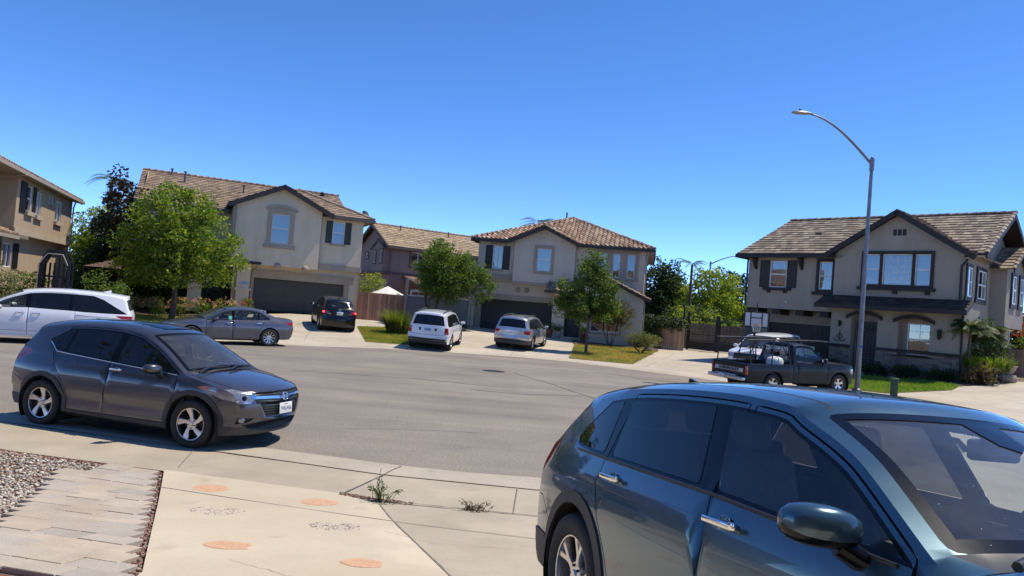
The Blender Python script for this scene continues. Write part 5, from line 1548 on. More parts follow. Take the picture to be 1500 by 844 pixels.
def window(h, u0, z0, u1, z1, v=0., style='hung', depth=.10, axis='u', fw=.05, blind=.55, sgn=1, uu=0.):
    """white vinyl window set in its opening: window (frame) > pane, blind, room"""
    if axis == 'u': f = lambda a, d, z: Vector((a, v + depth - d, z - h.zb))
    else: f = lambda a, d, z: Vector((uu - sgn * (depth - d), a, z - h.zb))
    def bx(mb, a0, a1, zz0, zz1, d0, d1):
        p = f(a0, d0, zz0); q = f(a1, d1, zz1)
        mb.bb(p.x, q.x, p.y, q.y, p.z, q.z)
    m = MB()
    bx(m, u0, u1, z0, z0 + fw, -.03, .045); bx(m, u0, u1, z1 - fw, z1, -.03, .045)
    bx(m, u0, u0 + fw, z0 + fw, z1 - fw, -.03, .045); bx(m, u1 - fw, u1, z0 + fw, z1 - fw, -.03, .045)
    zm = (z0 + z1) / 2
    if style == 'hung' or style == 'hunggrid': bx(m, u0 + fw, u1 - fw, zm - .03, zm + .03, -.02, .05)
    if style == 'slider': bx(m, (u0 + u1) / 2 - .03, (u0 + u1) / 2 + .03, z0 + fw, z1 - fw, -.02, .05)
    if style == 'grid':
        n = 4
        for i in range(1, n): a = u0 + (u1 - u0) * i / n; bx(m, a - .009, a + .009, z0 + fw, z1 - fw, -.012, .012)
        for i in range(1, 5): zz = z0 + (z1 - z0) * i / 5; bx(m, u0 + fw, u1 - fw, zz - .009, zz + .009, -.010, .010)
    if style == 'hunggrid':
        a = (u0 + u1) / 2; bx(m, a - .009, a + .009, zm + .03, z1 - fw, -.012, .012); zz = (zm + z1) / 2; bx(m, u0 + fw, u1 - fw, zz - .009, zz + .009, -.010, .010)
    w = m.build('window', WHITE, h.root)
    p = MB(); a, b, c, d = f(u0 + fw * .6, .0, z0 + fw * .6), f(u1 - fw * .6, .0, z0 + fw * .6), f(u1 - fw * .6, .0, z1 - fw * .6), f(u0 + fw * .6, .0, z1 - fw * .6)
    p.add([a, b, c, d], [(0, 1, 2, 3)]); p.build('pane', PANE, w)
    if blind > 0:
        bl = MB(); zt = z1 - fw; zb_ = z1 - (z1 - z0) * blind; n = max(3, int((zt - zb_) / .05))
        for i in range(n):
            zz = zt - (i + .5) * (zt - zb_) / n; hh = (zt - zb_) / n
            q = [f(u0 + fw * .8, -.045, zz + hh * .50), f(u1 - fw * .8, -.045, zz + hh * .50), f(u1 - fw * .8, -.075, zz - hh * .42), f(u0 + fw * .8, -.075, zz - hh * .42)]
            bl.add(q, [(0, 1, 2, 3)])
        bl.build('blind', BLIND, w)
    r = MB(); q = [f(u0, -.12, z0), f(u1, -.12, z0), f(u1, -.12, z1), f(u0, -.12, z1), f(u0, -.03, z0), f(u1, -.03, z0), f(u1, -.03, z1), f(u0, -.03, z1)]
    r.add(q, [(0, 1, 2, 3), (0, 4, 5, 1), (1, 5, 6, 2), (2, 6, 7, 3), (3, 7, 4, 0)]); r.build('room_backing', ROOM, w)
    return w
def shutter(h, u0, z0, u1, z1, v, m, axis='u', uu=0, sgn=1):
    mb = MB()
    def bx(a0, a1, zz0, zz1, d0, d1):
        if axis == 'u': mb.bb(a0, a1, v - d1, v - d0, zz0 - h.zb, zz1 - h.zb)
        else: mb.bb(uu + sgn * d0, uu + sgn * d1, a0, a1, zz0 - h.zb, zz1 - h.zb)
    bx(u0, u1, z0, z1, .004, .03)
    w = .045
    bx(u0, u0 + w, z0, z1, .03, .045); bx(u1 - w, u1, z0, z1, .03, .045)
    for zz in (z0, (z0 + z1) / 2 - w / 2, z1 - w): bx(u0 + w, u1 - w, zz, zz + w, .03, .045)
    n = int((z1 - z0) / .075)
    for i in range(n):
        zz = z0 + w + (z1 - z0 - 2 * w) * (i + .2) / n
        bx(u0 + w, u1 - w, zz, zz + .028, .03, .038)
    return mb.build('shutter', m, h.root)
def trim_frame(h, mb, u0, z0, u1, z1, w, v, d=.05, sides='lrtb'):
    b = lambda a0, a1, c0, c1: mb.bb(a0, a1, v - d, v + .02, c0 - h.zb, c1 - h.zb)
    if 't' in sides: b(u0 - w, u1 + w, z1, z1 + w)
    if 'b' in sides: b(u0 - w, u1 + w, z0 - w, z0)
    if 'l' in sides: b(u0 - w, u0, z0, z1)
    if 'r' in sides: b(u1, u1 + w, z0, z1)
def arch_band(h, mb, u0, u1, z0, rise, w, v, d=.07, n=12):
    P = []
    for i in range(n + 1):
        t = i / n; P.append((u0 + (u1 - u0) * t, z0 + rise * 4 * t * (1 - t)))
    for i in range(n):
        a, b = P[i], P[i + 1]
        vs = []
        for vv in (v - d, v + .02):
            vs += [(a[0], vv, a[1] - h.zb), (b[0], vv, b[1] - h.zb), (b[0], vv, b[1] + w - h.zb), (a[0], vv, a[1] + w - h.zb)]
        mb.add(vs, [(0, 1, 2, 3), (4, 7, 6, 5), (0, 4, 5, 1), (3, 2, 6, 7), (0, 3, 7, 4), (1, 5, 6, 2)])

def clip_convex(P, Q):
    """clip polygon P by convex polygon Q (counter-clockwise)"""
    for i in range(len(Q)):
        P = clip_half(P, Q[i], Q[(i + 1) % len(Q)])
        if len(P) < 3: return []
    return P
FLAT = [(.30, .215, .145), (.26, .185, .13), (.34, .25, .17), (.22, .165, .125), (.37, .27, .175), (.28, .21, .15)]
BROWNT = [(.30, .235, .175), (.25, .195, .15), (.35, .28, .20), (.21, .165, .13), (.40, .32, .23)]
BARREL = [(.34, .215, .145), (.28, .175, .12), (.40, .27, .185), (.22, .14, .10), (.45, .33, .235), (.31, .215, .16)]
def roofplane(h, mb, pts, style='flat', cols=FLAT, tw=.30, tl=.36, th=.038, seed=1):
    """tiles on a planar convex roof polygon; pts[0]->pts[1] is the eave, ordered counter-clockwise seen from above; (u,v,z world)"""
    rnd = random.Random(seed)
    P = [h.P(*p) for p in pts]
    o = P[0]; x = (P[1] - P[0]).normalized(); n = None
    for q in P[2:]:
        n = x.cross(q - o)
        if n.length > 1e-4: break
    n.normalize()
    if n.z < 0: n = -n
    y = n.cross(x)
    Q = [((p - o).dot(x), (p - o).dot(y)) for p in P]
    A = sum(Q[i][0] * Q[(i + 1) % len(Q)][1] - Q[(i + 1) % len(Q)][0] * Q[i][1] for i in range(len(Q)))
    if A < 0: Q = Q[::-1]
    x0, y0, x1, y1 = bbox(Q)
    to = lambda a, b, hgt: o + x * a + y * b + n * hgt
    rows = int(math.ceil((y1 - y0) / tl))
    for j in range(rows):
        b0 = y0 + j * tl; b1 = min(b0 + tl * 1.0, y1 + .001)
        off = (j % 2) * tw * .5 if style == 'flat' else 0
        na = int(math.ceil((x1 - x0) / tw)) + 1
        rowj = rnd.uniform(.92, 1.08)
        for i in range(-1, na):
            a0 = x0 + i * tw - off
            c = rnd.choice(cols); k = rnd.uniform(.88, 1.10) * rowj; c = tuple(q * k for q in c)
            if style == 'flat':
                cell = clip_convex([(a0 + .004, b0), (a0 + tw - .004, b0), (a0 + tw - .004, b1), (a0 + .004, b1)], Q)
                if len(cell) < 3: continue
                jit = rnd.uniform(-.004, .004)
                hh = lambda b: th * (1 - (b - b0) / tl) + .004 + jit
                vs = [to(a, b, hh(b)) for a, b in cell]; m = len(vs)
                fs = [list(range(m))]
                mb.add(vs, fs, 0, c)
                low = [(a, b) for a, b in cell if abs(b - b0) < 1e-5]
                if len(low) >= 2:
                    l0, l1 = min(low), max(low)
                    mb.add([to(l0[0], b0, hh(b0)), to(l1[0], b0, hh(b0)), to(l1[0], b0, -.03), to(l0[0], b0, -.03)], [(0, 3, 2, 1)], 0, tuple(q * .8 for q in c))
            else:
                ns = 5
                for s in range(ns):
                    s0, s1 = s / ns, (s + 1) / ns
                    cell = clip_convex([(a0 + tw * s0, b0), (a0 + tw * s1, b0), (a0 + tw * s1, b1), (a0 + tw * s0, b1)], Q)
                    if len(cell) < 3: continue
                    prof = lambda a: .085 * max(0., sin(pi * min(1, max(0, ((a - a0) / tw) / .72)))) ** .8 + .004
                    hh = lambda a, b: prof(a) + th * (1 - (b - b0) / tl)
                    vs = [to(a, b, hh(a, b)) for a, b in cell]
                    mb.add(vs, [list(range(len(vs)))], 0, c, True)
                    low = [(a, b) for a, b in cell if abs(b - b0) < 1e-5]
                    if len(low) >= 2:
                        l0, l1 = min(low), max(low)
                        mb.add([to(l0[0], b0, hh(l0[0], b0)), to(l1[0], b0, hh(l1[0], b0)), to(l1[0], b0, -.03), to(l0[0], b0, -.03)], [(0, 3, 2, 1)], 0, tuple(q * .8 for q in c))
    # deck under the tiles
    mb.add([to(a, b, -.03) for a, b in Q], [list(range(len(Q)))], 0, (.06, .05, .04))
def ridge_tiles(h, mb, a, b, cols, r=.11, seed=2):
    rnd = random.Random(seed); A, B = h.P(*a), h.P(*b); d = B - A; L = d.length; n = max(1, int(L / .38)); d.normalize()
    s = d.cross(Vector((0, 0, 1))).normalized(); up = s.cross(d).normalized()
    for i in range(n):
        p0 = A + d * (L * i / n); p1 = A + d * (L * (i + 1.08) / n); c = rnd.choice(cols); k = rnd.uniform(.85, 1.1); c = tuple(q * k for q in c)
        vs = []
        for p, e in ((p0, .0), (p1, .018)):
            for t in range(6): 
                an = pi * t / 5; vs.append(p + s * (cos(an) * (r + e)) + up * (sin(an) * (r + e) * .8 + .0))
        mb.add(vs, [(t, t + 1, 7 + t, 6 + t) for t in range(5)] + [list(range(6)), list(range(11, 5, -1))], 0, c, True)
def beam(h, mb, a, b, w, d, up=(0, 0, 1)):
    """box beam between two points (u,v,z world); w across, d tall (hanging below the line)"""
    A, B = h.P(*a), h.P(*b); t = (B - A).normalized(); s = t.cross(Vector(up)).normalized(); q = s.cross(t).normalized()
    vs = []
    for p in (A, B):
        for i, j in ((-1, 0), (1, 0), (1, -1), (-1, -1)): vs.append(p + s * (w / 2 * i) + q * (d * j))
    mb.add(vs, [(0, 1, 2, 3), (7, 6, 5, 4), (0, 4, 5, 1), (1, 5, 6, 2), (2, 6, 7, 3), (3, 7, 4, 0)])
def soffit(h, mb, pts):
    vs = [h.P(*p) for p in pts]; mb.add(vs, [list(range(len(vs)))])
def garage_door(h, u0, z0, u1, z1, v, m, cols=8, rows=4):
    mb = MB(); b = lambda a0, a1, c0, c1, d0, d1: mb.bb(a0, a1, v + d0, v + d1, c0 - h.zb, c1 - h.zb)
    rh = (z1 - z0) / rows
    for r in range(rows):
        zz = z0 + r * rh
        b(u0, u1, zz + .008, zz + rh - .008, 0, .05)
        cw = (u1 - u0) / cols
        for c in range(cols):
            a = u0 + c * cw
            # raised stiles round a sunk panel
            b(a + .10, a + cw - .10, zz + .10, zz + .13, -.018, 0); b(a + .10, a + cw - .10, zz + rh - .13, zz + rh - .10, -.018, 0)
            b(a + .10, a + .13, zz + .13, zz + rh - .13, -.018, 0); b(a + cw - .13, a + cw - .10, zz + .13, zz + rh - .13, -.018, 0)
    b(u0, u1, z0, z1, .052, .07)
    return mb.build('garage_door', m, h.root)
def sconce(h, u, z, v, s=1.):
    mb = MB(); p = h.P(u, v - .13 * s, z)
    mb.lathe([(0, .22 * s), (.07 * s, .17 * s), (.085 * s, .13 * s), (.075 * s, .12 * s), (.055 * s, -.12 * s), (.03 * s, -.16 * s), (0, -.2 * s)], 6, Matrix.Translation(p))
    mb.tube([p + Vector((0, .13 * s, .05 * s)), p + Vector((0, .02, .20 * s))], .012, 6)
    mb.bb(p.x - .05, p.x + .05, v - .02, v, p.z - .12 * s, p.z + .12 * s)
    return mb.build('wall_lamp', METALD, h.root)
def pipe(h, pts, m=None, r=.04, name='downpipe'):
    mb = MB(); mb.tube([h.P(*p) for p in pts], r, 8); return mb.build(name, m or PIPEM, h.root)
def number_plaque(h, u, z, v, s, m, ink, w=.5, hh=.18):
    mb = MB(); mb.bb(u - w / 2, u + w / 2, v - .03, v, z - hh / 2 - h.zb, z + hh / 2 - h.zb)
    p = mb.build('number_plaque', m, h.root)
    V, F = text_geo(s, hh * .8, .002); Mx = frameM(h.P(u, v - .033, z), (1, 0, 0), (0, 0, 1))
    t = MB(); t.add([Mx @ q for q in V], F); t.build('plaque_digits', ink, p)
ST1 = stucco('warm cream stucco', (.72, .60, .43)); ST1B = stucco('taupe trim stucco', (.42, .35, .265))
ST2 = stucco('pale taupe stucco', (.57, .50, .41)); ST2B = stucco('grey taupe trim stucco', (.37, .31, .25))
ST3 = stucco('grey beige stucco', (.37, .32, .265))
ST4 = stucco('tan stucco', (.44, .335, .23)); ST4B = stucco('cream stucco band', (.46, .37, .27))
ST5 = stucco('mauve brown stucco', (.30, .22, .19)); ST5B = stucco('dark mauve trim', (.15, .11, .097))
DOORG = plain('grey green door paint', (.055, .057, .050), .6, var=.08)
DOORD = plain('charcoal door paint', (.030, .028, .029), .6, var=.1)
DOORB = plain('near black door paint', (.014, .013, .013), .5, var=.15)

def house_one():
    h = House('house', 'cream two storey house with an arched gable window above a grey green garage door', 'house', (-12.436, 42.0), 25, .88)
    zb = .6
    w = MB()
    # upper front, gabled, overhanging the garage
    wall(h, w, [(-4.14, 3.55), (.77, 3.55), (.77, 7.05), (-1.53, 8.15), (-4.14, 6.98)], [(-2.05, 4.92, -1.03, 6.62)], 0.0)
    wall(h, w, [(.77, 3.90), (3.42, 3.90), (3.42, 7.0), (.77, 7.0)], [(1.55, 5.30, 2.27, 6.60)], .45)
    w.add([h.P(.77, 0, 3.55), h.P(.77, .45, 3.55), h.P(.77, .45, 7.0), h.P(.77, 0, 7.0)], [(0, 1, 2, 3)])
    w.add([h.P(-4.14, 0, 3.55), h.P(.77, 0, 3.55), h.P(.77, .9, 3.55), h.P(-4.14, .9, 3.55)], [(0, 1, 2, 3)])
    w.add([h.P(.77, .45, 3.90), h.P(3.42, .45, 3.90), h.P(3.42, .9, 3.90), h.P(.77, .9, 3.90)], [(0, 1, 2, 3)])
    # garage wall
    wall(h, w, [(-3.9, zb), (3.42, zb), (3.42, 3.95), (-3.9, 3.95)], [(-2.72, zb + .01, 2.60, 2.80)], .72, .30)
    wall_side(h, w, .45, 11, 3.42, zb, 7.0); wall_side(h, w, 0, 2.6, -4.14, 3.4, 6.95)
    # left wing behind the tree
    wall(h, w, [(-9.0, zb), (-4.14, zb), (-4.14, 6.75), (-9.0, 6.75)], [(-7.4, 4.6, -5.9, 6.2), (-7.2, 1.5, -5.9, 3.0)], 2.55)
    wall_side(h, w, 2.55, 11, -9.0, zb, 6.7, [(11, 6.7), (8, 9.0), (6.4, 8.9), (2.55, 6.7)])
    w.add([h.P(3.42, 11, zb), h.P(-9, 11, zb), h.P(-9, 11, 6.9), h.P(3.42, 11, 6.9)], [(0, 1, 2, 3)])
    h.part('wall', w, ST1)
    # porch: pillars, dark recess, small roof
    p = MB()
    for u in (-3.32, -5.85):
        p.bb(u - .36, u + .36, .35, 1.05, zb - .88, 3.55 - .88); p.bb(u - .45, u + .45, .26, 1.14, 2.0 - .88, 2.12 - .88)
    p.bb(-6.2, -2.95, .45, .95, 3.3 - .88, 3.75 - .88)
    h.part('porch', p, ST1)
    d = MB(); d.bb(-5.5, -3.7, 2.35, 2.42, zb - .88, 3.2 - .88); d.bb(-4.95, -4.05, 2.28, 2.35, .95 - .88, 3.0 - .88); h.part('front_door', d, DOORB)
    pr = MB(); roofplane(h, pr, [(-6.6, .05, 3.72), (-2.5, .05, 3.72), (-2.5, 2.6, 4.75), (-6.6, 2.6, 4.75)], 'flat', FLAT, seed=3); h.part('porch_roof', pr, TILE)
    fb = MB(); beam(h, fb, (-6.65, .0, 3.70), (-2.45, .0, 3.70), .06, .16); beam(h, fb, (-2.46, 0, 3.70), (-2.46, 2.6, 4.73), .06, .16); h.part('porch_fascia', fb, FASC)
    # trim
    t = MB()
    trim_frame(h, t, -2.05, 4.92, -1.03, 6.62, .24, 0, .05, 'lr')
    t.bb(-2.29, -.79, -.05, .02, 6.62 - h.zb, 6.80 - h.zb)
    arch_band(h, t, -2.42, -.66, 6.80, .20, .15, 0, .10)
    vs = []; n = 10
    P = [(-2.29 + 1.5 * k / n, 6.80 + .20 * 4 * (k / n) * (1 - k / n)) for k in range(n + 1)]
    t.add([(u, -.045, z - h.zb) for u, z in P] + [(-2.29, -.045, 6.72 - h.zb), (-.79, -.045, 6.72 - h.zb)], [list(range(n + 1)) + [n + 2, n + 1]])
    t.bb(-2.42, -.66, -.12, .02, 4.60 - h.zb, 4.80 - h.zb)
    h.part('window_surround', t, ST1B); t = MB()
    t.bb(1.48, 2.36, .35, .47, 6.74 - h.zb, 6.82 - h.zb); t.bb(1.42, 2.40, .34, .47, 5.14 - h.zb, 5.24 - h.zb)
    h.part('window_surround', t, ST1B); t = MB()
    t.bb(.77, 3.48, .36, .46, 3.62 - h.zb, 3.96 - h.zb)
    h.part('wall_band', t, ST1B); t = MB()
    t.bb(-2.95, 3.10, .66, .73, 2.80 - h.zb, 3.16 - h.zb); t.bb(-2.95, -2.72, .66, .73, zb - h.zb, 2.80 - h.zb); t.bb(2.60, 2.85, .66, .73, zb - h.zb, 2.80 - h.zb)
    t.bb(-3.0, 3.15, .60, .73, 3.16 - h.zb, 3.26 - h.zb)
    h.part('garage_surround', t, ST1B)
    for u in (-1.55, .05):
        t = MB(); t.lathe([(0, .06), (.20, .06), (.20, -.04), (0, -.04)], 16, Matrix.Translation(h.P(u, .02, 3.55)) @ Matrix.Rotation(pi / 2, 4, 'X')); h.part('round_corbel', t, ST1B)
    window(h, -2.05, 4.92, -1.03, 6.62, 0, 'hung', .10, blind=.52); window(h, 1.55, 5.30, 2.27, 6.60, .45, 'hunggrid', .08, blind=.5)
    window(h, -7.4, 4.6, -5.9, 6.2, 2.55, 'hung', .10, blind=.4); window(h, -7.2, 1.5, -5.9, 3.0, 2.55, 'hung', .1, blind=.4)
    shutter(h, 1.14, 5.27, 1.53, 6.63, .45, SHUT_G); shutter(h, 2.29, 5.27, 2.68, 6.63, .45, SHUT_G)
    garage_door(h, -2.72, .86, 2.60, 2.80, 1.0, DOORG)
    # roofs
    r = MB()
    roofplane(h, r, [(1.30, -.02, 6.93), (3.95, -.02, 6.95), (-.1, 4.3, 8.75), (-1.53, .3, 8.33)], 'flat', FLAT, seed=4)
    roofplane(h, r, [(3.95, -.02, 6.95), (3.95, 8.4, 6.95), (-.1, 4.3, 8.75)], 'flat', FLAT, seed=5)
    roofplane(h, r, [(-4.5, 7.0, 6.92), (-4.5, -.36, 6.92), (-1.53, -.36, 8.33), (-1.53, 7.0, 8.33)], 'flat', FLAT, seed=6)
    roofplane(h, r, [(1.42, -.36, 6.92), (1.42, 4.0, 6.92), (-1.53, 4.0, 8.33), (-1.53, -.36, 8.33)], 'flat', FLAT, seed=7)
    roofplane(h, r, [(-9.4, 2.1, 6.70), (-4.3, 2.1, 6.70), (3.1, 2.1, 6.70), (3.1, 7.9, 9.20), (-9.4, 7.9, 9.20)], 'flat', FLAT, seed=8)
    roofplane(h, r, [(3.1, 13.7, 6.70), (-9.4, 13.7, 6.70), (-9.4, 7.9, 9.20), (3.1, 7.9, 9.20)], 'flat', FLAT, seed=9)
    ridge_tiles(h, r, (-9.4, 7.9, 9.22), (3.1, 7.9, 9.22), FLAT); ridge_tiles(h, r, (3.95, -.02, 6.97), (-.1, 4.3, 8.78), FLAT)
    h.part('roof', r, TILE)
    f = MB()
    beam(h, f, (-4.55, -.40, 6.90), (-1.53, -.40, 8.33), .07, .26); beam(h, f, (-1.53, -.40, 8.33), (1.46, -.40, 6.90), .07, .26)
    h.part('barge_board', f, FASC)
    f = MB(); beam(h, f, (1.25, -.06, 6.93), (4.0, -.06, 6.93), .10, .18); beam(h, f, (3.98, -.06, 6.93), (3.98, 8.4, 6.93), .10, .18); beam(h, f, (-9.4, 2.04, 6.69), (-4.3, 2.04, 6.69), .10, .18)
    h.part('gutter', f, FASC2)
    s = MB(); soffit(h, s, [(-4.5, -.38, 6.78), (-1.53, -.38, 8.16), (-1.53, .02, 8.16), (-4.5, .02, 6.78)]); soffit(h, s, [(1.42, -.38, 6.78), (-1.53, -.38, 8.16), (-1.53, .02, 8.16), (1.42, .02, 6.78)])
    soffit(h, s, [(.77, -.02, 6.80), (3.95, -.02, 6.80), (3.95, .5, 6.84), (.77, .5, 6.84)]); soffit(h, s, [(3.95, 0, 6.80), (3.95, 8.4, 6.80), (3.4, 8.4, 6.84), (3.4, 0, 6.84)]); soffit(h, s, [(-9.4, 2.08, 6.54), (-4.2, 2.08, 6.54), (-4.2, 2.6, 6.6), (-9.4, 2.6, 6.6)])
    h.part('soffit', s, SOFF)
    pipe(h, [(-4.05, -.12, 6.8), (-4.05, -.08, 4.0)]); pipe(h, [(-2.55, .0, 3.60), (-2.75, .30, 3.25), (-2.85, .60, 3.0), (-2.85, .60, .9)]); pipe(h, [(.83, .38, 6.75), (.83, .38, 4.0)], r=.03)
    for u, v, z, hh in ((-6.9, 6.2, 8.5, .65), (-3.4, 5.6, 8.25, .45), (-7.7, 7.5, 9.1, .3)): 
        m = MB(); m.tube([h.P(u, v, z - .1), h.P(u, v, z + hh)], .06, 8); m.tube([h.P(u, v, z + hh), h.P(u, v, z + hh + .06)], .10, 8); m.build('vent_pipe', FASC2, h.root)
    m = MB(); Mx = Matrix.Translation(h.P(3.7, 1.6, 7.42)) @ Matrix.Rotation(R(55), 4, 'X') @ Matrix.Rotation(R(20), 4, 'Y')
    m.lathe([(0, 0), (.12, .01), (.20, .035), (.25, .06)], 20, Mx); m.tube([h.P(3.7, 1.6, 7.4), h.P(3.7, 1.7, 7.0)], .03, 6); m.tube([Mx @ Vector((0, -.2, .03)), Mx @ Vector((0, -.1, .2))], .015, 6)
    m.build('satellite_dish', METALD, h.root)
    m = MB(); m.ball(h.P(1.9, 7.4, 9.1), (.16, .16, .2)); m.tube([h.P(1.9, 7.4, 9.0), h.P(1.9, 7.4, 8.8)], .05, 6); m.build('roof_vent', METALD, h.root)
    number_plaque(h, -3.28, 2.42, .35, '2964', plain('pale blue plaque', (.45, .48, .56), .5, var=.1), plain('plaque ink', (.05, .06, .10), .5, var=0), .52, .20)
    return h

def house_two():
    h = House('house', 'taupe two storey house with terracotta hip roof and three narrow upstairs windows', 'house', (.207, 46.0), -11, .62)
    zb = .35
    w = MB()
    wall(h, w, [(-2.72, 3.95), (-.24, 3.95), (-.24, 6.65), (-2.72, 6.65)], [(-1.74, 4.72, -1.08, 6.22)], .35)
    wall(h, w, [(-.24, 3.80), (3.76, 3.80), (3.76, 6.65), (1.75, 7.55), (-.24, 6.68)], [(1.28, 4.74, 2.20, 6.22)], 0)
    wall(h, w, [(3.76, zb), (8.22, zb), (8.22, 6.6), (3.76, 6.6)], [(5.22, 4.68, 5.78, 6.20), (6.16, 4.68, 6.64, 6.20), (7.08, 4.68, 7.58, 6.20), (5.3, 1.2, 7.3, 2.9)], .35)
    for u in (-.24, 3.76): w.add([h.P(u, 0, 3.8), h.P(u, .36, 3.8), h.P(u, .36, 6.66), h.P(u, 0, 6.66)], [(0, 1, 2, 3)])
    w.add([h.P(-.24, 0, 3.8), h.P(3.76, 0, 3.8), h.P(3.76, .8, 3.8), h.P(-.24, .8, 3.8)], [(0, 1, 2, 3)])
    wall(h, w, [(-2.72, zb), (3.76, zb), (3.76, 4.0), (-2.72, 4.0)], [(-2.36, zb + .01, 2.50, 2.70), (3.30, zb + .01, 3.75, 2.4)], .55, .28)
    wall_side(h, w, .3, 11.2, 8.22, zb, 6.6); wall_side(h, w, .3, 11.2, -2.72, zb, 6.6)
    w.add([h.P(-2.72, 11.2, zb), h.P(8.22, 11.2, zb), h.P(8.22, 11.2, 6.6), h.P(-2.72, 11.2, 6.6)], [(0, 1, 2, 3)])
    # one storey gabled wing at the right and the doorway bay
    wall(h, w, [(4.55, zb), (8.30, zb), (8.30, 3.42), (5.6, 4.60), (4.55, 4.15)], [(5.15, 1.15, 6.95, 2.85)], -1.35)
    wall_side(h, w, -1.35, .4, 8.30, zb, 3.42); wall_side(h, w, -1.35, .4, 4.55, zb, 3.95)
    wall(h, w, [(2.62, zb), (4.55, zb), (4.55, 3.5), (2.62, 3.5)], [(3.42, zb + .01, 4.45, 2.62)], -.55, .5)
    wall_side(h, w, -.55, .6, 2.62, zb, 3.5)
    h.part('wall', w, ST2)
    t = MB()
    trim_frame(h, t, 1.28, 4.74, 2.20, 6.22, .20, 0, .05)
    h.part('window_surround', t, ST2B); t = MB()
    t.bb(-1.98, -.80, .28, .37, 6.32 - h.zb, 6.46 - h.zb); t.bb(-1.85, -.95, .28, .37, 4.56 - h.zb, 4.66 - h.zb)
    h.part('window_surround', t, ST2B); t = MB()
    t.bb(-2.78, -.24, .26, .36, 4.02 - h.zb, 4.34 - h.zb); t.bb(-.24, 3.80, -.04, .02, 3.80 - h.zb, 3.98 - h.zb)
    h.part('wall_band', t, ST2B); t = MB()
    for a, b in ((4.98, 5.22), (5.78, 6.16), (6.64, 7.08), (7.58, 7.80)): t.bb(a, b, .29, .37, 4.68 - h.zb, 6.20 - h.zb)
    t.bb(4.98, 7.80, .29, .37, 6.20 - h.zb, 6.36 - h.zb); t.bb(4.92, 7.86, .25, .37, 4.52 - h.zb, 4.68 - h.zb)
    h.part('window_surround', t, ST2B); t = MB()
    t.bb(-2.55, 2.75, .49, .56, 2.70 - h.zb, 3.05 - h.zb); t.bb(2.50, 2.72, .49, .56, zb - h.zb, 2.70 - h.zb); t.bb(-2.70, -2.36, .49, .56, zb - h.zb, 2.70 - h.zb)
    h.part('garage_surround', t, ST2B); t = MB()
    trim_frame(h, t, 5.15, 1.15, 6.95, 2.85, .12, -1.35, .04); h.part('window_surround', t, ST2B)
    for u in (.10, .68): t = MB(); t.lathe([(0, -.16), (.17, -.16), (.17, .02), (0, .02)], 14, Matrix.Translation(h.P(u, .50, 3.42)) @ Matrix.Rotation(pi / 2, 4, 'X')); h.part('round_vent', t, ST2B)
    v = MB()
    for u, z in ((1.74, 7.12), (1.58, 6.88), (1.92, 6.88)): v.lathe([(0, -.012), (.10, -.012), (.10, .02)], 12, Matrix.Translation(h.P(u, 0, z)) @ Matrix.Rotation(pi / 2, 4, 'X'))
    h.part('gable_vent', v, DARKW)
    window(h, -1.74, 4.72, -1.08, 6.22, .35, 'slider', .08, blind=.9); window(h, 1.28, 4.74, 2.20, 6.22, 0, 'hung', .09, blind=.5)
    for a, b in ((5.22, 5.78), (6.16, 6.64), (7.08, 7.58)): window(h, a, 4.68, b, 6.20, .35, 'plain', .08, blind=.0 if a > 7 else .35)
    window(h, 5.15, 1.15, 6.95, 2.85, -1.35, 'slider', .1, blind=.5)
    shutter(h, -2.24, 4.68, -1.76, 6.26, .35, SHUT_B); shutter(h, -1.06, 4.68, -.58, 6.26, .35, SHUT_B)
    garage_door(h, -2.36, .60, 2.50, 2.70, .85, DOORD)
    d = MB(); d.bb(3.42, 4.45, -.12, -.05, .62 - h.zb, 2.62 - h.zb)
    for k in range(2):
        for q in range(3): d.bb(3.52 + k * .46, 3.90 + k * .46, -.135, -.12, .75 + q * .62 - h.zb, 1.27 + q * .62 - h.zb)
    h.part('front_door', d, DOORD)
    st = MB(); st.bb(3.3, 4.6, -1.0, -.05, -.35, .04); h.part('door_step', st, CONC)
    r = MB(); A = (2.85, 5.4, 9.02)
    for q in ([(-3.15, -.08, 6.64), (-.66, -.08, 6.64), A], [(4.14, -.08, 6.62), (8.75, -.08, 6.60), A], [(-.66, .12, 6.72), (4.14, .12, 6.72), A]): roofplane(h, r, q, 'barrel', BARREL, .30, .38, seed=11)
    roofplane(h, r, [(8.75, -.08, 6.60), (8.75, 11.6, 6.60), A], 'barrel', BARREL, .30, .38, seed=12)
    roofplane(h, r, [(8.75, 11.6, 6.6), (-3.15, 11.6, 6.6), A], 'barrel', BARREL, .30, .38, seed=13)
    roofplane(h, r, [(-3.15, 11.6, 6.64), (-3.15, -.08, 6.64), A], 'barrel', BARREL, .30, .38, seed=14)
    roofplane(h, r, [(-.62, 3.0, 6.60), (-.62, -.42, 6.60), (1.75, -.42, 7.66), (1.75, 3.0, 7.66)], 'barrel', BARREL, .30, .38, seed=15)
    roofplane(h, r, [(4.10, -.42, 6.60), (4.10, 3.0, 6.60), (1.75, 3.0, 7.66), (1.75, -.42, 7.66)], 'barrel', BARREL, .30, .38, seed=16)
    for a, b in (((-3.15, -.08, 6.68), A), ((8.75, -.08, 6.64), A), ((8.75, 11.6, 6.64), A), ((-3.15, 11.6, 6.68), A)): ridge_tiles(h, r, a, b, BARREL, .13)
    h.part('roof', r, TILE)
    r = MB()
    roofplane(h, r, [(2.15, -1.15, 3.52), (4.6, -1.15, 3.52), (4.6, .55, 4.30), (2.15, .55, 4.30)], 'barrel', BARREL, .30, .38, seed=17)
    roofplane(h, r, [(8.70, -1.75, 3.34), (8.70, .4, 3.34), (5.6, .4, 4.72), (5.6, -1.75, 4.72)], 'barrel', BARREL, .30, .38, seed=18)
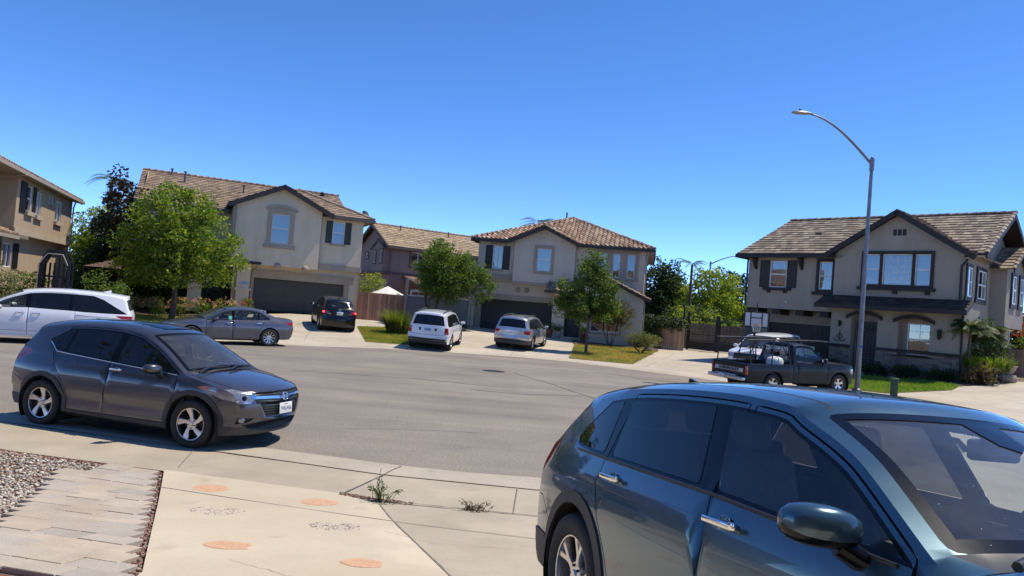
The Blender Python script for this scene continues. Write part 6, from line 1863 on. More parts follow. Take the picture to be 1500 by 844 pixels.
    roofplane(h, r, [(4.3, .4, 4.12), (4.3, -1.75, 4.12), (5.6, -1.75, 4.72), (5.6, .4, 4.72)], 'barrel', BARREL, .30, .38, seed=19)
    h.part('porch_roof', r, TILE)
    f = MB()
    beam(h, f, (-3.2, -.12, 6.62), (-.6, -.12, 6.62), .08, .17); beam(h, f, (4.1, -.12, 6.6), (8.8, -.12, 6.58), .08, .17); beam(h, f, (8.78, -.12, 6.58), (8.78, 11.6, 6.58), .08, .17); beam(h, f, (-3.18, -.12, 6.62), (-3.18, 11.6, 6.62), .08, .17)
    beam(h, f, (-.66, -.46, 6.58), (1.75, -.46, 7.66), .07, .22); beam(h, f, (1.75, -.46, 7.66), (4.14, -.46, 6.58), .07, .22)
    beam(h, f, (2.1, -1.18, 3.50), (4.6, -1.18, 3.50), .07, .15); beam(h, f, (8.74, -1.78, 3.32), (5.6, -1.78, 4.72), .07, .18); beam(h, f, (5.6, -1.78, 4.72), (4.25, -1.78, 4.10), .07, .18)
    h.part('fascia', f, FASC)
    s = MB(); soffit(h, s, [(-3.15, -.1, 6.46), (-.6, -.1, 6.46), (-.6, .4, 6.5), (-3.15, .4, 6.5)]); soffit(h, s, [(4.1, -.1, 6.45), (8.75, -.1, 6.44), (8.75, .4, 6.5), (4.1, .4, 6.5)]); soffit(h, s, [(8.75, -.1, 6.44), (8.75, 11.6, 6.44), (8.2, 11.6, 6.5), (8.2, -.1, 6.5)]); soffit(h, s, [(-.6, -.44, 6.46), (1.75, -.44, 7.5), (1.75, .02, 7.5), (-.6, .02, 6.46)]); soffit(h, s, [(4.1, -.44, 6.46), (1.75, -.44, 7.5), (1.75, .02, 7.5), (4.1, .02, 6.46)])
    soffit(h, s, [(2.15, -1.15, 3.36), (4.6, -1.15, 3.36), (4.6, .5, 3.42), (2.15, .5, 3.42)])
    h.part('soffit', s, SOFF)
    m = MB(); m.tube([h.P(2.4, 5.0, 8.85), h.P(2.4, 5.0, 9.35)], .06, 8); m.build('vent_pipe', FASC2, h.root)
    pipe(h, [(8.35, .15, 6.5), (8.30, .25, 5.6), (8.28, .28, 3.6)]); pipe(h, [(8.36, -1.3, 3.2), (8.36, -1.2, .6)])
    number_plaque(h, -2.54, 2.45, .49, '2970', plain('pale blue plaque', (.45, .48, .56), .5, var=.1), plain('plaque ink', (.05, .06, .10), .5, var=0), .30, .16)
    return h

def stone_mat():
    t = NT('stacked ledge stone'); a = t.attr(); f = t.noise(24, 5, .7, t.obj()); c = t.mix(1., a, t.ramp(f, [(.3, (.7, .7, .7)), (.7, (1.2, 1.2, 1.2))]), 'MULTIPLY'); t.bsdf(c, .9, normal=t.bump(f, .5, .02)); return t.m
STONE = stone_mat()
def stone_veneer(h, mb, u0, u1, z0, z1, v, seed=1, axis='u', uu=0, skip=()):
    rnd = random.Random(seed); z = z0
    cols = [(.22, .175, .135), (.17, .14, .12), (.27, .21, .155), (.14, .115, .10), (.24, .20, .165), (.20, .15, .11)]
    while z < z1 - .02:
        hh = min(rnd.choice((.07, .09, .11, .13)), z1 - z); u = u0
        while u < u1 - .01:
            L = min(rnd.uniform(.18, .48), u1 - u)
            if u1 - (u + L) < .08: L = u1 - u
            d = rnd.uniform(.02, .07)
            if not any(a < u + L / 2 < b and c < z + hh / 2 < e for a, b, c, e in skip):
                mb.bb(u + .005, u + L - .005, v - d, v + .02, z + .005 - h.zb, z + hh - .005 - h.zb, 0, None, rnd.choice(cols))
            u += L
        z += hh

def house_three():
    h = House('house', 'grey beige two storey house with dark timber trim and a stacked stone base', 'house', (19.693, 30.0), -47, .66)
    zb = .3
    w = MB()
    wall(h, w, [(-10.68, 3.30), (-5.95, 3.30), (-5.95, 6.08), (-10.68, 6.08)], [(-9.46, 4.42, -8.54, 5.80), (-6.86, 4.38, -6.20, 5.78)], .40)
    wall(h, w, [(-5.95, 4.0), (-.40, 4.0), (-.40, 6.05), (-.40, 6.12), (-3.17, 7.95), (-5.95, 6.20)], [(-4.55, 4.70, -3.88, 6.12), (-3.76, 4.70, -2.50, 6.12), (-2.38, 4.70, -1.74, 6.12)], 0)
    w.add([h.P(-5.95, 0, 3.3), h.P(-5.95, .41, 3.3), h.P(-5.95, .41, 6.1), h.P(-5.95, 0, 6.1)], [(0, 1, 2, 3)])
    w.add([h.P(-10.68, .40, 3.3), h.P(-5.95, .40, 3.3), h.P(-5.95, 1.7, 3.3), h.P(-10.68, 1.7, 3.3)], [(0, 1, 2, 3)])
    wall(h, w, [(-10.68, zb), (-5.95, zb), (-5.95, 3.35), (-10.68, 3.35)], [(-10.0, zb + .01, -6.0, 2.60)], 1.6, .25)
    ap = lambda a, b, z0, zs, rise: [(a, z0), (b, z0)] + [(b + (a - b) * k / 10, zs + rise * 4 * (k / 10) * (1 - k / 10)) for k in range(11)]
    wall(h, w, [(-5.95, zb), (-.42, zb), (-.42, 4.0), (-5.95, 4.0)], [ap(-5.0, -3.82, zb + .01, 3.05, .22), ap(-2.92, -1.62, 1.50, 3.02, .20)], 0, .55)
    wall_side(h, w, 0, 1.7, -5.95, zb, 3.4)
    wall_side(h, w, 0, 8.5, -.41, zb, 6.05, [(8.5, 6.05), (4.35, 8.35), (0, 6.05)])
    wall_side(h, w, .4, 8.5, -10.68, zb, 6.05, [(8.5, 6.05), (4.35, 8.35), (.4, 6.2)])
    w.add([h.P(-.41, 8.5, zb), h.P(-10.68, 8.5, zb), h.P(-10.68, 8.5, 6.05), h.P(-.41, 8.5, 6.05)], [(0, 1, 2, 3)])
    # bay on the right-hand side
    w.bb(-.41, .25, 4.1, 7.6, 3.15 - h.zb, 5.95 - h.zb)
    w.add([h.P(.25, 4.1, 5.95), h.P(.25, 7.6, 5.95), h.P(.25, 5.85, 6.95)], [(0, 1, 2)])
    h.part('wall', w, ST3)
    # recess backs for door and ground floor window
    b = MB(); b.bb(-5.0, -3.82, .55, .60, zb - h.zb, 3.3 - h.zb); b.bb(-2.95, -2.67, .50, .55, 1.4 - h.zb, 3.3 - h.zb); b.bb(-2.67, -1.6, .50, .55, 3.01 - h.zb, 3.3 - h.zb); h.part('porch_wall', b, ST3)
    t = MB()
    trim_frame(h, t, -4.55, 4.70, -1.74, 6.12, .14, 0, .07); t.bb(-3.88, -3.76, -.06, .02, 4.70 - h.zb, 6.12 - h.zb); t.bb(-2.50, -2.38, -.06, .02, 4.70 - h.zb, 6.12 - h.zb)
    t.bb(-4.80, -1.50, -.16, .02, 4.44 - h.zb, 4.58 - h.zb)
    for u in (-4.55, -3.15, -1.80): t.bb(u - .09, u + .09, -.12, .02, 4.28 - h.zb, 4.44 - h.zb)
    h.part('window_surround', t, DARKW); t = MB()
    t.bb(-9.75, -8.25, .24, .42, 4.26 - h.zb, 4.40 - h.zb)
    for u in (-9.45, -8.55): t.bb(u - .08, u + .08, .28, .42, 4.12 - h.zb, 4.26 - h.zb)
    h.part('window_sill', t, DARKW); t = MB()
    trim_frame(h, t, -6.86, 4.38, -6.20, 5.78, .13, .40, .07); t.bb(-7.15, -5.96, .26, .42, 4.12 - h.zb, 4.26 - h.zb)
    h.part('window_surround', t, DARKW); t = MB()
    arch_band(h, t, -5.22, -3.62, 3.02, .24, .17, 0, .12); h.part('arch_trim', t, DARKW); t = MB(); arch_band(h, t, -3.12, -1.44, 2.98, .22, .17, 0, .12)
    h.part('arch_trim', t, DARKW); t = MB()
    t.bb(-5.98, -5.0, -.10, .02, 1.64 - h.zb, 1.78 - h.zb); h.part('stone_cap', t, DARKW); t = MB(); t.bb(-3.82, -.36, -.10, .02, 1.64 - h.zb, 1.78 - h.zb)
    t.bb(-3.05, -1.45, -.12, .02, 1.46 - h.zb, 1.52 - h.zb)
    h.part('stone_cap', t, DARKW)
    for k in range(4):
        t = MB(); u = -10.3 + k * 1.25; t.bb(u - .22, u + .22, .55, 1.62, 3.02 - h.zb, 3.29 - h.zb); h.part('corbel', t, DARKW)
    # brackets under the left eave, gable vents
    for u in (-10.25, -7.75):
        t = MB(); beam(h, t, (u, -.08, 6.02), (u, .40, 6.02), .12, .12); beam(h, t, (u, .36, 5.45), (u, -.02, 5.95), .10, .10)
        t.bb(u - .06, u + .06, .34, .42, 5.35 - h.zb, 6.05 - h.zb); h.part('eave_bracket', t, DARKW)
    t = MB()
    for k in range(3): t.bb(-3.38 + k * .20, -3.24 + k * .20, -.03, .02, 6.98 - h.zb, 7.26 - h.zb)
    h.part('gable_vent', t, DARKW)
    window(h, -9.46, 4.42, -8.54, 5.80, .40, 'hung', .08, blind=.85); window(h, -6.86, 4.38, -6.20, 5.78, .40, 'hunggrid', .08, blind=.45)
    window(h, -4.55, 4.70, -3.88, 6.12, 0, 'hung', .08, blind=.5); window(h, -3.76, 4.70, -2.50, 6.12, 0, 'grid', .08, blind=.95); window(h, -2.38, 4.70, -1.74, 6.12, 0, 'hung', .08, blind=.5)
    window(h, -2.66, 1.56, -1.64, 3.0, 0, 'hunggrid', .50, blind=0)
    for a, b in ((-10.0, -9.48), (-8.52, -8.0)): shutter(h, a, 4.40, b, 5.82, .40, SHUT_B)
    garage_door(h, -10.0, .45, -6.0, 2.60, 1.83, DOORB)
    # wrought iron security door
    d = MB(); d.bb(-4.92, -3.90, .50, .54, .68 - h.zb, 2.95 - h.zb); h.part('front_door', d, DOORB)
    g = MB(); pw = lambda u, z: h.P(u, .44, z)
    for u in (-4.90, -3.92): g.tube([pw(u, .7), pw(u, 2.95)], .03, 6)
    for z in (.72, 1.2, 2.3, 2.92): g.tube([pw(-4.9, z), pw(-3.92, z)], .02, 6)
    for k in range(5): g.tube([pw(-4.75 + k * .165, 1.2), pw(-4.75 + k * .165, 2.3)], .012, 5)
    for cx, cz, rr in ((-4.41, 2.60, .22), (-4.41, 2.60, .12), (-4.41, .96, .18), (-4.66, .96, .07), (-4.16, .96, .07), (-4.70, 2.62, .09), (-4.12, 2.62, .09)):
        g.tube([pw(cx + rr * cos(2 * pi * k / 16), cz + rr * sin(2 * pi * k / 16)) for k in range(17)], .014, 5, cap=False)
    for k in range(6):
        a = 2 * pi * k / 6; g.tube([pw(-4.41 + .05 * cos(a), 2.6 + .05 * sin(a)), pw(-4.41 + .2 * cos(a + .5), 2.6 + .2 * sin(a + .5))], .012, 5)
    h.part('security_gate', g, plain('pale iron scrollwork', (.16, .15, .14), .5, .3, var=.3))
    s = MB(); stone_veneer(h, s, -5.95, -5.0, zb, 1.64, -.01, 1); h.part('stone_veneer', s, STONE); s = MB(); stone_veneer(h, s, -3.82, -.40, zb, 1.64, -.01, 2, skip=[(-2.92, -1.62, 1.47, 1.7)]); h.part('stone_veneer', s, STONE)
    sk = MB(); roofplane(h, sk, [(-6.35, -.95, 3.66), (-.05, -.95, 3.66), (-.05, .02, 4.12), (-6.35, .02, 4.12)], 'flat', [(.07, .055, .045), (.055, .045, .038), (.09, .07, .055)], .30, .30, seed=31); h.part('skirt_roof', sk, TILE)
    f = MB(); beam(h, f, (-6.40, -.98, 3.66), (0, -.98, 3.66), .08, .20); beam(h, f, (-.04, -.98, 3.66), (-.04, .0, 4.12), .06, .18); beam(h, f, (-6.37, -.98, 3.66), (-6.37, .4, 4.12), .06, .18)
    h.part('skirt_fascia', f, DARKW)
    so = MB(); soffit(h, so, [(-6.35, -.95, 3.48), (-.05, -.95, 3.48), (-.05, 0, 3.50), (-6.35, 0, 3.50)]); soffit(h, so, [(-11.1, -.1, 5.98), (-5.6, -.1, 5.98), (-5.6, .45, 6.05), (-11.1, .45, 6.05)]); soffit(h, so, [(-.4, -.4, 5.95), (.35, -.4, 5.95), (.35, 4.35, 8.4), (-.4, 4.35, 8.4)]); soffit(h, so, [(-.4, 9, 5.95), (.35, 9, 5.95), (.35, 4.35, 8.4), (-.4, 4.35, 8.4)])
    soffit(h, so, [(-6.3, -.36, 6.05), (-3.17, -.36, 8.0), (-3.17, .02, 8.0), (-6.3, .02, 6.05)]); soffit(h, so, [(0, -.36, 6.0), (-3.17, -.36, 8.0), (-3.17, .02, 8.0), (0, .02, 6.0)])
    h.part('soffit', so, DARKW)
    r = MB(); pk = 8.52
    for q in ([(-11.15, -.12, 6.14), (-6.2, -.12, 6.14), (-6.2, 4.35, pk), (-10.45, 4.35, pk)], [(-6.2, .1, 6.257), (.02, .1, 6.257), (.02, 4.35, pk), (-6.2, 4.35, pk)], [(.02, -.12, 6.14), (.35, -.12, 6.14), (.35, 4.35, pk), (.02, 4.35, pk)]): roofplane(h, r, q, 'flat', BROWNT, .30, .34, seed=21)
    roofplane(h, r, [(.35, 8.85, 6.14), (-11.1, 8.85, 6.14), (-10.45, 4.35, pk), (.35, 4.35, pk)], 'flat', BROWNT, .30, .34, seed=22)
    roofplane(h, r, [(-11.15, 8.85, 6.14), (-11.15, -.12, 6.14), (-10.45, 4.35, pk)], 'flat', BROWNT, .30, .34, seed=23)
    roofplane(h, r, [(-6.35, 3.9, 6.12), (-6.35, -.36, 6.12), (-3.17, -.36, 8.14), (-3.17, 3.9, 8.14)], 'flat', BROWNT, .30, .34, seed=24)
    roofplane(h, r, [(0.05, -.36, 6.06), (0.05, 3.9, 6.06), (-3.17, 3.9, 8.14), (-3.17, -.36, 8.14)], 'flat', BROWNT, .30, .34, seed=25)
    roofplane(h, r, [(-.6, 3.75, 5.86), (.55, 3.75, 5.86), (.55, 5.85, 7.05), (-.6, 5.85, 7.05)], 'flat', BROWNT, .30, .34, seed=26)
    roofplane(h, r, [(.55, 7.95, 5.86), (-.6, 7.95, 5.86), (-.6, 5.85, 7.05), (.55, 5.85, 7.05)], 'flat', BROWNT, .30, .34, seed=27)
    ridge_tiles(h, r, (-10.45, 4.35, pk + .02), (.35, 4.35, pk + .02), BROWNT); ridge_tiles(h, r, (.36, -.1, 6.18), (.36, 4.35, pk + .02), BROWNT, .09); ridge_tiles(h, r, (.56, 3.75, 5.88), (.56, 5.85, 7.07), BROWNT, .08)
    h.part('roof', r, TILE)
    f = MB()
    beam(h, f, (-11.2, -.16, 6.12), (-5.9, -.16, 6.12), .09, .19); beam(h, f, (-6.42, -.40, 6.08), (-3.17, -.40, 8.14), .08, .23); beam(h, f, (-3.17, -.40, 8.14), (.10, -.40, 6.02), .08, .23)
    beam(h, f, (.38, -.16, 6.10), (.38, 4.35, pk), .06, .22); beam(h, f, (.38, 8.85, 6.10), (.38, 4.35, pk), .06, .22); beam(h, f, (.58, 3.72, 5.84), (.58, 5.85, 7.05), .06, .18); beam(h, f, (.58, 7.98, 5.84), (.58, 5.85, 7.05), .06, .18)
    beam(h, f, (-11.18, -.16, 6.12), (-11.18, 8.85, 6.12), .08, .19)
    h.part('barge_board', f, DARKW)
    # side windows with dark surrounds
    for a, b, z0, z1, uu in ((.25, .85, 4.32, 5.60, -.41), (1.85, 2.45, 4.32, 5.60, -.41), (2.5, 3.1, 4.32, 5.60, -.41), (5.0, 5.6, 4.30, 5.62, .25), (6.5, 7.0, 4.30, 5.62, .25)):
        q = MB(); 
        for (c, d, e, g_) in ((a - .16, a, z0, z1), (b, b + .16, z0, z1), (a - .16, b + .16, z1, z1 + .16), (a - .22, b + .22, z0 - .2, z0)): q.bb(uu, uu + .07, c, d, e - h.zb, g_ - h.zb)
        q.build('window_surround', DARKW, h.root)
        window(h, a, z0, b, z1, axis='v', uu=uu + .06, sgn=1, depth=.03, style='hung', blind=.5)
    pipe(h, [(-.30, -.06, 5.9), (-.52, -.08, 5.6), (-.52, -.08, 4.15)], METALD, .05); pipe(h, [(-.36, -.05, 3.5), (-.36, -.05, .7)], METALD, .045); pipe(h, [(-10.72, .34, 6.0), (-10.72, .34, 3.4)], METALD, .05); pipe(h, [(-.33, 8.3, 5.9), (-.33, 8.3, .7)], METALD, .045)
    sconce(h, -1.2, 2.55, -.0, 1.2); sconce(h, -5.5, 2.75, 0, .8)
    o = MB()     # iron wall ornament with three hooks
    q = lambda u, z: h.P(u, -.04, z)
    o.tube([q(-5.48, 2.45), q(-5.48, 1.98)], .018, 6)
    for s in (-1, 1):
        o.tube([q(-5.48, 2.3), q(-5.48 + s * .14, 2.16), q(-5.48 + s * .10, 2.05), q(-5.48, 2.08)], .015, 6); o.tube([q(-5.48, 1.98), q(-5.48 + s * .12, 1.93), q(-5.48 + s * .24, 1.96), q(-5.48 + s * .26, 2.04)], .018, 6)
    h.part('wall_ornament', o, METALD)
    c = MB(); p = h.P(-8.43, .35, 3.68); c.rbox(p, (.10, .16, .10), .03); c.lathe([(0, .10), (.03, .10), (.035, .05)], 10, Matrix.Translation(p) @ Matrix.Rotation(pi / 2, 4, 'X')); h.part('security_camera', c, WHITE)
    m = MB(); m.bb(-8.0, -7.7, 2.2, 2.5, 7.36 - h.zb, 7.5 - h.zb); h.part('roof_vent', m, METALD)
    m = MB(); m.bb(-.42, -.36, 4.0, 4.7, 7.2 - h.zb, 7.7 - h.zb); h.part('gable_vent', m, DARKW)
    return h

def house_left():
    h = House('house', 'tan two storey house at the left edge with dark shuttered windows', 'house', (-25.317, 40.0), 111, .3)
    zb = -.1; w = MB()
    wall(h, w, [(-10.4, 3.72), (.05, 3.72), (.05, 6.30), (-10.4, 6.30)], [(-8.98, 4.85, -8.0, 6.02), (-7.44, 4.80, -6.4, 5.92), (-5.30, 5.62, -4.15, 6.06), (-3.69, 4.83, -2.35, 5.92)], 0)
    wall(h, w, [(-10.4, zb), (.05, zb), (.05, 3.75), (-10.4, 3.75)], [(-10.2, 2.25, -8.9, 3.3)], .35)
    w.add([h.P(-10.4, 0, 3.72), h.P(.05, 0, 3.72), h.P(.05, .4, 3.72), h.P(-10.4, .4, 3.72)], [(0, 1, 2, 3)])
    wall(h, w, [(-17.5, zb), (-10.4, zb), (-10.4, 6.3), (-17.5, 6.3)], [], .9)
    w.add([h.P(-10.4, 0, 3.72), h.P(-10.4, .92, 3.72), h.P(-10.4, .92, 6.3), h.P(-10.4, 0, 6.3)], [(0, 1, 2, 3)])
    wall_side(h, w, 0, 9, .05, zb, 6.3); wall_side(h, w, .9, 9, -17.5, zb, 6.3)
    w.add([h.P(.05, 9, zb), h.P(-17.5, 9, zb), h.P(-17.5, 9, 6.3), h.P(.05, 9, 6.3)], [(0, 1, 2, 3)])
    h.part('wall', w, ST4)
    t = MB(); t.bb(-10.46, .12, -.06, .02, 3.72 - h.zb, 3.98 - h.zb); h.part('wall_band', t, ST4B)
    for a, b, z in ((-8.98, -8.0, 4.85), (-7.44, -6.4, 4.80), (-3.69, -2.35, 4.83)): t = MB(); t.bb(a - .12, b + .12, -.14, .02, z - .20 - h.zb, z - h.zb); h.part('window_sill', t, ST4B)
    t = MB(); trim_frame(h, t, -5.30, 5.62, -4.15, 6.06, .12, 0, .05); h.part('window_surround', t, ST4B)
    window(h, -8.98, 4.85, -8.0, 6.02, 0, 'hung', .08, blind=.6); window(h, -7.44, 4.80, -6.4, 5.92, 0, 'slider', .08, blind=.3); window(h, -5.30, 5.62, -4.15, 6.06, 0, 'slider', .08, blind=.2); window(h, -3.69, 4.83, -2.35, 5.92, 0, 'slider', .08, blind=.3)
    window(h, -10.2, 2.25, -8.9, 3.3, .35, 'slider', .08, blind=.4)
    shutter(h, -9.95, 4.72, -9.05, 6.08, 0, METALD); shutter(h, -7.95, 4.72, -7.52, 6.05, 0, METALD); shutter(h, -8.85, 2.2, -8.1, 3.35, .35, METALD)
    q = MB()
    for k in range(6): q.bb(-10.1 + k * .30, -9.98 + k * .30, -.10, .36, 3.56 - h.zb, 3.72 - h.zb)
    h.part('corbel', q, ST4B)
    r = MB()
    roofplane(h, r, [(-18.2, -.36, 6.36), (.75, -.36, 6.36), (.75, 4.6, 8.45), (-18.2, 4.6, 8.45)], 'barrel', BARREL, .30, .38, seed=41)
    roofplane(h, r, [(-18, -.3, 3.62), (-10.9, -.3, 3.62), (-10.9, .9, 4.05), (-18, .9, 4.05)], 'barrel', BARREL, .30, .38, seed=43)
    h.part('roof', r, TILE)
    f = MB(); beam(h, f, (-18.2, -.42, 6.36), (.8, -.42, 6.36), .12, .15); beam(h, f, (.78, -.42, 6.36), (.78, 4.6, 8.45), .07, .2); beam(h, f, (-18, -.34, 3.6), (-10.9, -.34, 3.6), .1, .14); h.part('gutter', f, plain('cream gutter', (.36, .30, .23), .6, var=.1))
    s = MB(); soffit(h, s, [(-18.2, -.36, 6.22), (.75, -.36, 6.22), (.75, .05, 6.26), (-18.2, .05, 6.26)]); soffit(h, s, [(-18.2, 0, 6.25), (-10.4, 0, 6.25), (-10.4, .95, 6.27), (-18.2, .95, 6.27)]); h.part('soffit', s, SOFF)
    pipe(h, [(.25, -.1, 6.2), (.0, -.08, 5.9), (0, -.08, 4.05), (.1, -.14, 3.9), (0, .28, 3.5), (0, .28, .3)]); pipe(h, [(-11.3, -.5, 6.2), (-11.2, .8, 5.9), (-11.2, .82, .3)])
    return h

def house_brown():
    h = House('house', 'mauve brown house set back between two neighbours with a tan tiled gable roof', 'house', (-10.698, 61.0), 34, .7)
    zb = .3; w = MB()
    wall(h, w, [(0, zb), (13, zb), (13, 6.75), (0, 6.75)], [(1.93, 5.1, 3.30, 6.40)], 0)
    # gabled left side, seen at a slant
    poly = [(0, zb), (7.2, zb), (7.2, 6.75), (3.6, 8.65), (0, 6.75)]
    V, F = cdt(poly, [], [], 1.2); w.add([(0, p.x, p.y - h.zb) for p in V], F)
    w.add([h.P(13, 0, zb), h.P(13, 7.2, zb), h.P(13, 7.2, 6.75), h.P(13, 3.6, 8.65), h.P(13, 0, 6.75)], [(0, 1, 2, 3, 4)]); w.add([h.P(0, 7.2, zb), h.P(13, 7.2, zb), h.P(13, 7.2, 6.75), h.P(0, 7.2, 6.75)], [(0, 1, 2, 3)])
    w.bb(-.55, 0, .2, 2.9, 4.35 - h.zb, 6.5 - h.zb)
    w.add([h.P(-.55, .2, 6.5), h.P(-.55, 2.9, 6.5), h.P(-.55, 1.55, 7.3)], [(0, 1, 2)])
    h.part('wall', w, ST5)
    t = MB(); t.bb(-.62, .05, -.05, 7.3, 4.25 - h.zb, 4.45 - h.zb); t.bb(-.08, 13, -.08, .02, 4.25 - h.zb, 4.45 - h.zb); h.part('wall_band', t, ST5B); t = MB(); trim_frame(h, t, 1.93, 5.1, 3.30, 6.40, .14, 0, .06); h.part('window_surround', t, ST5B)
    window(h, 1.93, 5.1, 3.30, 6.40, 0, 'slider', .08, blind=.3)
    for a, b, z0, z1, uu in ((.5, .95, 5.25, 6.3, -.55), (1.9, 2.35, 5.2, 6.25, -.55), (3.6, 3.95, 4.95, 6.2, 0), (4.95, 5.5, 5.75, 6.15, 0)):
        window(h, a, z0, b, z1, axis='v', uu=uu - .02, sgn=-1, depth=.03, style='plain', blind=.4)
        q = MB()
        for c, d, e, g_ in ((a - .12, a, z0, z1), (b, b + .12, z0, z1), (a - .12, b + .12, z1, z1 + .12), (a - .12, b + .12, z0 - .14, z0)): q.bb(uu - .06, uu, c, d, e - h.zb, g_ - h.zb)
        q.build('window_surround', ST5B, h.root)
    r = MB(); TAN = [(.40, .30, .19), (.35, .265, .165), (.45, .34, .21), (.31, .23, .15), (.38, .28, .20)]
    roofplane(h, r, [(-.45, -.45, 6.68), (13.4, -.45, 6.68), (13.4, 3.6, 8.82), (-.45, 3.6, 8.82)], 'flat', TAN, .34, .40, seed=51)
    roofplane(h, r, [(13.4, 7.65, 6.68), (-.45, 7.65, 6.68), (-.45, 3.6, 8.82), (13.4, 3.6, 8.82)], 'flat', TAN, .34, .40, seed=52)
    ridge_tiles(h, r, (-.45, 3.6, 8.84), (13.4, 3.6, 8.84), TAN); h.part('roof', r, TILE)
    f = MB(); beam(h, f, (-.5, -.5, 6.66), (13.4, -.5, 6.66), .1, .2); beam(h, f, (-.5, -.5, 6.66), (-.5, 3.6, 8.82), .08, .26); beam(h, f, (-.5, 7.65, 6.66), (-.5, 3.6, 8.82), .08, .26); beam(h, f, (-.62, 0, 6.5), (-.62, 1.55, 7.4), .08, .2); beam(h, f, (-.62, 3.1, 6.5), (-.62, 1.55, 7.4), .08, .2)
    h.part('barge_board', f, ST5B)
    for u in (2.0, 7.0): 
        m = MB(); m.tube([h.P(u, 2.8, 8.3), h.P(u, 2.8, 8.9)], .06, 8); m.build('vent_pipe', FASC2, h.root)
    pipe(h, [(.12, -.1, 6.5), (.12, -.08, .8)], ST5)
    a = MB(); roofplane(h, a, [(1.3, -3.0, 3.55), (6.5, -3.0, 3.55), (6.5, -.02, 4.25), (1.3, -.02, 4.25)], 'flat', [(.34, .25, .18), (.30, .22, .16)], .34, .4, seed=54); h.part('porch_roof', a, TILE)
    a = MB(); beam(h, a, (1.25, -3.04, 3.54), (6.5, -3.04, 3.54), .1, .18); beam(h, a, (1.28, -3.04, 3.54), (1.28, 0, 4.24), .08, .2)
    for u in (1.5, 4.0, 6.3): beam(h, a, (u, -2.9, 3.4), (u, -2.9, .7), .14, .14, (0, 1, 0))
    h.part('porch_frame', a, ST5B)
    return h

def house_near():
    """the house behind the camera; it is only ever seen mirrored in the parked cars"""
    h = House('house', 'single house front standing behind the viewpoint at the head of the pale driveway', 'house', (0, -3.4), 180, .9)
    w = MB(); wall(h, w, [(-12, .2), (12, .2), (12, 6.2), (-12, 6.2)], [(-6.4, .95, -1.2, 3.1), (2.5, 1.8, 4.6, 3.2), (6.5, 4.0, 8.0, 5.4), (-4.5, 4.0, -3.0, 5.4)], 0)
    h.part('wall', w, stucco('near house stucco', (.20, .17, .14)))
    garage_door(h, -6.4, .95, -1.2, 3.1, .2, DOORB)
    for a, b, c, d in ((2.5, 1.8, 4.6, 3.2), (6.5, 4.0, 8.0, 5.4), (-4.5, 4.0, -3.0, 5.4)): window(h, a, b, c, d, 0, 'slider', .08, blind=.4)
    r = MB(); roofplane(h, r, [(-12.5, -.6, 6.1), (12.5, -.6, 6.1), (12.5, 5, 8.6), (-12.5, 5, 8.6)], 'flat', BROWNT, .6, .7, seed=61); h.part('roof', r, TILE)
# ------------------------------------------------------------------ plants
def leaf_mat(name, trans=.35, rough=.5):
    t = NT(name); a = t.attr()
    d = t.new('BsdfPrincipled', Roughness=rough); t.ln(a, d.inputs['Base Color']); d.inputs['Specular IOR Level'].default_value = .35
    tr = t.new('BsdfTranslucent'); tc = t.mix(1., a, (1.65, 1.6, .55), 'MULTIPLY'); t.ln(tc, tr.inputs['Color'])
    m = t.new('MixShader'); m.inputs[0].default_value = trans
    t.ln(d.outputs[0], m.inputs[1]); t.ln(tr.outputs[0], m.inputs[2]); t.ln(m.outputs[0], t.out.inputs[0])
    return t.m
LEAF = leaf_mat('leaf', .48); LEAFD = leaf_mat('leathery leaf', .14, .35)
BARK = plain('grey brown bark', (.11, .085, .065), .95, var=.35, nscale=12, bump=.5, bscale=40)
BARKD = plain('dark bark', (.05, .04, .032), .95, var=.35, nscale=12, bump=.5, bscale=40)

def leaves(mb, pts, size, cols, rnd, droop=.2, asp=.55):
    """pts: list of (position, outward direction)"""
    for p, o in pts:
        L = size * rnd.uniform(.6, 1.3); Wd = L * asp
        d = Vector((rnd.gauss(0, 1), rnd.gauss(0, 1), rnd.gauss(0, .7))).normalized() * .9 + o * .7 + Vector((0, 0, -droop))
        d.normalize(); u = Vector((rnd.gauss(0, 1), rnd.gauss(0, 1), rnd.gauss(.8, .8))); s = d.cross(u)
        if s.length < 1e-3: continue
        s.normalize(); n = s.cross(d)
        c = rnd.choice(cols); k = rnd.uniform(.75, 1.25); c = tuple(q * k for q in c)
        a = p; b = p + d * L * .5 + s * Wd * .5 - n * L * .06; e = p + d * L; f = p + d * L * .5 - s * Wd * .5 - n * L * .06
        mb.add([a, b, e, f], [(0, 1, 2), (0, 2, 3)], 0, c)
def clump_pts(c, r, n, rnd, shell=.55):
    out = []
    for _ in range(n):
        v = Vector((rnd.gauss(0, 1), rnd.gauss(0, 1), rnd.gauss(0, 1))).normalized()
        k = (shell + (1 - shell) * rnd.random()) * rnd.uniform(.8, 1.15)
        out.append((Vector((c[0] + v.x * r[0] * k, c[1] + v.y * r[1] * k, c[2] + v.z * r[2] * k)), v))
    return out
def inside_clumps(blobs, n, rnd, dense=.35):
    """clump centres spread through a union of ellipsoids, biased to the outside"""
    out = []; tot = sum(b[1][0] * b[1][1] * b[1][2] for b in blobs)
    for c, r in blobs:
        m = max(1, int(n * r[0] * r[1] * r[2] / tot))
        for _ in range(m):
            v = Vector((rnd.gauss(0, 1), rnd.gauss(0, 1), rnd.gauss(0, 1))).normalized(); k = rnd.random() ** dense
            out.append(Vector((c[0] + v.x * r[0] * k, c[1] + v.y * r[1] * k, c[2] + v.z * r[2] * k)))
    return out
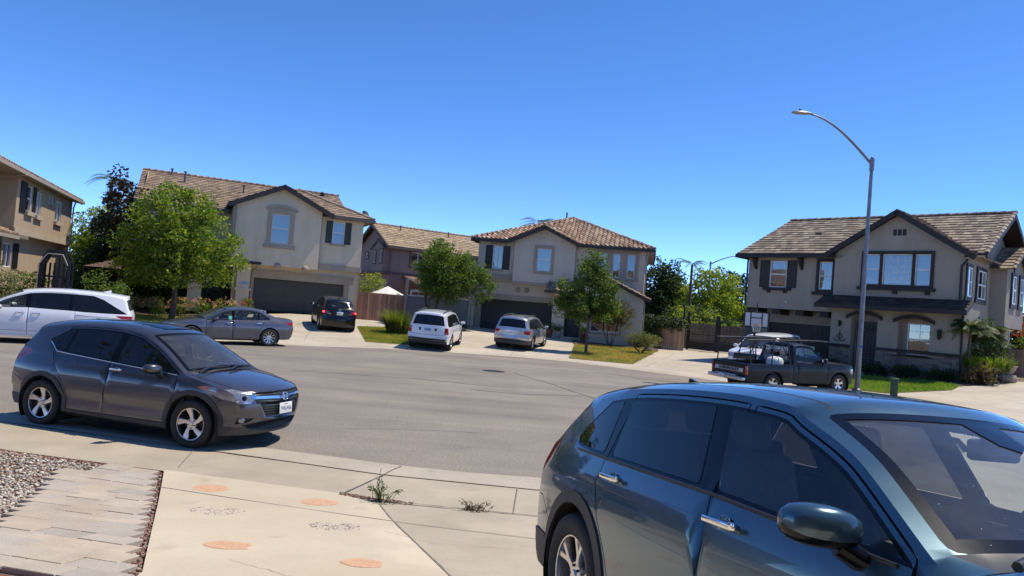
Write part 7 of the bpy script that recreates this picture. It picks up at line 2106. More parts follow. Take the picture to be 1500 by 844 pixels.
def tree(name, label, cat, base, blobs, ncl, nleaf, cr, size, cols, seed, trunk_r=.13, fork=.35, group=None, m=None, bark=None, stems=1, droop=.2, lean=(0, 0), limbs=14, asp=.55):
    rnd = random.Random(seed); m = m or LEAF; bark = bark or BARK
    root = thing(name, label, cat, base, 0, group); B = Vector(base)
    bl = [(Vector(c) - B, r) for c, r in blobs]
    cl = inside_clumps(bl, ncl, rnd)
    mb = MB()
    for c in cl:
        k = rnd.uniform(.7, 1.3); ccols = [tuple(q * kk for q in col) for col in cols for kk in (rnd.uniform(.85, 1.15),)]
        leaves(mb, clump_pts(c, (cr * k, cr * k, cr * k * .75), int(nleaf * rnd.uniform(.6, 1.4)), rnd), size, ccols, rnd, droop, asp)
    mb.build('crown', m, root)
    zc = sum(c.z for c, r in bl) / len(bl); zlow = min(c.z - r[2] for c, r in bl)
    t = MB()
    for s in range(stems):
        a = 2 * pi * s / max(1, stems) + .4; off = Vector((cos(a), sin(a), 0)) * (.12 if stems > 1 else 0)
        fz = max(.25, zlow + (zc - zlow) * fork)
        top = Vector((off.x * 4 + lean[0], off.y * 4 + lean[1], fz))
        mid = off + (top - off) * .5 + Vector((rnd.uniform(-.06, .06), rnd.uniform(-.06, .06), 0))
        t.tube([off * 1.0 + Vector((0, 0, -.15)), off * 1.0 + Vector((0, 0, .12)), mid, top], [trunk_r * 1.35, trunk_r * 1.08, trunk_r * .9, trunk_r * .78], 10)
        tg = sorted(cl, key=lambda c: rnd.random())[:max(3, limbs // stems)]
        for c in tg:
            if c.z < fz: continue
            m1 = top + (c - top) * .45 + Vector((rnd.uniform(-.15, .15), rnd.uniform(-.15, .15), .18))
            t.tube([top - Vector((0, 0, .1)), m1, c], [trunk_r * .55, trunk_r * .32, trunk_r * .08], 6)
    t.build('trunk', bark, root)
    return root
def shrub(name, label, cat, base, blobs, ncl, nleaf, cr, size, cols, seed, group=None, m=None, flowers=None, stemr=.02):
    rnd = random.Random(seed); B = Vector(base); root = thing(name, label, cat, base, 0, group)
    bl = [(Vector(c) - B, r) for c, r in blobs]; cl = inside_clumps(bl, ncl, rnd); mb = MB()
    for c in cl: leaves(mb, clump_pts(c, (cr, cr, cr * .8), nleaf, rnd), size, cols, rnd, .1)
    mb.build('foliage', m or LEAF, root)
    t = MB()
    for c in cl[:max(3, len(cl) // 6)]: t.tube([(rnd.uniform(-.05, .05), rnd.uniform(-.05, .05), -.05), c * .5 + Vector((0, 0, .02)), c], [stemr, stemr * .7, stemr * .3], 5)
    t.build('stems', BARKD, root)
    if flowers:
        f = MB()
        for _ in range(flowers[0]):
            c, r = rnd.choice(bl); v = Vector((rnd.gauss(0, 1), rnd.gauss(-.4, 1), abs(rnd.gauss(0, 1)))).normalized(); p = Vector((c.x + v.x * r[0] * 1.05, c.y + v.y * r[1] * 1.05, c.z + v.z * r[2] * 1.05))
            leaves(f, clump_pts(p, (.06, .06, .06), 7, rnd), flowers[2], flowers[1], rnd, 0, .8)
        f.build('flowers', LEAF, root)
    return root
def blades(mb, base, n, L, w, cols, rnd, spread=.35, arch=.6, seg=4):
    for _ in range(n):
        a = rnd.uniform(0, 6.283); d = Vector((cos(a), sin(a), 0)); l = L * rnd.uniform(.6, 1.1); p0 = Vector(base) + d * rnd.uniform(0, spread)
        ww = w * rnd.uniform(.7, 1.2); s = Vector((-d.y, d.x, 0)); c = rnd.choice(cols); k = rnd.uniform(.75, 1.2); c = tuple(q * k for q in c); vs = []; ar = arch * rnd.uniform(.4, 1.3)
        for i in range(seg + 1):
            t = i / seg; p = p0 + d * (l * ar * t ** 1.6) + Vector((0, 0, l * (t - .38 * ar * t ** 2.6))); h = ww * (1 - t ** 2) * .5 + .001
            vs += [p - s * h, p + s * h]
        mb.add(vs, [(2 * i, 2 * i + 1, 2 * i + 3, 2 * i + 2) for i in range(seg)], 0, c)
def frond(mb, p0, d, L, cols, rnd, droop=1.0, n=26, wl=.35, w=.045):
    d = Vector(d).normalized(); s = d.cross(Vector((0, 0, 1))).normalized(); P = []
    for i in range(n + 1):
        t = i / n; P.append(Vector(p0) + d * (L * t) + Vector((0, 0, -droop * L * .55 * t * t)))
    c0 = rnd.choice(cols)
    for i in range(n):
        a = P[i]; s_ = s; 
        vs = [P[i] - s * .012, P[i] + s * .012, P[i + 1] + s * .010, P[i + 1] - s * .010]; mb.add(vs, [(0, 1, 2, 3)], 0, tuple(q * 1.2 for q in c0))
        t = i / n
        if t < .12: continue
        l = wl * (sin(pi * min(1, .15 + t * .9)) ** .7)
        for sg in (-1, 1):
            dirv = (s * sg * .8 + (P[i + 1] - P[i]).normalized() * .6 + Vector((0, 0, -.35 - .3 * rnd.random()))).normalized(); e = P[i] + dirv * l; wv = (P[i + 1] - P[i]).normalized() * w
            k = rnd.uniform(.7, 1.25); mb.add([P[i], P[i] + wv, e], [(0, 1, 2)], 0, tuple(q * k for q in c0))
def palm(name, label, base, hgt, nf, L, cols, seed, r=.12, cat='palm', lean=(0, 0), up=.5, group=None, wl=.4):
    rnd = random.Random(seed); root = thing(name, label, cat, base, 0, group); f = MB(); top = Vector((lean[0], lean[1], hgt))
    for i in range(nf):
        a = 2.4 * i + rnd.uniform(-.2, .2); e = up + rnd.uniform(-.6, .5); frond(f, top, (cos(a), sin(a), e), L * rnd.uniform(.75, 1.1), cols, rnd, rnd.uniform(.8, 1.5), wl=wl)
    f.build('fronds', LEAF, root)
    t = MB(); t.tube([(0, 0, -.1), (lean[0] * .3, lean[1] * .3, hgt * .5), top], [r * 1.2, r, r * .75], 10); t.build('trunk', BARK, root)
    return root

GREEN1 = [(0.1519, 0.2344, 0.0297), (0.1114, 0.1875, 0.0297), (0.2228, 0.2906, 0.0363), (0.2835, 0.3187, 0.0413), (0.081, 0.1463, 0.0264)]
GREEND = [(0.0297, 0.0567, 0.0189), (0.0405, 0.0743, 0.0243), (0.054, 0.0918, 0.027), (0.0243, 0.0459, 0.0162)]
GREENF = [(0.0882, 0.154, 0.0319), (0.1273, 0.1994, 0.0351), (0.1762, 0.2447, 0.0398), (0.0626, 0.1124, 0.0287)]
GREENY = [(0.2633, 0.3187, 0.0413), (0.1823, 0.2625, 0.0363), (0.3443, 0.375, 0.0495), (0.1418, 0.2063, 0.033)]
BRONZE = [(0.0517, 0.0322, 0.0207), (0.0345, 0.0276, 0.0184), (0.0747, 0.0437, 0.023), (0.023, 0.0276, 0.0149), (0.0287, 0.0368, 0.0172)]
OLIVE = [(0.14, 0.161, 0.077), (0.182, 0.196, 0.098), (0.112, 0.133, 0.063), (0.21, 0.21, 0.112)]

def gz(x, y): return (x, y, G(x, y) - .03)
def build_plants():
    tree('street_tree', 'broad light green tree on the lawn in front of the cream house', 'tree', gz(-17.43, 36.5),
         [((-17.6, 36.5, 5.0), (2.3, 2.2, 2.2)), ((-19.2, 36.4, 3.5), (1.6, 1.7, 1.5)), ((-15.4, 36.4, 3.6), (1.7, 1.7, 1.5)), ((-17.4, 35.9, 3.0), (2.0, 1.5, 1.2)), ((-18.2, 36.5, 6.2), (1.2, 1.2, 1.0))], 330, 70, .42, .17, GREEN1, 1, .15, .12, limbs=22)
    tree('magnolia_tree', 'dark bronze leaved magnolia rising behind the light green tree', 'tree', gz(-22.7, 41),
         [((-22.7, 41, 5.2), (1.75, 1.6, 2.0)), ((-22.9, 41, 7.2), (.95, .9, 1.6)), ((-22.6, 41, 3.4), (1.6, 1.5, 1.4))], 130, 55, .42, .24, BRONZE, 2, .14, .2, m=LEAFD)
    tree('garden_tree', 'bright yellow green tree between the tan house and the dark magnolia', 'tree', gz(-25.9, 43.5), [((-25.9, 43.5, 4.9), (1.7, 1.5, 1.6)), ((-25.0, 43.2, 3.4), (2.0, 1.5, 1.5)), ((-26.3, 43.5, 3.6), (1.2, 1.4, 1.6)), ((-25.2, 43.0, 2.0), (2.0, 1.4, 1.6))], 230, 60, .42, .17, GREENY, 3, .1, .2)
    tree('garden_tree', 'dark green shade tree filling the gap beneath the magnolia beside the cream house', 'tree', gz(-21.5, 40.2), [((-21.8, 40.4, 2.6), (2.3, 1.2, 1.7)), ((-24.2, 41, 2.4), (1.7, 1.2, 1.7)), ((-19.6, 40.2, 2.0), (1.5, .8, 1.2)), ((-23.2, 40.2, 1.2), (2.4, .9, 1.2))], 260, 58, .40, .18, GREEND, 4, .1, .15)
    tree('garden_tree', 'rounded leafy tree with two lobes in front of the grey sectional fence', 'tree', gz(-5.0, 44.0),
         [((-4.6, 44.0, 4.5), (1.45, 1.3, 1.55)), ((-3.4, 44.0, 4.0), (1.3, 1.2, 1.5)), ((-1.95, 44.0, 3.6), (.85, .9, 1.2)), ((-4.3, 43.8, 3.0), (1.5, 1.0, .9)), ((-4.5, 43.6, 3.8), (1.5, 1.1, 1.2))], 380, 66, .34, .14, GREENF, 5, .085, .15, stems=3, limbs=18)
    tree('street_tree', 'upright dark green tree with a vase shaped crown on the taupe house lawn', 'tree', gz(4.1, 36.75),
         [((4.15, 36.75, 4.1), (.85, .85, 1.55)), ((3.2, 36.75, 3.2), (.85, .8, 1.0)), ((5.0, 36.75, 3.2), (.9, .8, 1.2)), ((4.1, 36.6, 2.5), (1.5, 1.0, .8)), ((2.6, 36.7, 2.7), (.5, .5, .7)), ((4.1, 36.75, 5.0), (.45, .45, .8))], 260, 66, .28, .12, [tuple(q * .85 for q in c) for c in GREENF], 6, .075, .10, droop=.35, limbs=20)
    tree('small_tree', 'small spreading tree with yellow and orange leaf tips beside the taupe house wing', 'tree', gz(6.1, 42.3), [((6.3, 42.3, 2.5), (1.1, .7, .75)), ((6.9, 42.3, 2.2), (.7, .5, .5))], 60, 40, .28, .12, [(.14, .13, .03), (.19, .12, .03), (.07, .085, .02), (.11, .10, .03)], 7, .03, .1, stems=4, limbs=12)
    # trees behind the gap on the right
    for i, (x, y, z, rx, rz, cols, lab) in enumerate((
        (12.6, 60, 4.2, 2.0, 3.3, GREEND, 'tall dark narrow tree right behind the taupe house roof corner'), (15.0, 66, 3.9, 2.4, 3.0, GREEND, 'dark tree at the back between the narrow dark tree and the yellow green one'),
        (16.4, 58, 4.0, 2.6, 2.8, GREENY, 'yellow green rounded tree standing in the middle of the gap behind the metal gate'), (19.2, 62, 4.0, 2.2, 3.2, GREEND, 'dark tree beside the far street lamp, just left of the grey beige house'), (21.5, 58, 3.6, 2.2, 2.8, GREENF, 'mid green tree whose crown is half hidden by the grey beige house corner'))):
        tree('background_tree', lab, 'tree', (x, y, G(x, y) - .1), [((x, y, z), (rx, rx, rz * .8)), ((x - .4, y, z - 1.6), (rx * 1.15, rx, rz * .75)), ((x + .3, y, z + rz * .55), (rx * .7, rx * .6, rz * .5))], 190, 60, .55, .25, cols, 20 + i, .16, .2, group='trees behind the gap on the right')
    for i, (x, y, z, r, lab) in enumerate(((12.2, 49, 2.5, .8, 'fresh green garden shrub behind the left end of the metal gate'), (14.4, 50.5, 2.3, .9, 'light green garden shrub behind the middle of the metal gate'), (16.6, 50, 2.1, .9, 'leafy shrub behind the right end of the metal gate'))):
        shrub('garden_shrub', lab, 'shrub', (x, y, G(x, y)), [((x, y, z), (r, r * .8, r)), ((x + .5, y, z - .7), (r, r * .8, r * .9))], 36, 36, .3, .15, GREENY if i < 2 else GREENF, 30 + i, group='shrubs behind the gate')
    palm('palm_tree', 'feathery palm showing above the taupe house roof', (1.9, 62, .6), 9.2, 16, 2.6, [(.07, .11, .05), (.10, .14, .07)], 40, .16)
    palm('palm_tree', 'palm with thin blue green fronds peeking out left of the magnolia', (-29.0, 50, .4), 8.6, 14, 2.3, [(.06, .10, .06), (.09, .13, .07)], 41, .16)
    palm('palm_tree', 'slender palm trunk and fronds against the sky beside the taupe house eave', (13.9, 55, .5), 6.2, 12, 1.9, [(.06, .10, .05), (.08, .12, .06)], 43, .12, wl=.3)
    tree('cypress_tree', 'tip of a distant dark conifer poking above the cream house roof', 'tree', (-27.2, 60, .5), [((-27.2, 60, 9.6), (.5, .5, 2.0)), ((-27.2, 60, 6.5), (.9, .9, 3.0))], 40, 30, .4, .25, GREEND, 44, .14, .3)
    for i, (x, y, z, rx, rz, lab) in enumerate(((-29.5, 47, 2.2, 3.0, 2.2, 'dark hedge mass closing the view behind the black arbor'), (-24.5, 45.5, 1.6, 2.6, 1.9, 'dark hedge mass under the bright yellow green tree'), (14.0, 53, 1.9, 3.4, 1.6, 'low dark hedge closing the gap behind the metal gate'), (20.5, 52, 1.8, 3.2, 1.7, 'low dark hedge behind the black pickup and the gate end'), (31.0, 42.0, 2.2, 2.6, 2.2, 'dark hedge closing the view behind the magenta bougainvillea'))):
        shrub('garden_hedge', lab, 'hedge', (x, y, G(x, y)), [((x, y, z), (rx, 1.0, rz)), ((x + .6, y + .3, z - .6), (rx, .8, rz * .8))], 150, 52, .5, .26, GREEND + GREENF[:1], 120 + i)
    tree('yard_tree', 'front yard tree standing just outside the picture, mirrored in the teal suv windows', 'tree', (-10.2, 6.4, G(-10.2, 6.4)), [((-10.2, 6.4, 3.6), (2.0, 2.0, 1.7)), ((-9.8, 5.6, 2.6), (1.7, 1.6, 1.0))], 110, 40, .45, .2, GREEND + GREENF[:2], 140, .14, .2)
    # left garden
    for i, (x, y, z, rx, rz, cols, lab) in enumerate(((-17.3, 30.0, 1.5, .95, .85, GREENF, 'leafy bush right of the black arbor gate'), (-19.95, 29.2, 1.5, .75, .8, GREENF, 'leafy bush just left of the black arbor gate'), (-20.6, 28.0, 1.6, .75, 1.0, OLIVE, 'clipped olive green conifer at the left edge above the minivan'))):
        shrub('garden_bush', lab, 'bush', (x, y, .1), [((x, y, z), (rx, rx * .8, rz)), ((x, y, z - .7), (rx * .9, rx * .8, rz * .9))], 60, 40, .24, .11, cols, 50 + i, group='bushes by the arbor')
    HED = [(-21.4, 36.6), (-20.0, 37.0), (-18.9, 37.6), (-17.9, 38.3), (-16.9, 38.9), (-15.9, 39.5)]
    LABS = ['pink and cream flowering shrub nearest the minivan tail', 'pink flowering shrub second from the minivan along the bed', 'flowering shrub just left of the light green tree trunk', 'flowering shrub directly behind the light green tree trunk', 'flowering shrub just right of the light green tree trunk', 'flowering shrub at the porch end of the bed, above the grey saloon']
    for i, (x, y) in enumerate(HED):
        shrub('flowering_shrub', LABS[i], 'shrub', (x, y, G(x, y) - .05), [((x, y, G(x, y) + .5), (.65, .5, .5))], 26, 34, .20, .09, GREENF, 60 + i, 'flowering shrubs in front of the cream house', flowers=(34, [(.55, .30, .26), (.62, .48, .38), (.50, .22, .24)], .07))
    shrub('garden_bush', 'dark bush filling the porch corner of the cream house', 'bush', (-18.9, 40.6, .3), [((-18.9, 40.6, 1.5), (1.2, .8, 1.2)), ((-17.4, 41, 1.2), (.9, .6, 1.0))], 60, 40, .3, .14, GREEND, 70)
    shrub('potted_plant', 'red flowering plant beside the cream house porch pillar', 'plant', (-15.0, 40.35, G(-15, 40.35)), [((-15.0, 40.35, G(-15, 40.35) + .5), (.35, .3, .4))], 18, 30, .15, .09, GREENF, 71, flowers=(10, [(.55, .06, .04), (.6, .1, .05)], .09))
    shrub('garden_bush', 'yellow green bush rising over the board fence beside the cream house', 'bush', (-9.4, 46.5, .6), [((-9.3, 46.5, 3.0), (.95, .7, .85)), ((-9.7, 46.5, 2.2), (.8, .7, .8))], 50, 38, .26, .13, GREENY, 72)
    rnd = random.Random(5); root = thing('ornamental_grass', 'big clump of strappy green leaves on the lawn left of the boxy white suv', 'ornamental grass', gz(-6.05, 37.6)); mb = MB()
    blades(mb, (0, 0, 0), 420, 1.55, .05, [(.09, .13, .025), (.14, .17, .03), (.06, .10, .02), (.20, .20, .06)], rnd, .45, .55); blades(mb, (.35, .1, 0), 200, 1.3, .05, [(.09, .13, .025), (.12, .15, .03)], rnd, .35, .7); mb.build('leaves', LEAF, root)
    tree('round_shrub', 'low cloud clipped grey green shrub on a short trunk at the corner of the lawn', 'shrub', gz(7.46, 39.5), [((7.2, 39.5, 1.05), (.75, .6, .38)), ((8.0, 39.6, 1.0), (.6, .55, .36)), ((7.5, 39.4, 1.2), (.6, .5, .28))], 110, 45, .16, .06, OLIVE, 74, .05, .2, stems=2, limbs=14)
    rnd = random.Random(9)
    shrub('climbing_hedge', 'glossy dark climber spilling over the short board fence beside the taupe house', 'hedge', (9.6, 44.6, .5), [((9.0, 44.5, 2.0), (.9, .45, .5)), ((10.2, 44.4, 2.0), (1.0, .45, .42)), ((8.9, 44.4, 1.3), (.8, .35, .7)), ((10.9, 44.6, 1.95), (.5, .35, .3))], 170, 48, .2, .11, GREEND + [(.10, .12, .05)], 75, m=LEAFD)
    for i, (x, y, lab) in enumerate(((5.2, 44.0, 'low dark plant against the taupe wing wall, left one'), (7.9, 43.0, 'low dark plant at the outer corner of the taupe wing'))):
        shrub('garden_bush', lab, 'bush', gz(x, y), [((x, y, G(x, y) + .3), (.45, .35, .32))], 22, 32, .16, .12, GREEND, 76 + i)
    # right garden
    root = palm('palm_tree', 'young feathery palm with arching fronds beside the grey beige house corner', (19.8, 30.3, G(19.8, 30.3)), 2.3, 60, 1.25, [(.055, .095, .03), (.085, .125, .045), (.12, .14, .07)], 80, .06, wl=.42, up=.8)
    palm('palm_tree', 'second palm whose fronds lean over the side wall, right of the young palm', (21.2, 31.3, G(21.2, 31.3)), 2.0, 60, 1.25, [(.05, .085, .035), (.075, .11, .05), (.10, .12, .07)], 81, .06, wl=.42, up=.7)
    tree('garden_tree', 'dense leafy bush standing between the two young palms', 'tree', (20.9, 31.2, G(20.9, 31.2)), [((20.9, 31.2, 2.3), (.75, .6, 1.1)), ((21.6, 31.3, 1.9), (.6, .5, .8)), ((20.3, 30.8, 1.6), (.5, .4, .7))], 75, 44, .26, .12, GREENF + GREEND + OLIVE[:1], 85, .05, .2, stems=2)
    root = thing('strappy_plant', 'yellow green strappy plant at the foot of the palms', 'plant', (20.2, 29.9, G(20.2, 29.9))); mb = MB(); rnd = random.Random(8)
    blades(mb, (0, 0, .1), 150, .95, .055, [(.14, .15, .03), (.10, .13, .03), (.20, .18, .06)], rnd, .25, .8); blades(mb, (.5, .3, .6), 110, .75, .05, GREENF, rnd, .3, .9); blades(mb, (1.2, .5, .5), 110, .8, .05, GREENF, rnd, .3, .9); blades(mb, (-.3, .3, .6), 90, .7, .05, GREENY, rnd, .3, .8); mb.build('leaves', LEAF, root)
    s = MB(); s.tube([(0, 0, -.1), (.1, .1, .8)], .07, 8); s.tube([(.5, .3, -.1), (.5, .3, .8)], .09, 8); s.tube([(1.2, .5, -.1), (1.2, .5, .8)], .09, 8); s.build('stems', BARK, root)
    shrub('garden_bush', 'brown dry trailing bush spilling over the ground beneath the palms', 'bush', (19.6, 29.4, G(19.6, 29.4)), [((19.6, 29.4, G(19.6, 29.4) + .35), (.75, .4, .38))], 34, 34, .2, .12, [(.16, .10, .06), (.11, .09, .05), (.06, .06, .03)], 82)
    tree('bougainvillea', 'bougainvillea with magenta flowers at the right edge behind the grey beige house', 'shrub', (29.3, 40.0, .6), [((29.3, 40.0, 3.4), (1.0, .8, .8)), ((30.2, 40.0, 3.0), (1.0, .8, 1.0))], 40, 40, .3, .13, [(.50, .02, .10), (.42, .03, .12), (.25, .12, .03), (.12, .13, .03)], 83, .06, .3)
    shrub('garden_bush', 'green and orange bush below the magenta bougainvillea', 'bush', (29.2, 39.2, .6), [((29.2, 39.2, 2.0), (1.1, .8, .9)), ((29.0, 39.2, 1.2), (1.2, .7, .8))], 50, 38, .28, .13, GREENF + [(.22, .13, .04)], 84)
    LB = ['dark foliage against the stone base under the arched window', 'dark foliage against the stone base right of the front door', 'dark low plant at the stone base beside the palm', 'dark leafy plant beside the front door step']
    for i, (u, v) in enumerate(((-2.3, -.75), (-3.5, -.8), (-.9, -.8), (-5.4, -1.0))):
        c, s_ = cos(R(-47)), sin(R(-47)); x = 19.693 + u * c - v * s_; y = 30 + u * s_ + v * c; z = G(x, y)
        shrub('garden_bush', LB[i], 'bush', (x, y, z - .05), [((x, y, z + .26), (.6, .32, .28))], 30, 34, .16, .11, GREEND, 90 + i, 'bushes along the stone base')
    for i, (u, v, lab) in enumerate(((-4.5, -1.9, 'orange flowering plant right of the lamp post'), (-5.6, -2.1, 'orange flowering plant left of the lamp post'))):
        c, s_ = cos(R(-47)), sin(R(-47)); x = 19.693 + u * c - v * s_; y = 30 + u * s_ + v * c; z = G(x, y)
        shrub('flowering_plant', lab, 'plant', (x, y, z - .03), [((x, y, z + .2), (.32, .25, .2))], 14, 26, .12, .08, GREENF, 95 + i, 'orange flowers at the lawn edge', flowers=(14, [(.70, .28, .03), (.75, .38, .05)], .08))
    # weeds in the driveway joints
    W = [((-1.26, 7.83), 1), ((-.25, 7.76), 0)]
    for (x, y), tall in W:
        z = G(x, y) + .02; rnd = random.Random(int(x * 10)); mb = MB()
        root = thing('weed', 'tall green weed with one long stalk growing from the driveway joint' if tall else 'low dried weed growing from the joint near the teal car', 'weed', (x, y, z))
        cols = [(.07, .12, .03), (.11, .16, .04), (.05, .09, .025)] if tall else [(.10, .10, .05), (.16, .12, .07), (.06, .08, .03)]
        for k in range(26 if tall else 30):
            a = rnd.uniform(0, 6.28); L = rnd.uniform(.06, .22) if tall else rnd.uniform(.03, .11); sp = rnd.uniform(.3, 1.1) if tall else rnd.uniform(.9, 2.2); ox = rnd.gauss(0, .05) if tall else rnd.gauss(0, .07)
            p0 = Vector((ox, rnd.gauss(0, .02), 0)); p2 = p0 + Vector((cos(a) * L * sp, sin(a) * L * sp * .7, L)); p1 = p0.lerp(p2, .5) + Vector((0, 0, L * .2))
            mb.tube([p0, p1, p2], [.0035, .0028, .0012], 5, 0, True)
            pts = [(p0.lerp(p1, t) if False else (p1.lerp(p2, t)), Vector((cos(a), sin(a), .3))) for t in [j / 6 for j in range(7)]]
            leaves(mb, pts, .038 if tall else .028, cols, rnd, .1, .35)
        if tall:
            mb.tube([(-.01, 0, 0), (-.03, .01, .18), (-.025, .0, .36)], [.005, .004, .002], 6)
            leaves(mb, [(Vector((-.02, 0, .05 + .03 * j)), Vector((rnd.uniform(-1, 1), rnd.uniform(-1, 1), .6))) for j in range(11)], .04, cols, rnd, 0, .3)
        for i in range(len(mb.c)):
            if mb.c[i] is None: mb.c[i] = cols[0]
        mb.build('leaves', LEAF, root)
        if not tall:
            d = MB(); rnd = random.Random(3)
            leaves(d, [(Vector((rnd.gauss(0, .10), rnd.gauss(0, .02), .006)), Vector((rnd.uniform(-1, 1), rnd.uniform(-1, 1), 0))) for _ in range(60)], .03, [(.22, .10, .06), (.30, .16, .10)], rnd, .1, .4); d.build('dry_leaves', LEAF, root)
    lit = pebbles('leaf_litter', [(-1.75, 8.03), (-1.3, 7.90), (-.9, 7.86), (-.9, 7.80), (-1.3, 7.80), (-1.75, 7.95)], 260, .006, .013, .032, [(.26, .12, .08), (.2, .1, .07), (.33, .2, .14)], 12, ''); lit['kind'] = 'stuff'

GRASS = None
def lawn(poly, seed, cols, n, L=.07, base=(.20, .20, .06)):
    m = plain('lawn soil %d' % seed, base, .95, var=.35, nscale=1.2)
    o = sheet('lawn', dense(poly, .6), -.012, m, .8)
    rnd = random.Random(seed); x0, y0, x1, y1 = bbox(poly); mb = MB(); k = 0
    while k < n:
        x, y = rnd.uniform(x0, x1), rnd.uniform(y0, y1)
        if not inpoly((x, y), poly): continue
        k += 1; z = G(x, y) - .012; a = rnd.uniform(0, 6.28); l = L * rnd.uniform(.6, 1.4); w = .010
        pn = noise.noise((x * .9, y * .9, seed)); ci = cols[0] if pn < -.12 else (cols[1] if pn < .18 else cols[2]); c = ci; q = rnd.uniform(.75, 1.25); c = tuple(v * q for v in c)
        mb.add([(x - w * cos(a), y - w * sin(a), z), (x + w * cos(a), y + w * sin(a), z), (x + rnd.gauss(0, .4) * l, y + rnd.gauss(0, .4) * l, z + l)], [(0, 1, 2)], 0, c)
    g = mb.build('grass', LEAF); g['kind'] = 'stuff'
def build_lawns():
    lawn([(-8.35, 38.9), (-6.55, 32.7), (-4.6, 33.4), (-4.7, 35), (-5.0, 39.2), (-7.1, 40.0)], 1, [(.34, .31, .07), (.27, .30, .06), (.21, .27, .05)], 14000)
    lawn([(3.9, 41.2), (2.97, 33.6), (5.9, 32.9), (8.8, 41.6), (7.92, 42.9), (5.42, 42.4)], 2, [(.44, .30, .10), (.36, .30, .08), (.22, .25, .06)], 14000)
    lawn([(12.9, 27.3), (14.2, 26.2), (17.4, 27.5), (18.3, 28.5), (18.2, 29.9), (16.0, 31.6), (15.0, 30.6)], 3, [(.15, .26, .04), (.18, .29, .05), (.22, .31, .06)], 12000, .10)
    lawn([(-22, 33.2), (-15.2, 33.6), (-14.6, 37.6), (-16.5, 39.2), (-22.5, 36.4)], 4, [(.32, .31, .08), (.26, .30, .07), (.2, .26, .05)], 12000)
    bed = plain('mulch bed', (.10, .072, .05), .95, var=.4, nscale=6, bump=.5, bscale=30)
    def plane(P): sheet('garden_bed', dense(P, .8), .005, bed, .9)
    plane([(3.95, 46.0), (3.9, 41.1), (5.4, 42.2), (7.9, 42.8), (8.9, 41.6), (9.6, 45.2), (9.0, 46.8)]); plane([(-24, 42.5), (-22.5, 36.3), (-16.5, 39.1), (-15.2, 40.6), (-17, 43.5)]); plane([(-24, 33), (-24, 25.6), (-16.5, 25.6), (-15.5, 28.2), (-15.8, 33.2)]); plane([(16.0, 31.4), (18.3, 29.8), (18.3, 28.6), (21.8, 30.2), (22.5, 32), (19.5, 31)]); plane([(-7.2, 44), (-7.1, 39.9), (-5.0, 39.1), (-2.6, 43), (-2.7, 46.5), (-7, 46.5)])
# ------------------------------------------------------------------ street furniture and garden things
STEEL = plain('weathered galvanised steel', (.20, .20, .215), .45, .65, var=.2, nscale=5)
WOODF = None
def wood_mat(name, c):
    t = NT(name); a = t.attr(); mp = t.new('Mapping'); mp.inputs['Scale'].default_value = (9, 9, .9); t.ln(t.obj(), mp.inputs['Vector'])
    f = t.noise(3, 5, .7, mp.outputs[0]); c2 = t.mix(1., a, t.ramp(f, [(.3, (.72, .72, .72)), (.7, (1.18, 1.18, 1.18))]), 'MULTIPLY'); t.bsdf(c2, .9, normal=t.bump(f, .3, .01)); return t.m
WOODF = wood_mat('weathered fence board', None)
def board_fence(name, label, a, b, h, cols, seed, cat='fence', rails=True, lattice=False):
    rnd = random.Random(seed); A, B = Vector((a[0], a[1], 0)), Vector((b[0], b[1], 0)); L = (B - A).length; th = atan2(B.y - A.y, B.x - A.x)
    root = thing(name, label, cat, (A.x, A.y, 0), th); mb = MB(); n = int(L / .14)
    for i in range(n):
        x = (i + .5) * L / n; p = A + (B - A) * (x / L); g = G(p.x, p.y) - .05; c = rnd.choice(cols); k = rnd.uniform(.8, 1.2)
        mb.bb(x - L / n / 2 + .004, x + L / n / 2 - .004, -.01 + rnd.uniform(-.004, .004), .012, g, h + rnd.uniform(-.012, .012), 0, None, tuple(q * k for q in c))
    mb.build('boards', WOODF, root)
    r = MB(); r.bb(0, L, .014, .06, h - .3, h - .2, 0, None, cols[0]); r.bb(0, L, .014, .06, .9, 1.0, 0, None, cols[0])
    for i in range(int(L / 2.4) + 2):
        x = min(L, i * 2.4); r.bb(x - .05, x + .05, .014, .11, 0, h + .02, 0, None, cols[0])
    r.build('posts_and_rails', WOODF, root)
    return root
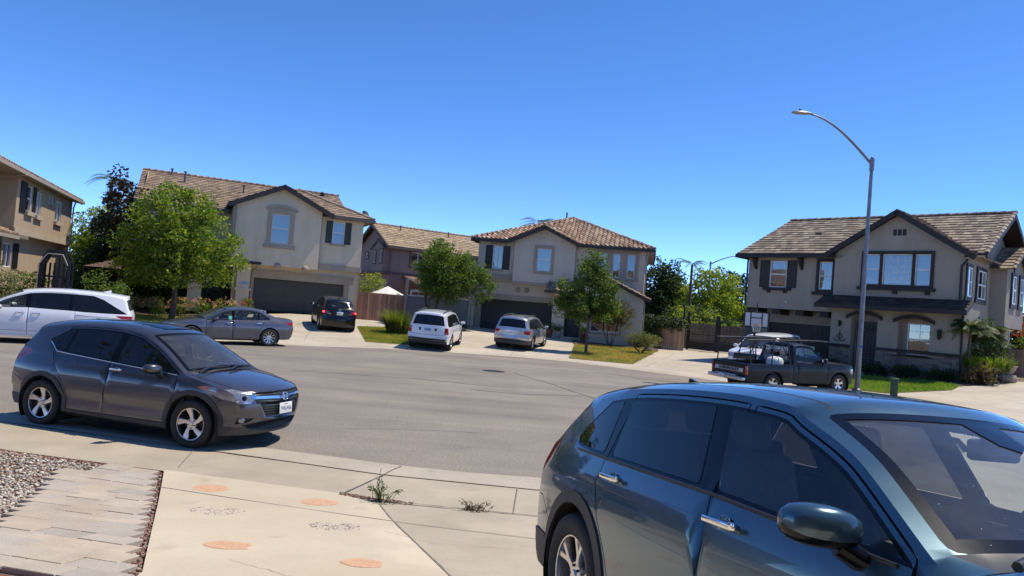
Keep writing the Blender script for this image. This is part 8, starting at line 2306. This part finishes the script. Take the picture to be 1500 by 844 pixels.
def street_lamp(label, base, h, az, reach, rise, r=.085, m=None):
    root = thing('street_lamp', label, 'street lamp', base); mb = MB(); m = m or STEEL
    mb.tube([(0, 0, -.1), (0, 0, h * .3), (0, 0, h * .65), (0, 0, h)], [r * 1.25, r * 1.05, r * .85, r * .68], 16); mb.lathe([(r * .72, h), (r * .72, h + .06), (0, h + .09)], 12); mb.lathe([(r * 2.0, -.05), (r * 2.0, .04), (r * 1.3, .07)], 16); mb.build('pole', m, root)
    d = Vector((cos(az), sin(az), 0)); P = []
    for i in range(15):
        t = i / 14; P.append(d * (reach * t) + Vector((0, 0, h - .22 + rise * (sin(t * pi / 2) * .80 + t * .20 - .0) )))
    a = MB(); a.tube(P, [r * .62 - .022 * i / 14 for i in range(15)], 10); a.tube([(0, 0, h - .45), (0, 0, h - .02)], r * 1.0, 12); a.build('arm', m, root)
    e = P[-1]; l = MB(); M = frameM(e + d * .30, d, Vector((-d.y, d.x, 0)))
    prof = [(-.42, .04, .03), (-.34, .07, .055), (-.1, .15, .08), (.15, .17, .085), (.32, .12, .06), (.40, .04, .025)]; vs = []; n = 12
    for x, w, hh in prof:
        for k in range(n):
            a_ = 2 * pi * k / n; vs.append(M @ Vector((x, w * cos(a_), hh * sin(a_) * (1 if sin(a_) > 0 else .45))))
    l.add(vs, [(i * n + k, i * n + (k + 1) % n, (i + 1) * n + (k + 1) % n, (i + 1) * n + k) for i in range(len(prof) - 1) for k in range(n)] + [list(range(n)), list(range((len(prof) - 1) * n, len(prof) * n))], 0, None, True)
    hd = l.build('lamp_head', plain('lamp housing', (.32, .32, .33), .45, .3, var=.1), root, sharp=60)
    c = MB(); c.lathe([(.045, -.02), (.045, .06), (.03, .085), (0, .09)], 12, Matrix.Translation(e + d * .38 + Vector((0, 0, .08)))); c.build('photocell', METALD, hd)
    return root
def build_props():
    z = G(13.3, 26.7)
    street_lamp('tall galvanised street lamp with a curved arm standing in front of the grey beige house', (13.3, 26.7, z), 8.82, pi, 2.5, 1.75)
    pole = [o for o in bpy.data.objects if o.name.startswith('pole')][-1]
    q = MB(); q.bb(-.05, .05, -.108, -.085, 1.62, 1.70); q.build('sticker', plain('blue sticker', (.03, .10, .42), .5, var=.1), pole.parent)
    street_lamp('far street lamp whose arm shows over the trees left of the grey beige house', (19.5, 70, 0), 8.3, 0, 2.6, 1.0, .10)
    # utility pedestal
    u = (14.03, 25.47); b = MB(); root = thing('utility_box', 'short green utility post standing beside the tall street lamp', 'utility box', (u[0], u[1], G(*u) - .03), R(-25))
    b.rbox((0, 0, .30), (.24, .20, .62), .02); b.build('cabinet', plain('utility green', (.035, .065, .040), .55, var=.2, nscale=6), root)
    b = MB(); b.rbox((0, 0, .635), (.27, .23, .06), .02); b.build('lid', plain('utility green lid', (.05, .085, .055), .55, var=.2, nscale=6), root)
    # yellow marker post and yard sign by the lamp
    c, s_ = cos(R(-47)), sin(R(-47)); W = lambda u, v: (19.693 + u * c - v * s_, 30 + u * s_ + v * c)
    x, y = W(-5.9, -2.55); b = MB(); b.bb(-.035, .035, -.012, .012, 0, .75); o = b.build('marker_post', plain('straw yellow paint', (.50, .40, .14), .6, var=.15)); o.location = (x, y, G(x, y)); tag(o, 'thin pale yellow marker post at the nose of the black pickup', 'marker post')
    x, y = W(-6.1, -1.7); root = thing('yard_sign', 'small pale green security sign on a stake beside the front path', 'sign', (x, y, G(x, y)), R(-30)); b = MB(); b.tube([(0, 0, -.1), (0, 0, .75)], .015, 6); b.build('stake', METALD, root); b = MB(); b.rbox((0, -.02, .95), (.34, .02, .42), .03); b.build('panel', plain('sign pale green', (.30, .42, .30), .5, var=.15), root)
    # blue and white folded cover by the garage
    x, y = W(-6.6, -.9); root = thing('covered_bicycle', 'blue and white cover draped over a low frame beside the garage opening', 'covered bicycle', (x, y, G(x, y)), R(-47)); b = MB()
    vs = []; fs = []; n = 10
    for i in range(n + 1):
        for j in range(5):
            t = i / n; q = j / 4; vs.append((-.6 + 1.2 * t, (q - .5) * .7, .95 + .22 * sin(t * 5.5 + .5) * (1 - abs(q - .5)) - .55 * (abs(q - .5) * 2) ** 1.6 + .04 * sin(9 * t + 3 * q)))
    for i in range(n):
        for j in range(4): fs.append((i * 5 + j, i * 5 + j + 1, (i + 1) * 5 + j + 1, (i + 1) * 5 + j))
    b.add(vs, fs, 0, None, True); b.build('cover', plain('royal blue cloth', (.03, .09, .33), .7, var=.3), root)
    b = MB(); b.add([(v[0], v[1], v[2] + .008) for v in vs], [f for k, f in enumerate(fs) if k % 4 == 1], 0, None, True); b.build('white_stripe', plain('white cloth', (.6, .65, .7), .7, var=.1), root)
    b = MB(); 
    for dx in (-.42, .42): b.tube([(dx + .3 * cos(2 * pi * k / 20), 0, .3 + .3 * sin(2 * pi * k / 20)) for k in range(21)], .02, 6, cap=False)
    b.tube([(-.42, 0, .3), (-.1, 0, .75), (.42, 0, .3)], .018, 6); b.tube([(-.1, 0, .75), (-.1, 0, .92)], .02, 6); b.build('frame', METALD, root)
    # basketball hoop
    x, y = (10.9, 31.2); root = thing('basketball_hoop', 'portable basketball hoop with a black framed clear backboard behind the pickup', 'basketball hoop', (x, y, G(x, y)), R(-14)); b = MB()
    b.tube([(0, .5, 0), (0, .5, 1.2), (0, .35, 2.4), (0, .10, 2.75)], .05, 8); b.tube([(0, .35, 2.45), (0, .03, 2.25)], .03, 6); b.tube([(0, .02, 2.75), (0, .02, 3.1)], .025, 6); b.build('pole', METALD, root)
    b = MB(); b.rbox((0, .5, .10), (.75, 1.0, .2), .05); b.build('base', METALD, root)
    b = MB(); Wb, Hb, zc = 1.08, .68, 2.38
    for (a0, a1, c0, c1) in ((-.54, .54, zc - .36, zc - .30), (-.54, .54, zc + .30, zc + .36), (-.54, -.48, zc - .30, zc + .30), (.48, .54, zc - .30, zc + .30), (-.26, -.22, zc - .30, zc + .30), (.22, .26, zc - .30, zc + .30), (-.22, .22, zc + .05, zc + .09)): b.bb(a0, a1, -.03, .03, c0, c1)
    b.build('backboard_frame', METALD, root)
    b = MB(); b.bb(-.48, .48, -.006, .006, zc - .30, zc + .30); b.build('backboard', plain('milky acrylic', (.52, .55, .58), .35, var=.08), root)
    b = MB(); b.tube([(.22 * cos(2 * pi * k / 20), -.28 + .22 * sin(2 * pi * k / 20), zc - .22) for k in range(21)], .012, 6, cap=False); b.tube([(0, -.06, zc - .22), (0, 0, zc - .22)], .03, 6); b.build('rim', plain('orange rim', (.55, .12, .03), .5, var=.1), root)
    b = MB()
    for k in range(12):
        a = 2 * pi * k / 12; a2 = 2 * pi * (k + 1) / 12
        b.tube([(.22 * cos(a), -.28 + .22 * sin(a), zc - .22), (.13 * cos(a2), -.28 + .13 * sin(a2), zc - .55)], .004, 4); b.tube([(.22 * cos(a2), -.28 + .22 * sin(a2), zc - .22), (.13 * cos(a), -.28 + .13 * sin(a), zc - .55)], .004, 4)
    b.build('net', plain('white cord', (.6, .6, .58), .8, var=.1), root)
    # double metal gate with wood behind
    RW = [(.16, .095, .06), (.13, .08, .05), (.19, .115, .07), (.15, .10, .07)]
    BW = [(.46, .31, .20), (.40, .27, .17), (.52, .36, .235), (.34, .235, .16)]; GW = [(.20, .17, .14), (.17, .14, .115), (.24, .20, .165)]
    board_fence('board_fence', 'reddish brown board fence between the cream house and the umbrella', (-9.35, 43.35), (-6.75, 44.4), 2.45, [(.36, .17, .10), (.30, .145, .085), (.42, .215, .13), (.26, .125, .08)], 1)
    board_fence('board_fence', 'dark weathered board fence seen through the black metal gate', (10.8, 47.4), (20.5, 44.0), 2.15, GW, 2)
    board_fence('board_fence', 'short pale tan board fence under the dark climber beside the taupe house', (9.2, 44.75), (10.95, 44.2), 1.85, BW, 3)
    board_fence('board_fence', 'dark brown board fence at the right edge beyond the palms', (21.2, 32.4), (27.5, 33.2), 2.2, RW, 4)
    A, B = Vector((11.35, 46.0, 0)), Vector((15.4, 44.4, 0)); L = (B - A).length; g0 = G(A.x, A.y) - .03; root = thing('metal_gate', 'black ornamental double metal gate with round scrolls across the driveway', 'gate', (A.x, A.y, g0), atan2(B.y - A.y, B.x - A.x))
    for x, w, hh in ((0, .10, 2.75), (.32, .13, 2.45), (L * .5, .22, 2.3), (L - .1, .13, 2.45)): b = MB(); b.bb(x - w / 2, x + w / 2, -w / 2, w / 2, -.05, hh); b.build('post', METALD, root)
    for s in (0, 1):
        x0, x1 = (.42, L * .5 - .14) if s == 0 else (L * .5 + .14, L - .2); b = MB(); xm = (x0 + x1) / 2
        b.bb(x0, x1, -.02, .02, .08, .55); 
        for zz in (.08, .60, 1.0, 1.9): b.bb(x0, x1, -.025, .025, zz, zz + .045)
        for x in (x0, x1): b.bb(x - .03, x + .03, -.025, .025, .05, 1.95)
        n = 9
        for k in range(1, n):
            x = x0 + (x1 - x0) * k / n
            if abs(x - xm) > .32: b.bb(x - .010, x + .010, -.010, .010, .6, 1.95 + .1 * sin(pi * k / n))
        b.tube([(x0 + (x1 - x0) * k / 12, 0, 1.95 + .22 * sin(pi * k / 12)) for k in range(13)], .022, 6)
        for rr in (.30, .20): b.tube([(xm + rr * cos(2 * pi * k / 20), 0, 1.45 + rr * sin(2 * pi * k / 20)) for k in range(21)], .018, 6, cap=False)
        for k in range(5): b.tube([(xm - .14 + .07 * k, 0, 1.30), (xm - .14 + .07 * k, 0, 1.60)], .010, 5)
        b.build('gate_leaf', METALD, root)
    # grey sectional fence (a run of flat corrugated panels) between the houses
    A, B = Vector((-6.85, 46.0, 0)), Vector((-2.60, 46.35, 0)); L = (B - A).length; root = thing('panel_fence', 'grey corrugated panel fence with a white top rail between the two houses', 'fence', (A.x, A.y, G(A.x, A.y) - .05), atan2(B.y - A.y, B.x - A.x)); b = MB()
    n = 40
    for k in range(18):
        z0 = .05 + k * .09; vs = []
        b.add([(0, 0, z0), (L, 0, z0), (L, -.03, z0 + .045), (0, -.03, z0 + .045), (L, 0, z0 + .09), (0, 0, z0 + .09)], [(0, 1, 2, 3), (3, 2, 4, 5)])
    b.build('panels', plain('grey blue steel panel', (.26, .275, .29), .5, .2, var=.12, nscale=1.5), root)
    b = MB(); b.bb(-.08, .08, -.08, .08, 0, 2.75); b.bb(L - .16, L - .02, -.08, .06, 0, 2.45); b.bb(L + .02, L + .22, -.06, .08, 0, 2.3); b.build('posts', plain('beige post', (.36, .34, .30), .7, var=.1), root)
    b = MB(); b.bb(0, L - .1, -.05, .03, 1.68, 1.74)
    for k in range(5): b.bb(L - 1.4 + k * .30, L - 1.37 + k * .30, -.01, .02, 1.74, 2.26)
    b.bb(L - 1.45, L - .15, -.02, .03, 2.26, 2.31); b.bb(L - 1.45, L - .15, -.015, .025, 2.0, 2.04); b.build('rails', WHITE, root)
    # pale beam of a patio cover behind
    root = thing('patio_cover', 'white patio cover beam behind the grey panel fence', 'patio cover', (-6.7, 47.2, .5), R(6)); b = MB(); b.bb(0, 3.4, -.06, .06, 2.25, 2.40); b.bb(-.06, .06, -.06, .06, 0, 2.35); b.bb(3.3, 3.42, -.06, .06, 0, 2.35)
    b.build('frame', plain('chalky white beam', (.55, .55, .53), .6, var=.1), root); b = MB(); b.bb(.2, 3.3, .1, 2.5, 2.36, 2.42); b.build('roof_sheet', plain('grey brown sheet', (.16, .13, .11), .8, var=.2), root)
    b = MB(); b.bb(0, 5.2, 0, .08, 0, 1.95); o = b.build('screen_wall', plain('dark brown screen', (.07, .048, .038), .9, var=.2)); o.location = (-7.0, 48.6, .4); tag(o, 'dark brown screen wall standing behind the grey panel fence', 'screen')
    # umbrella
    x, y = (-8.15, 46.4); root = thing('patio_umbrella', 'white patio umbrella showing over the reddish board fence', 'umbrella', (x, y, .6)); b = MB(); n = 8; vs = [(0, 0, 2.38)] + [(1.12 * cos(2 * pi * k / n + .2), 1.12 * sin(2 * pi * k / n + .2), 1.86) for k in range(n)] + [(1.12 * cos(2 * pi * k / n + .2), 1.12 * sin(2 * pi * k / n + .2), 1.76) for k in range(n)]
    b.add(vs, [(0, 1 + k, 1 + (k + 1) % n) for k in range(n)] + [(1 + k, 1 + n + k, 1 + n + (k + 1) % n, 1 + (k + 1) % n) for k in range(n)]); b.build('canopy', plain('white canvas', (.72, .70, .66), .9, var=.05), root); b = MB(); b.tube([(0, 0, 0), (0, 0, 2.42)], .025, 8); b.build('pole', METALD, root)
    # pots
    def pot(label, x, y, r, hh, m, cols, seed, fl=None, base=None):
        zz = base if base is not None else G(x, y) - .02; root = thing('plant_pot', label, 'plant pot', (x, y, zz)); b = MB(); b.lathe([(0, 0), (r * .72, 0), (r * .95, hh * .88), (r * 1.05, hh * .88), (r * 1.05, hh), (r * .9, hh), (r * .85, hh * .85), (0, hh * .82)], 16); b.build('pot', m, root)
        rnd = random.Random(seed); q = MB(); 
        for c in inside_clumps([(Vector((0, 0, hh + r * .9)), (r * 1.3, r * 1.1, r * .9))], 16, rnd): leaves(q, clump_pts(c, (.12, .12, .1), 26, rnd), .09, cols, rnd)
        q.build('foliage', LEAF, root)
    TERR = plain('terracotta', (.30, .14, .08), .85, var=.2); PW = plain('white glazed pot', (.55, .55, .53), .35, var=.08); GRC = plain('weathered pot grey', (.22, .20, .18), .8, var=.2)
    pot('terracotta pot with a bushy plant beside the charcoal garage door', 2.55, 44.9, .27, .48, TERR, GREENF, 1); pot('white pot right of the terracotta pot by the entry', 3.15, 44.8, .22, .44, PW, GREENF, 2)
    pot('terracotta pot by the entry pillar behind the forked tree', 4.6, 43.7, .20, .55, TERR, GREENY, 3); pot('pale grey pot under the round clipped shrub', 8.2, 41.2, .30, .42, PW, OLIVE, 4)
    x, y = (21.6, 30.55); zz = G(x, y) - .02; root = thing('stone_urn', 'tall stacked stone planter with dry plants beside the palms', 'planter', (x, y, zz)); b = MB(); sc = plain('sandy stone', (.30, .24, .18), .9, var=.25, nscale=8)
    b.lathe([(0, 0), (.42, 0), (.44, .22), (.38, .26), (.38, .30), (0, .30)], 12); b.build('plinth', sc, root); b = MB(); b.lathe([(.20, .30), (.24, .36), (.36, .50), (.38, .62), (.42, .64), (.42, .70), (.34, .70), (0, .66)], 16); b.build('bowl', sc, root)
    q = MB(); rnd = random.Random(4); blades(q, (0, 0, .64), 60, .42, .03, [(.32, .17, .10), (.25, .15, .08), (.16, .13, .05)], rnd, .2, .8); q.build('dry_plant', LEAF, root)
    root = thing('wagon_wheel', 'old wire wheel ornament leaning in front of the palms', 'wheel ornament', (19.95, 28.85, G(19.95, 28.85)), R(-20), rot=(R(-14), 0, R(-20))); b = MB(); b.tube([(.36 * cos(2 * pi * k / 24), 0, .38 + .36 * sin(2 * pi * k / 24)) for k in range(25)], .014, 6, cap=False); b.build('hoop', plain('rusty pale iron', (.14, .12, .10), .7, .3, var=.3), root); b = MB()
    for k in range(8): a = 2 * pi * k / 8; b.tube([(0, 0, .38), (.36 * cos(a), 0, .38 + .36 * sin(a))], .006, 5)
    b.build('spokes', METALD, root)
    # arbor with a gate on the left
    root = thing('garden_arbor', 'black arched arbor with a slatted gate in front of the tan house', 'arbor', (-18.85, 29.2, .08), R(18)); b = MB(); hw = .50
    prof = [(-hw, 0), (-hw, 2.45), (-hw * .55, 2.98), (hw * .55, 2.98), (hw, 2.45), (hw, 0)]
    for yy in (-.24, .24):
        for p, q in zip(prof, prof[1:]): beam(type('H', (), {'P': staticmethod(lambda u, v, z: Vector((u, v, z)))}), b, (p[0], yy, p[1]), (q[0], yy, q[1]), .10, .12, (0, 1, 0))
    for k in range(9):
        t = k / 8; i = min(4, int(t * 5)); p = prof[i]; q = prof[i + 1]; f = t * 5 - i; x = p[0] + (q[0] - p[0]) * f; zq = p[1] + (q[1] - p[1]) * f; b.bb(x - .04, x + .04, -.28, .28, zq - .02, zq + .05)
    b.build('arch', METALD, root)
    b = MB()
    for k in range(6): b.bb(-.42 + k * .165 - .035, -.42 + k * .165 + .035, -.02, .02, .1, 2.5)
    for zq in (.5, 1.4, 1.9): b.bb(-.48, .48, -.03, .03, zq, zq + .07)
    b.build('gate', METALD, root)
    b = MB(); b.tube([(-hw - .06, -.42, .2), (-hw - .06, -.42, 2.4), (-hw * .55, -.42, 2.86), (hw * .55, -.42, 2.86), (hw - .02, -.42, 2.42)], .016, 6); b.build('string_light', plain('pale cable', (.5, .48, .44), .5, var=.1), root)
    # dark low fence by the left hedge
    root = thing('rail_fence', 'dark low slatted fence between the arbor and the left edge', 'fence', (-21.6, 29.7, .05), R(8)); b = MB()
    for k in range(13): b.bb(k * .15, k * .15 + .07, -.02, .02, 0, 1.25)
    b.build('slats', METALD, root); b = MB(); b.bb(0, 1.9, .02, .06, 1.25, 1.34); b.bb(0, 1.9, .02, .06, .3, .38); b.build('rails', METALD, root)
    # gazebo roof behind
    root = thing('gazebo', 'brown canvas topped gazebo tucked under the trees beside the tan house', 'gazebo', (-22.6, 39.6, .2)); b = MB(); b.add([(-1.0, -.9, 2.45), (1.0, -.9, 2.45), (1.0, .9, 2.45), (-1.0, .9, 2.45), (.2, 0, 2.95)], [(0, 1, 4), (1, 2, 4), (2, 3, 4), (3, 0, 4), (3, 2, 1, 0)]); b.build('canopy', plain('brown canvas', (.13, .085, .065), .9, var=.15), root); b = MB()
    for sx in (-.95, .95):
        for sy in (-.85, .85): b.tube([(sx, sy, 0), (sx, sy, 2.5)], .035, 6)
    b.build('posts', METALD, root)
    # white tub in the pickup bed
# ------------------------------------------------------------------ scene
def place(sp, x, y, rz, dz=-.03):
    """stand a vehicle on the ground under its wheels"""
    h = (sp['xf'] - sp['xr']) / 2; a = R(rz)
    f = Vector((cos(a), sin(a))); l = Vector((-sin(a), cos(a))); t = sp['track'] / 2
    g = lambda u, v: G(x + f.x * u + l.x * v, y + f.y * u + l.y * v)
    zf = (g(h, t) + g(h, -t)) / 2; zr = (g(-h, t) + g(-h, -t)) / 2; zl = (g(h, t) + g(-h, t)) / 2; zR = (g(h, -t) + g(-h, -t)) / 2
    p = atan2(zf - zr, 2 * h); r = atan2(zl - zR, 2 * t)
    sp['rot'] = tuple((Matrix.Rotation(a, 3, 'Z') @ Matrix.Rotation(-p, 3, 'Y') @ Matrix.Rotation(r, 3, 'X')).to_euler())
    sp['loc'] = (x, y, (zf + zr) / 2 + dz)
    return sp

def build_cars():
    CM['glassr'] = glass('rear door tint', (.14, .15, .15))
    PA = {'teal': paint('dark teal metallic', (.055, .112, .150), .5, .24), 'char': paint('charcoal violet metallic', (.080, .078, .094), .55, .30), 'grey': paint('mid grey metallic', (.135, .128, .145), .6, .32),
          'white': paint('white paint', (.76, .77, .79), 0., .4, .03), 'silver': paint('silver metallic', (.50, .50, .51), .65, .33), 'black': paint('black paint', (.0035, .004, .007), .0, .3, coat=.55, spec=.3), 'truck': paint('dark slate paint', (.007, .009, .013), .0, .4, coat=.22, spec=.25)}
    CRV.update(paint=PA['teal'], handlem=CM['chrome']); vehicle(auto_side(CRV))
    HRV.update(paint=PA['char'], handlem=CM['chrome']); place(HRV, -5.25, 10.82, -15.5, .0); vehicle(auto_side(HRV))
    CAMRY.update(paint=PA['grey'], handlem=CM['chrome']); place(CAMRY, -10.9, 27.3, 216, 0); CAMRY['extra'] = camry_extra; vehicle(auto_side(CAMRY))
    ODY.update(paint=PA['white'], handlem=CM['chrome']); place(ODY, -14.75, 22.25, 206, 0); ODY['extra'] = ody_extra; vehicle(auto_side(ODY))
    RDX.update(paint=PA['black']); RDX['extra'] = rdx_extra; place(RDX, -9.3, 37.2, 112); vehicle(auto_side(RDX))
    PILOT.update(paint=PA['white']); PILOT['extra'] = pilot_extra; place(PILOT, -3.45, 34.2, 85.5); vehicle(auto_side(PILOT))
    HIGH.update(paint=PA['silver']); HIGH['extra'] = high_extra; place(HIGH, .75, 37.4, 75); vehicle(auto_side(HIGH))
    CHEVY.update(paint=PA['truck'], mats={'banner': plain('silver tailgate stripe', (.55, .56, .58), .4, var=.08)}); place(CHEVY, 10.35, 25.9, 20.9, -.01); vehicle(auto_side(CHEVY))
    TAHOE.update(paint=PA['white'], wm={}); place(TAHOE, 11.95, 32.6, 227); vehicle(auto_side(TAHOE))
    # a white plastic tub carried in the pickup bed
    t = thing('storage_tub', 'white round topped tub standing in the bed of the black pickup', 'tub', (0, 0, 0)); M = Matrix.Translation(CHEVY['loc']) @ Matrix.Rotation(R(20.9), 4, 'Z')
    t.matrix_world = M @ Matrix.Translation((-1.05, -.45, .645)); b = MB(); b.lathe([(0, 0), (.26, 0), (.30, .45), (.24, .55), (.1, .60), (0, .61)], 20); b.build('shell', plain('white plastic', (.62, .62, .60), .5, var=.08), t)

def camry_extra(root, sh, M):
    b = MB(); p = sh.side(.08, 1.03, 1) + sh.siden(.08, 1.03, 1) * .01; Mx = frameM(p, (-1, 0, 0), (0, -.35, 1)); b.add([Mx @ Vector(v) for v in ((-.06, -.07, 0), (.06, -.07, 0), (.06, .07, 0), (-.06, .07, 0))], [(0, 1, 2, 3)]); b.build('window_sticker', plain('mint sticker', (.12, .50, .40), .5, var=.05), root)
def ody_extra(root, sh, M):
    b = MB(); p = sh.top(sh.S_of(14.6), 0); b.add([p + Vector(v) for v in ((.14, -.03, 0), (.14, .03, 0), (-.12, .03, 0), (-.12, -.03, 0), (-.10, 0, .075))], [(0, 1, 4), (1, 2, 4), (2, 3, 4), (3, 0, 4)]); b.build('antenna_fin', M['plate'], root)
    p = sh.side(-1.72, .83, 1); n = sh.siden(-1.72, .83, 1); b = MB(); Mx = frameM(p + n * .004, (-1, 0, 0), (0, 0, 1)); b.add([Mx @ Vector(v) for v in ((-.14, -.06, 0), (.16, -.06, 0), (.02, .05, 0), (-.10, .06, 0))], [(0, 1, 2, 3)]); b.build('fuel_flap_vent', M['dark'], root)
    b = MB(); P = [sh.side(.9 - .2 * k, .40, 1) + sh.siden(.9 - .2 * k, .40, 1) * .006 for k in range(10)]; b.tube(P, .012, 6); P = [sh.side(.9 - .2 * k, .40, -1) + sh.siden(.9 - .2 * k, .40, -1) * .006 for k in range(10)]; b.tube(P, .012, 6); b.build('side_moulding', M['chrome'], root)
def rdx_extra(root, sh, M):
    S, q = sh.yz([(0, .98)], 17.2, 21)[0]; p = sh.top(S, q); plate(root, p + Vector((-.02, 0, -.02)), (0, -1, 0), (.12, 0, 1), '8TRB913', M)
    b = MB(); S, q = sh.yz([(0, 1.12)], 17.2, 21)[0]; p = sh.top(S, q) + sh.topn(S, q) * .01; b.lathe([(.055, .0), (.065, .008), (.075, .0)], 20, Matrix.Translation(p) @ sh.topn(S, q).to_track_quat('Z', 'Y').to_matrix().to_4x4()); b.tube([p + Vector((0, -.03, -.04)), p + Vector((0, 0, .045)), p + Vector((0, .03, -.04))], .008, 5); b.build('badge', M['chrome'], root)
    m = bpy.data.materials.new('lit brake lamp'); m.use_nodes = True; e = m.node_tree.nodes['Principled BSDF']; e.inputs['Base Color'].default_value = (.5, .01, .01, 1); e.inputs['Emission Color'].default_value = (1, .05, .05, 1); e.inputs['Emission Strength'].default_value = 2.5
    b = MB()
    for sg in (-1, 1):
        S, q = sh.yz([(sg * .80, 1.0)], 17.2, 21)[0]; p = sh.top(S, q) + sh.topn(S, q) * .006; b.ball(p, (.02, .06, .04))
    b.build('brake_lamp', m, root)
    b = MB(); S, q = sh.tp(14.6, 0); p = sh.top(S, q); b.add([p + Vector(v) for v in ((.10, -.03, 0), (.10, .03, 0), (-.12, .03, 0), (-.12, -.03, 0), (-.10, 0, .07))], [(0, 1, 4), (1, 2, 4), (2, 3, 4), (3, 0, 4)]); b.build('antenna_fin', M['dark'], root)
def roof_rails(root, sh, M, i0, i1, r=.80):
    for sg in (-1, 1):
        b = MB(); P = [sh.top(*sh.tp(i0 + (i1 - i0) * k / 10, sg * r)) + Vector((0, 0, .055 if 0 < k < 10 else .0)) for k in range(11)]; b.tube(P, .022, 8); b.build('roof_rail', M['clad'], root)
def pilot_extra(root, sh, M):
    S, q = sh.yz([(0, .98)], 18, 21)[0]; plate(root, sh.top(S, q) + Vector((-.012, 0, 0)), (0, -1, 0), (.05, 0, 1), '5KDZ284', M, color='plate_blue'); roof_rails(root, sh, M, 11.6, 15.6)
    for sg in (-1, 1):
        b = MB(); S, q = sh.yz([(sg * .36, .98)], 18, 21)[0]; b.rbox(sh.top(S, q) + Vector((-.004, 0, 0)), (.02, .10, .13), .01); b.build('plate_bracket', M['clad'], root)
    b = MB(); b.rbox((-2.47, 0, .545), (.05, 1.72, .09), .02); b.build('bumper_step', M['dark'], root)
def high_extra(root, sh, M):
    S, q = sh.yz([(0, .86)], 18, 21)[0]; plate(root, sh.top(S, q) + Vector((-.012, 0, 0)), (0, -1, 0), (.05, 0, 1), '6RNE471', M); roof_rails(root, sh, M, 11.6, 15.6)
    b = MB(); S, q = sh.yz([(0, .97)], 18, 21)[0]; p = sh.top(S, q); b.rbox(p, (.02, .9, .035), .008); b.build('tailgate_trim', M['chrome'], root)

def build_light():
    w = bpy.data.worlds.new('World'); SC.world = w; w.use_nodes = True; nt = w.node_tree
    sd = Vector(SUN).normalized()
    sky = nt.nodes.new('ShaderNodeTexSky'); sky.sky_type = 'NISHITA'; sky.sun_disc = False
    sky.sun_elevation = math.asin(sd.z); sky.sun_rotation = math.atan2(sd.x, sd.y)
    sky.altitude = 0; sky.air_density = AIR[0]; sky.dust_density = AIR[1]; sky.ozone_density = AIR[2]
    bg = nt.nodes['Background']; hs = nt.nodes.new('ShaderNodeHueSaturation'); hs.inputs['Saturation'].default_value = SKY_SAT; hs.inputs['Hue'].default_value = SKY_HUE; nt.links.new(sky.outputs[0], hs.inputs['Color']); nt.links.new(hs.outputs[0], bg.inputs[0]); bg.inputs[1].default_value = SKY_STRENGTH
    l = bpy.data.lights.new('sun', 'SUN'); l.energy = SUN_STRENGTH; l.angle = R(.53); l.color = (1, .91, .75)
    o = bpy.data.objects.new('sun', l); COL.objects.link(o); o.rotation_euler = sd.to_track_quat('Z', 'Y').to_euler(); o.location = (20, 10, 40)
SUN = (.5, .16, 1.0); SUN_STRENGTH = 2.3; SKY_STRENGTH = .15; AIR = (.38, .0, 2.5); SKY_SAT = 1.20; SKY_HUE = .504

build_ground(); build_near_garden(); build_lawns()
house_one(); house_two(); house_three(); house_left(); house_brown(); house_near()
build_plants(); build_props(); build_cars(); build_light()

cd = bpy.data.cameras.new('camera'); cam = bpy.data.objects.new('camera', cd); COL.objects.link(cam); SC.camera = cam
cd.sensor_width = 36; cd.lens = 36 * 1032 / 1500; cd.clip_start = .05; cd.clip_end = 3000
cam.matrix_world = Matrix.Translation((0, 0, 2.3)) @ Matrix.Rotation(R(91.5), 4, 'X') @ Matrix.Rotation(R(4.6), 4, 'Z')
SC.view_settings.view_transform = 'Standard'; SC.view_settings.look = 'None'; SC.view_settings.exposure = 1.10; SC.view_settings.gamma = 1.0
SC.render.engine = 'CYCLES'; SC.cycles.use_denoising = True; SC.cycles.max_bounces = 8; SC.cycles.transparent_max_bounces = 16
SC.cycles.caustics_reflective = False; SC.cycles.caustics_refractive = False
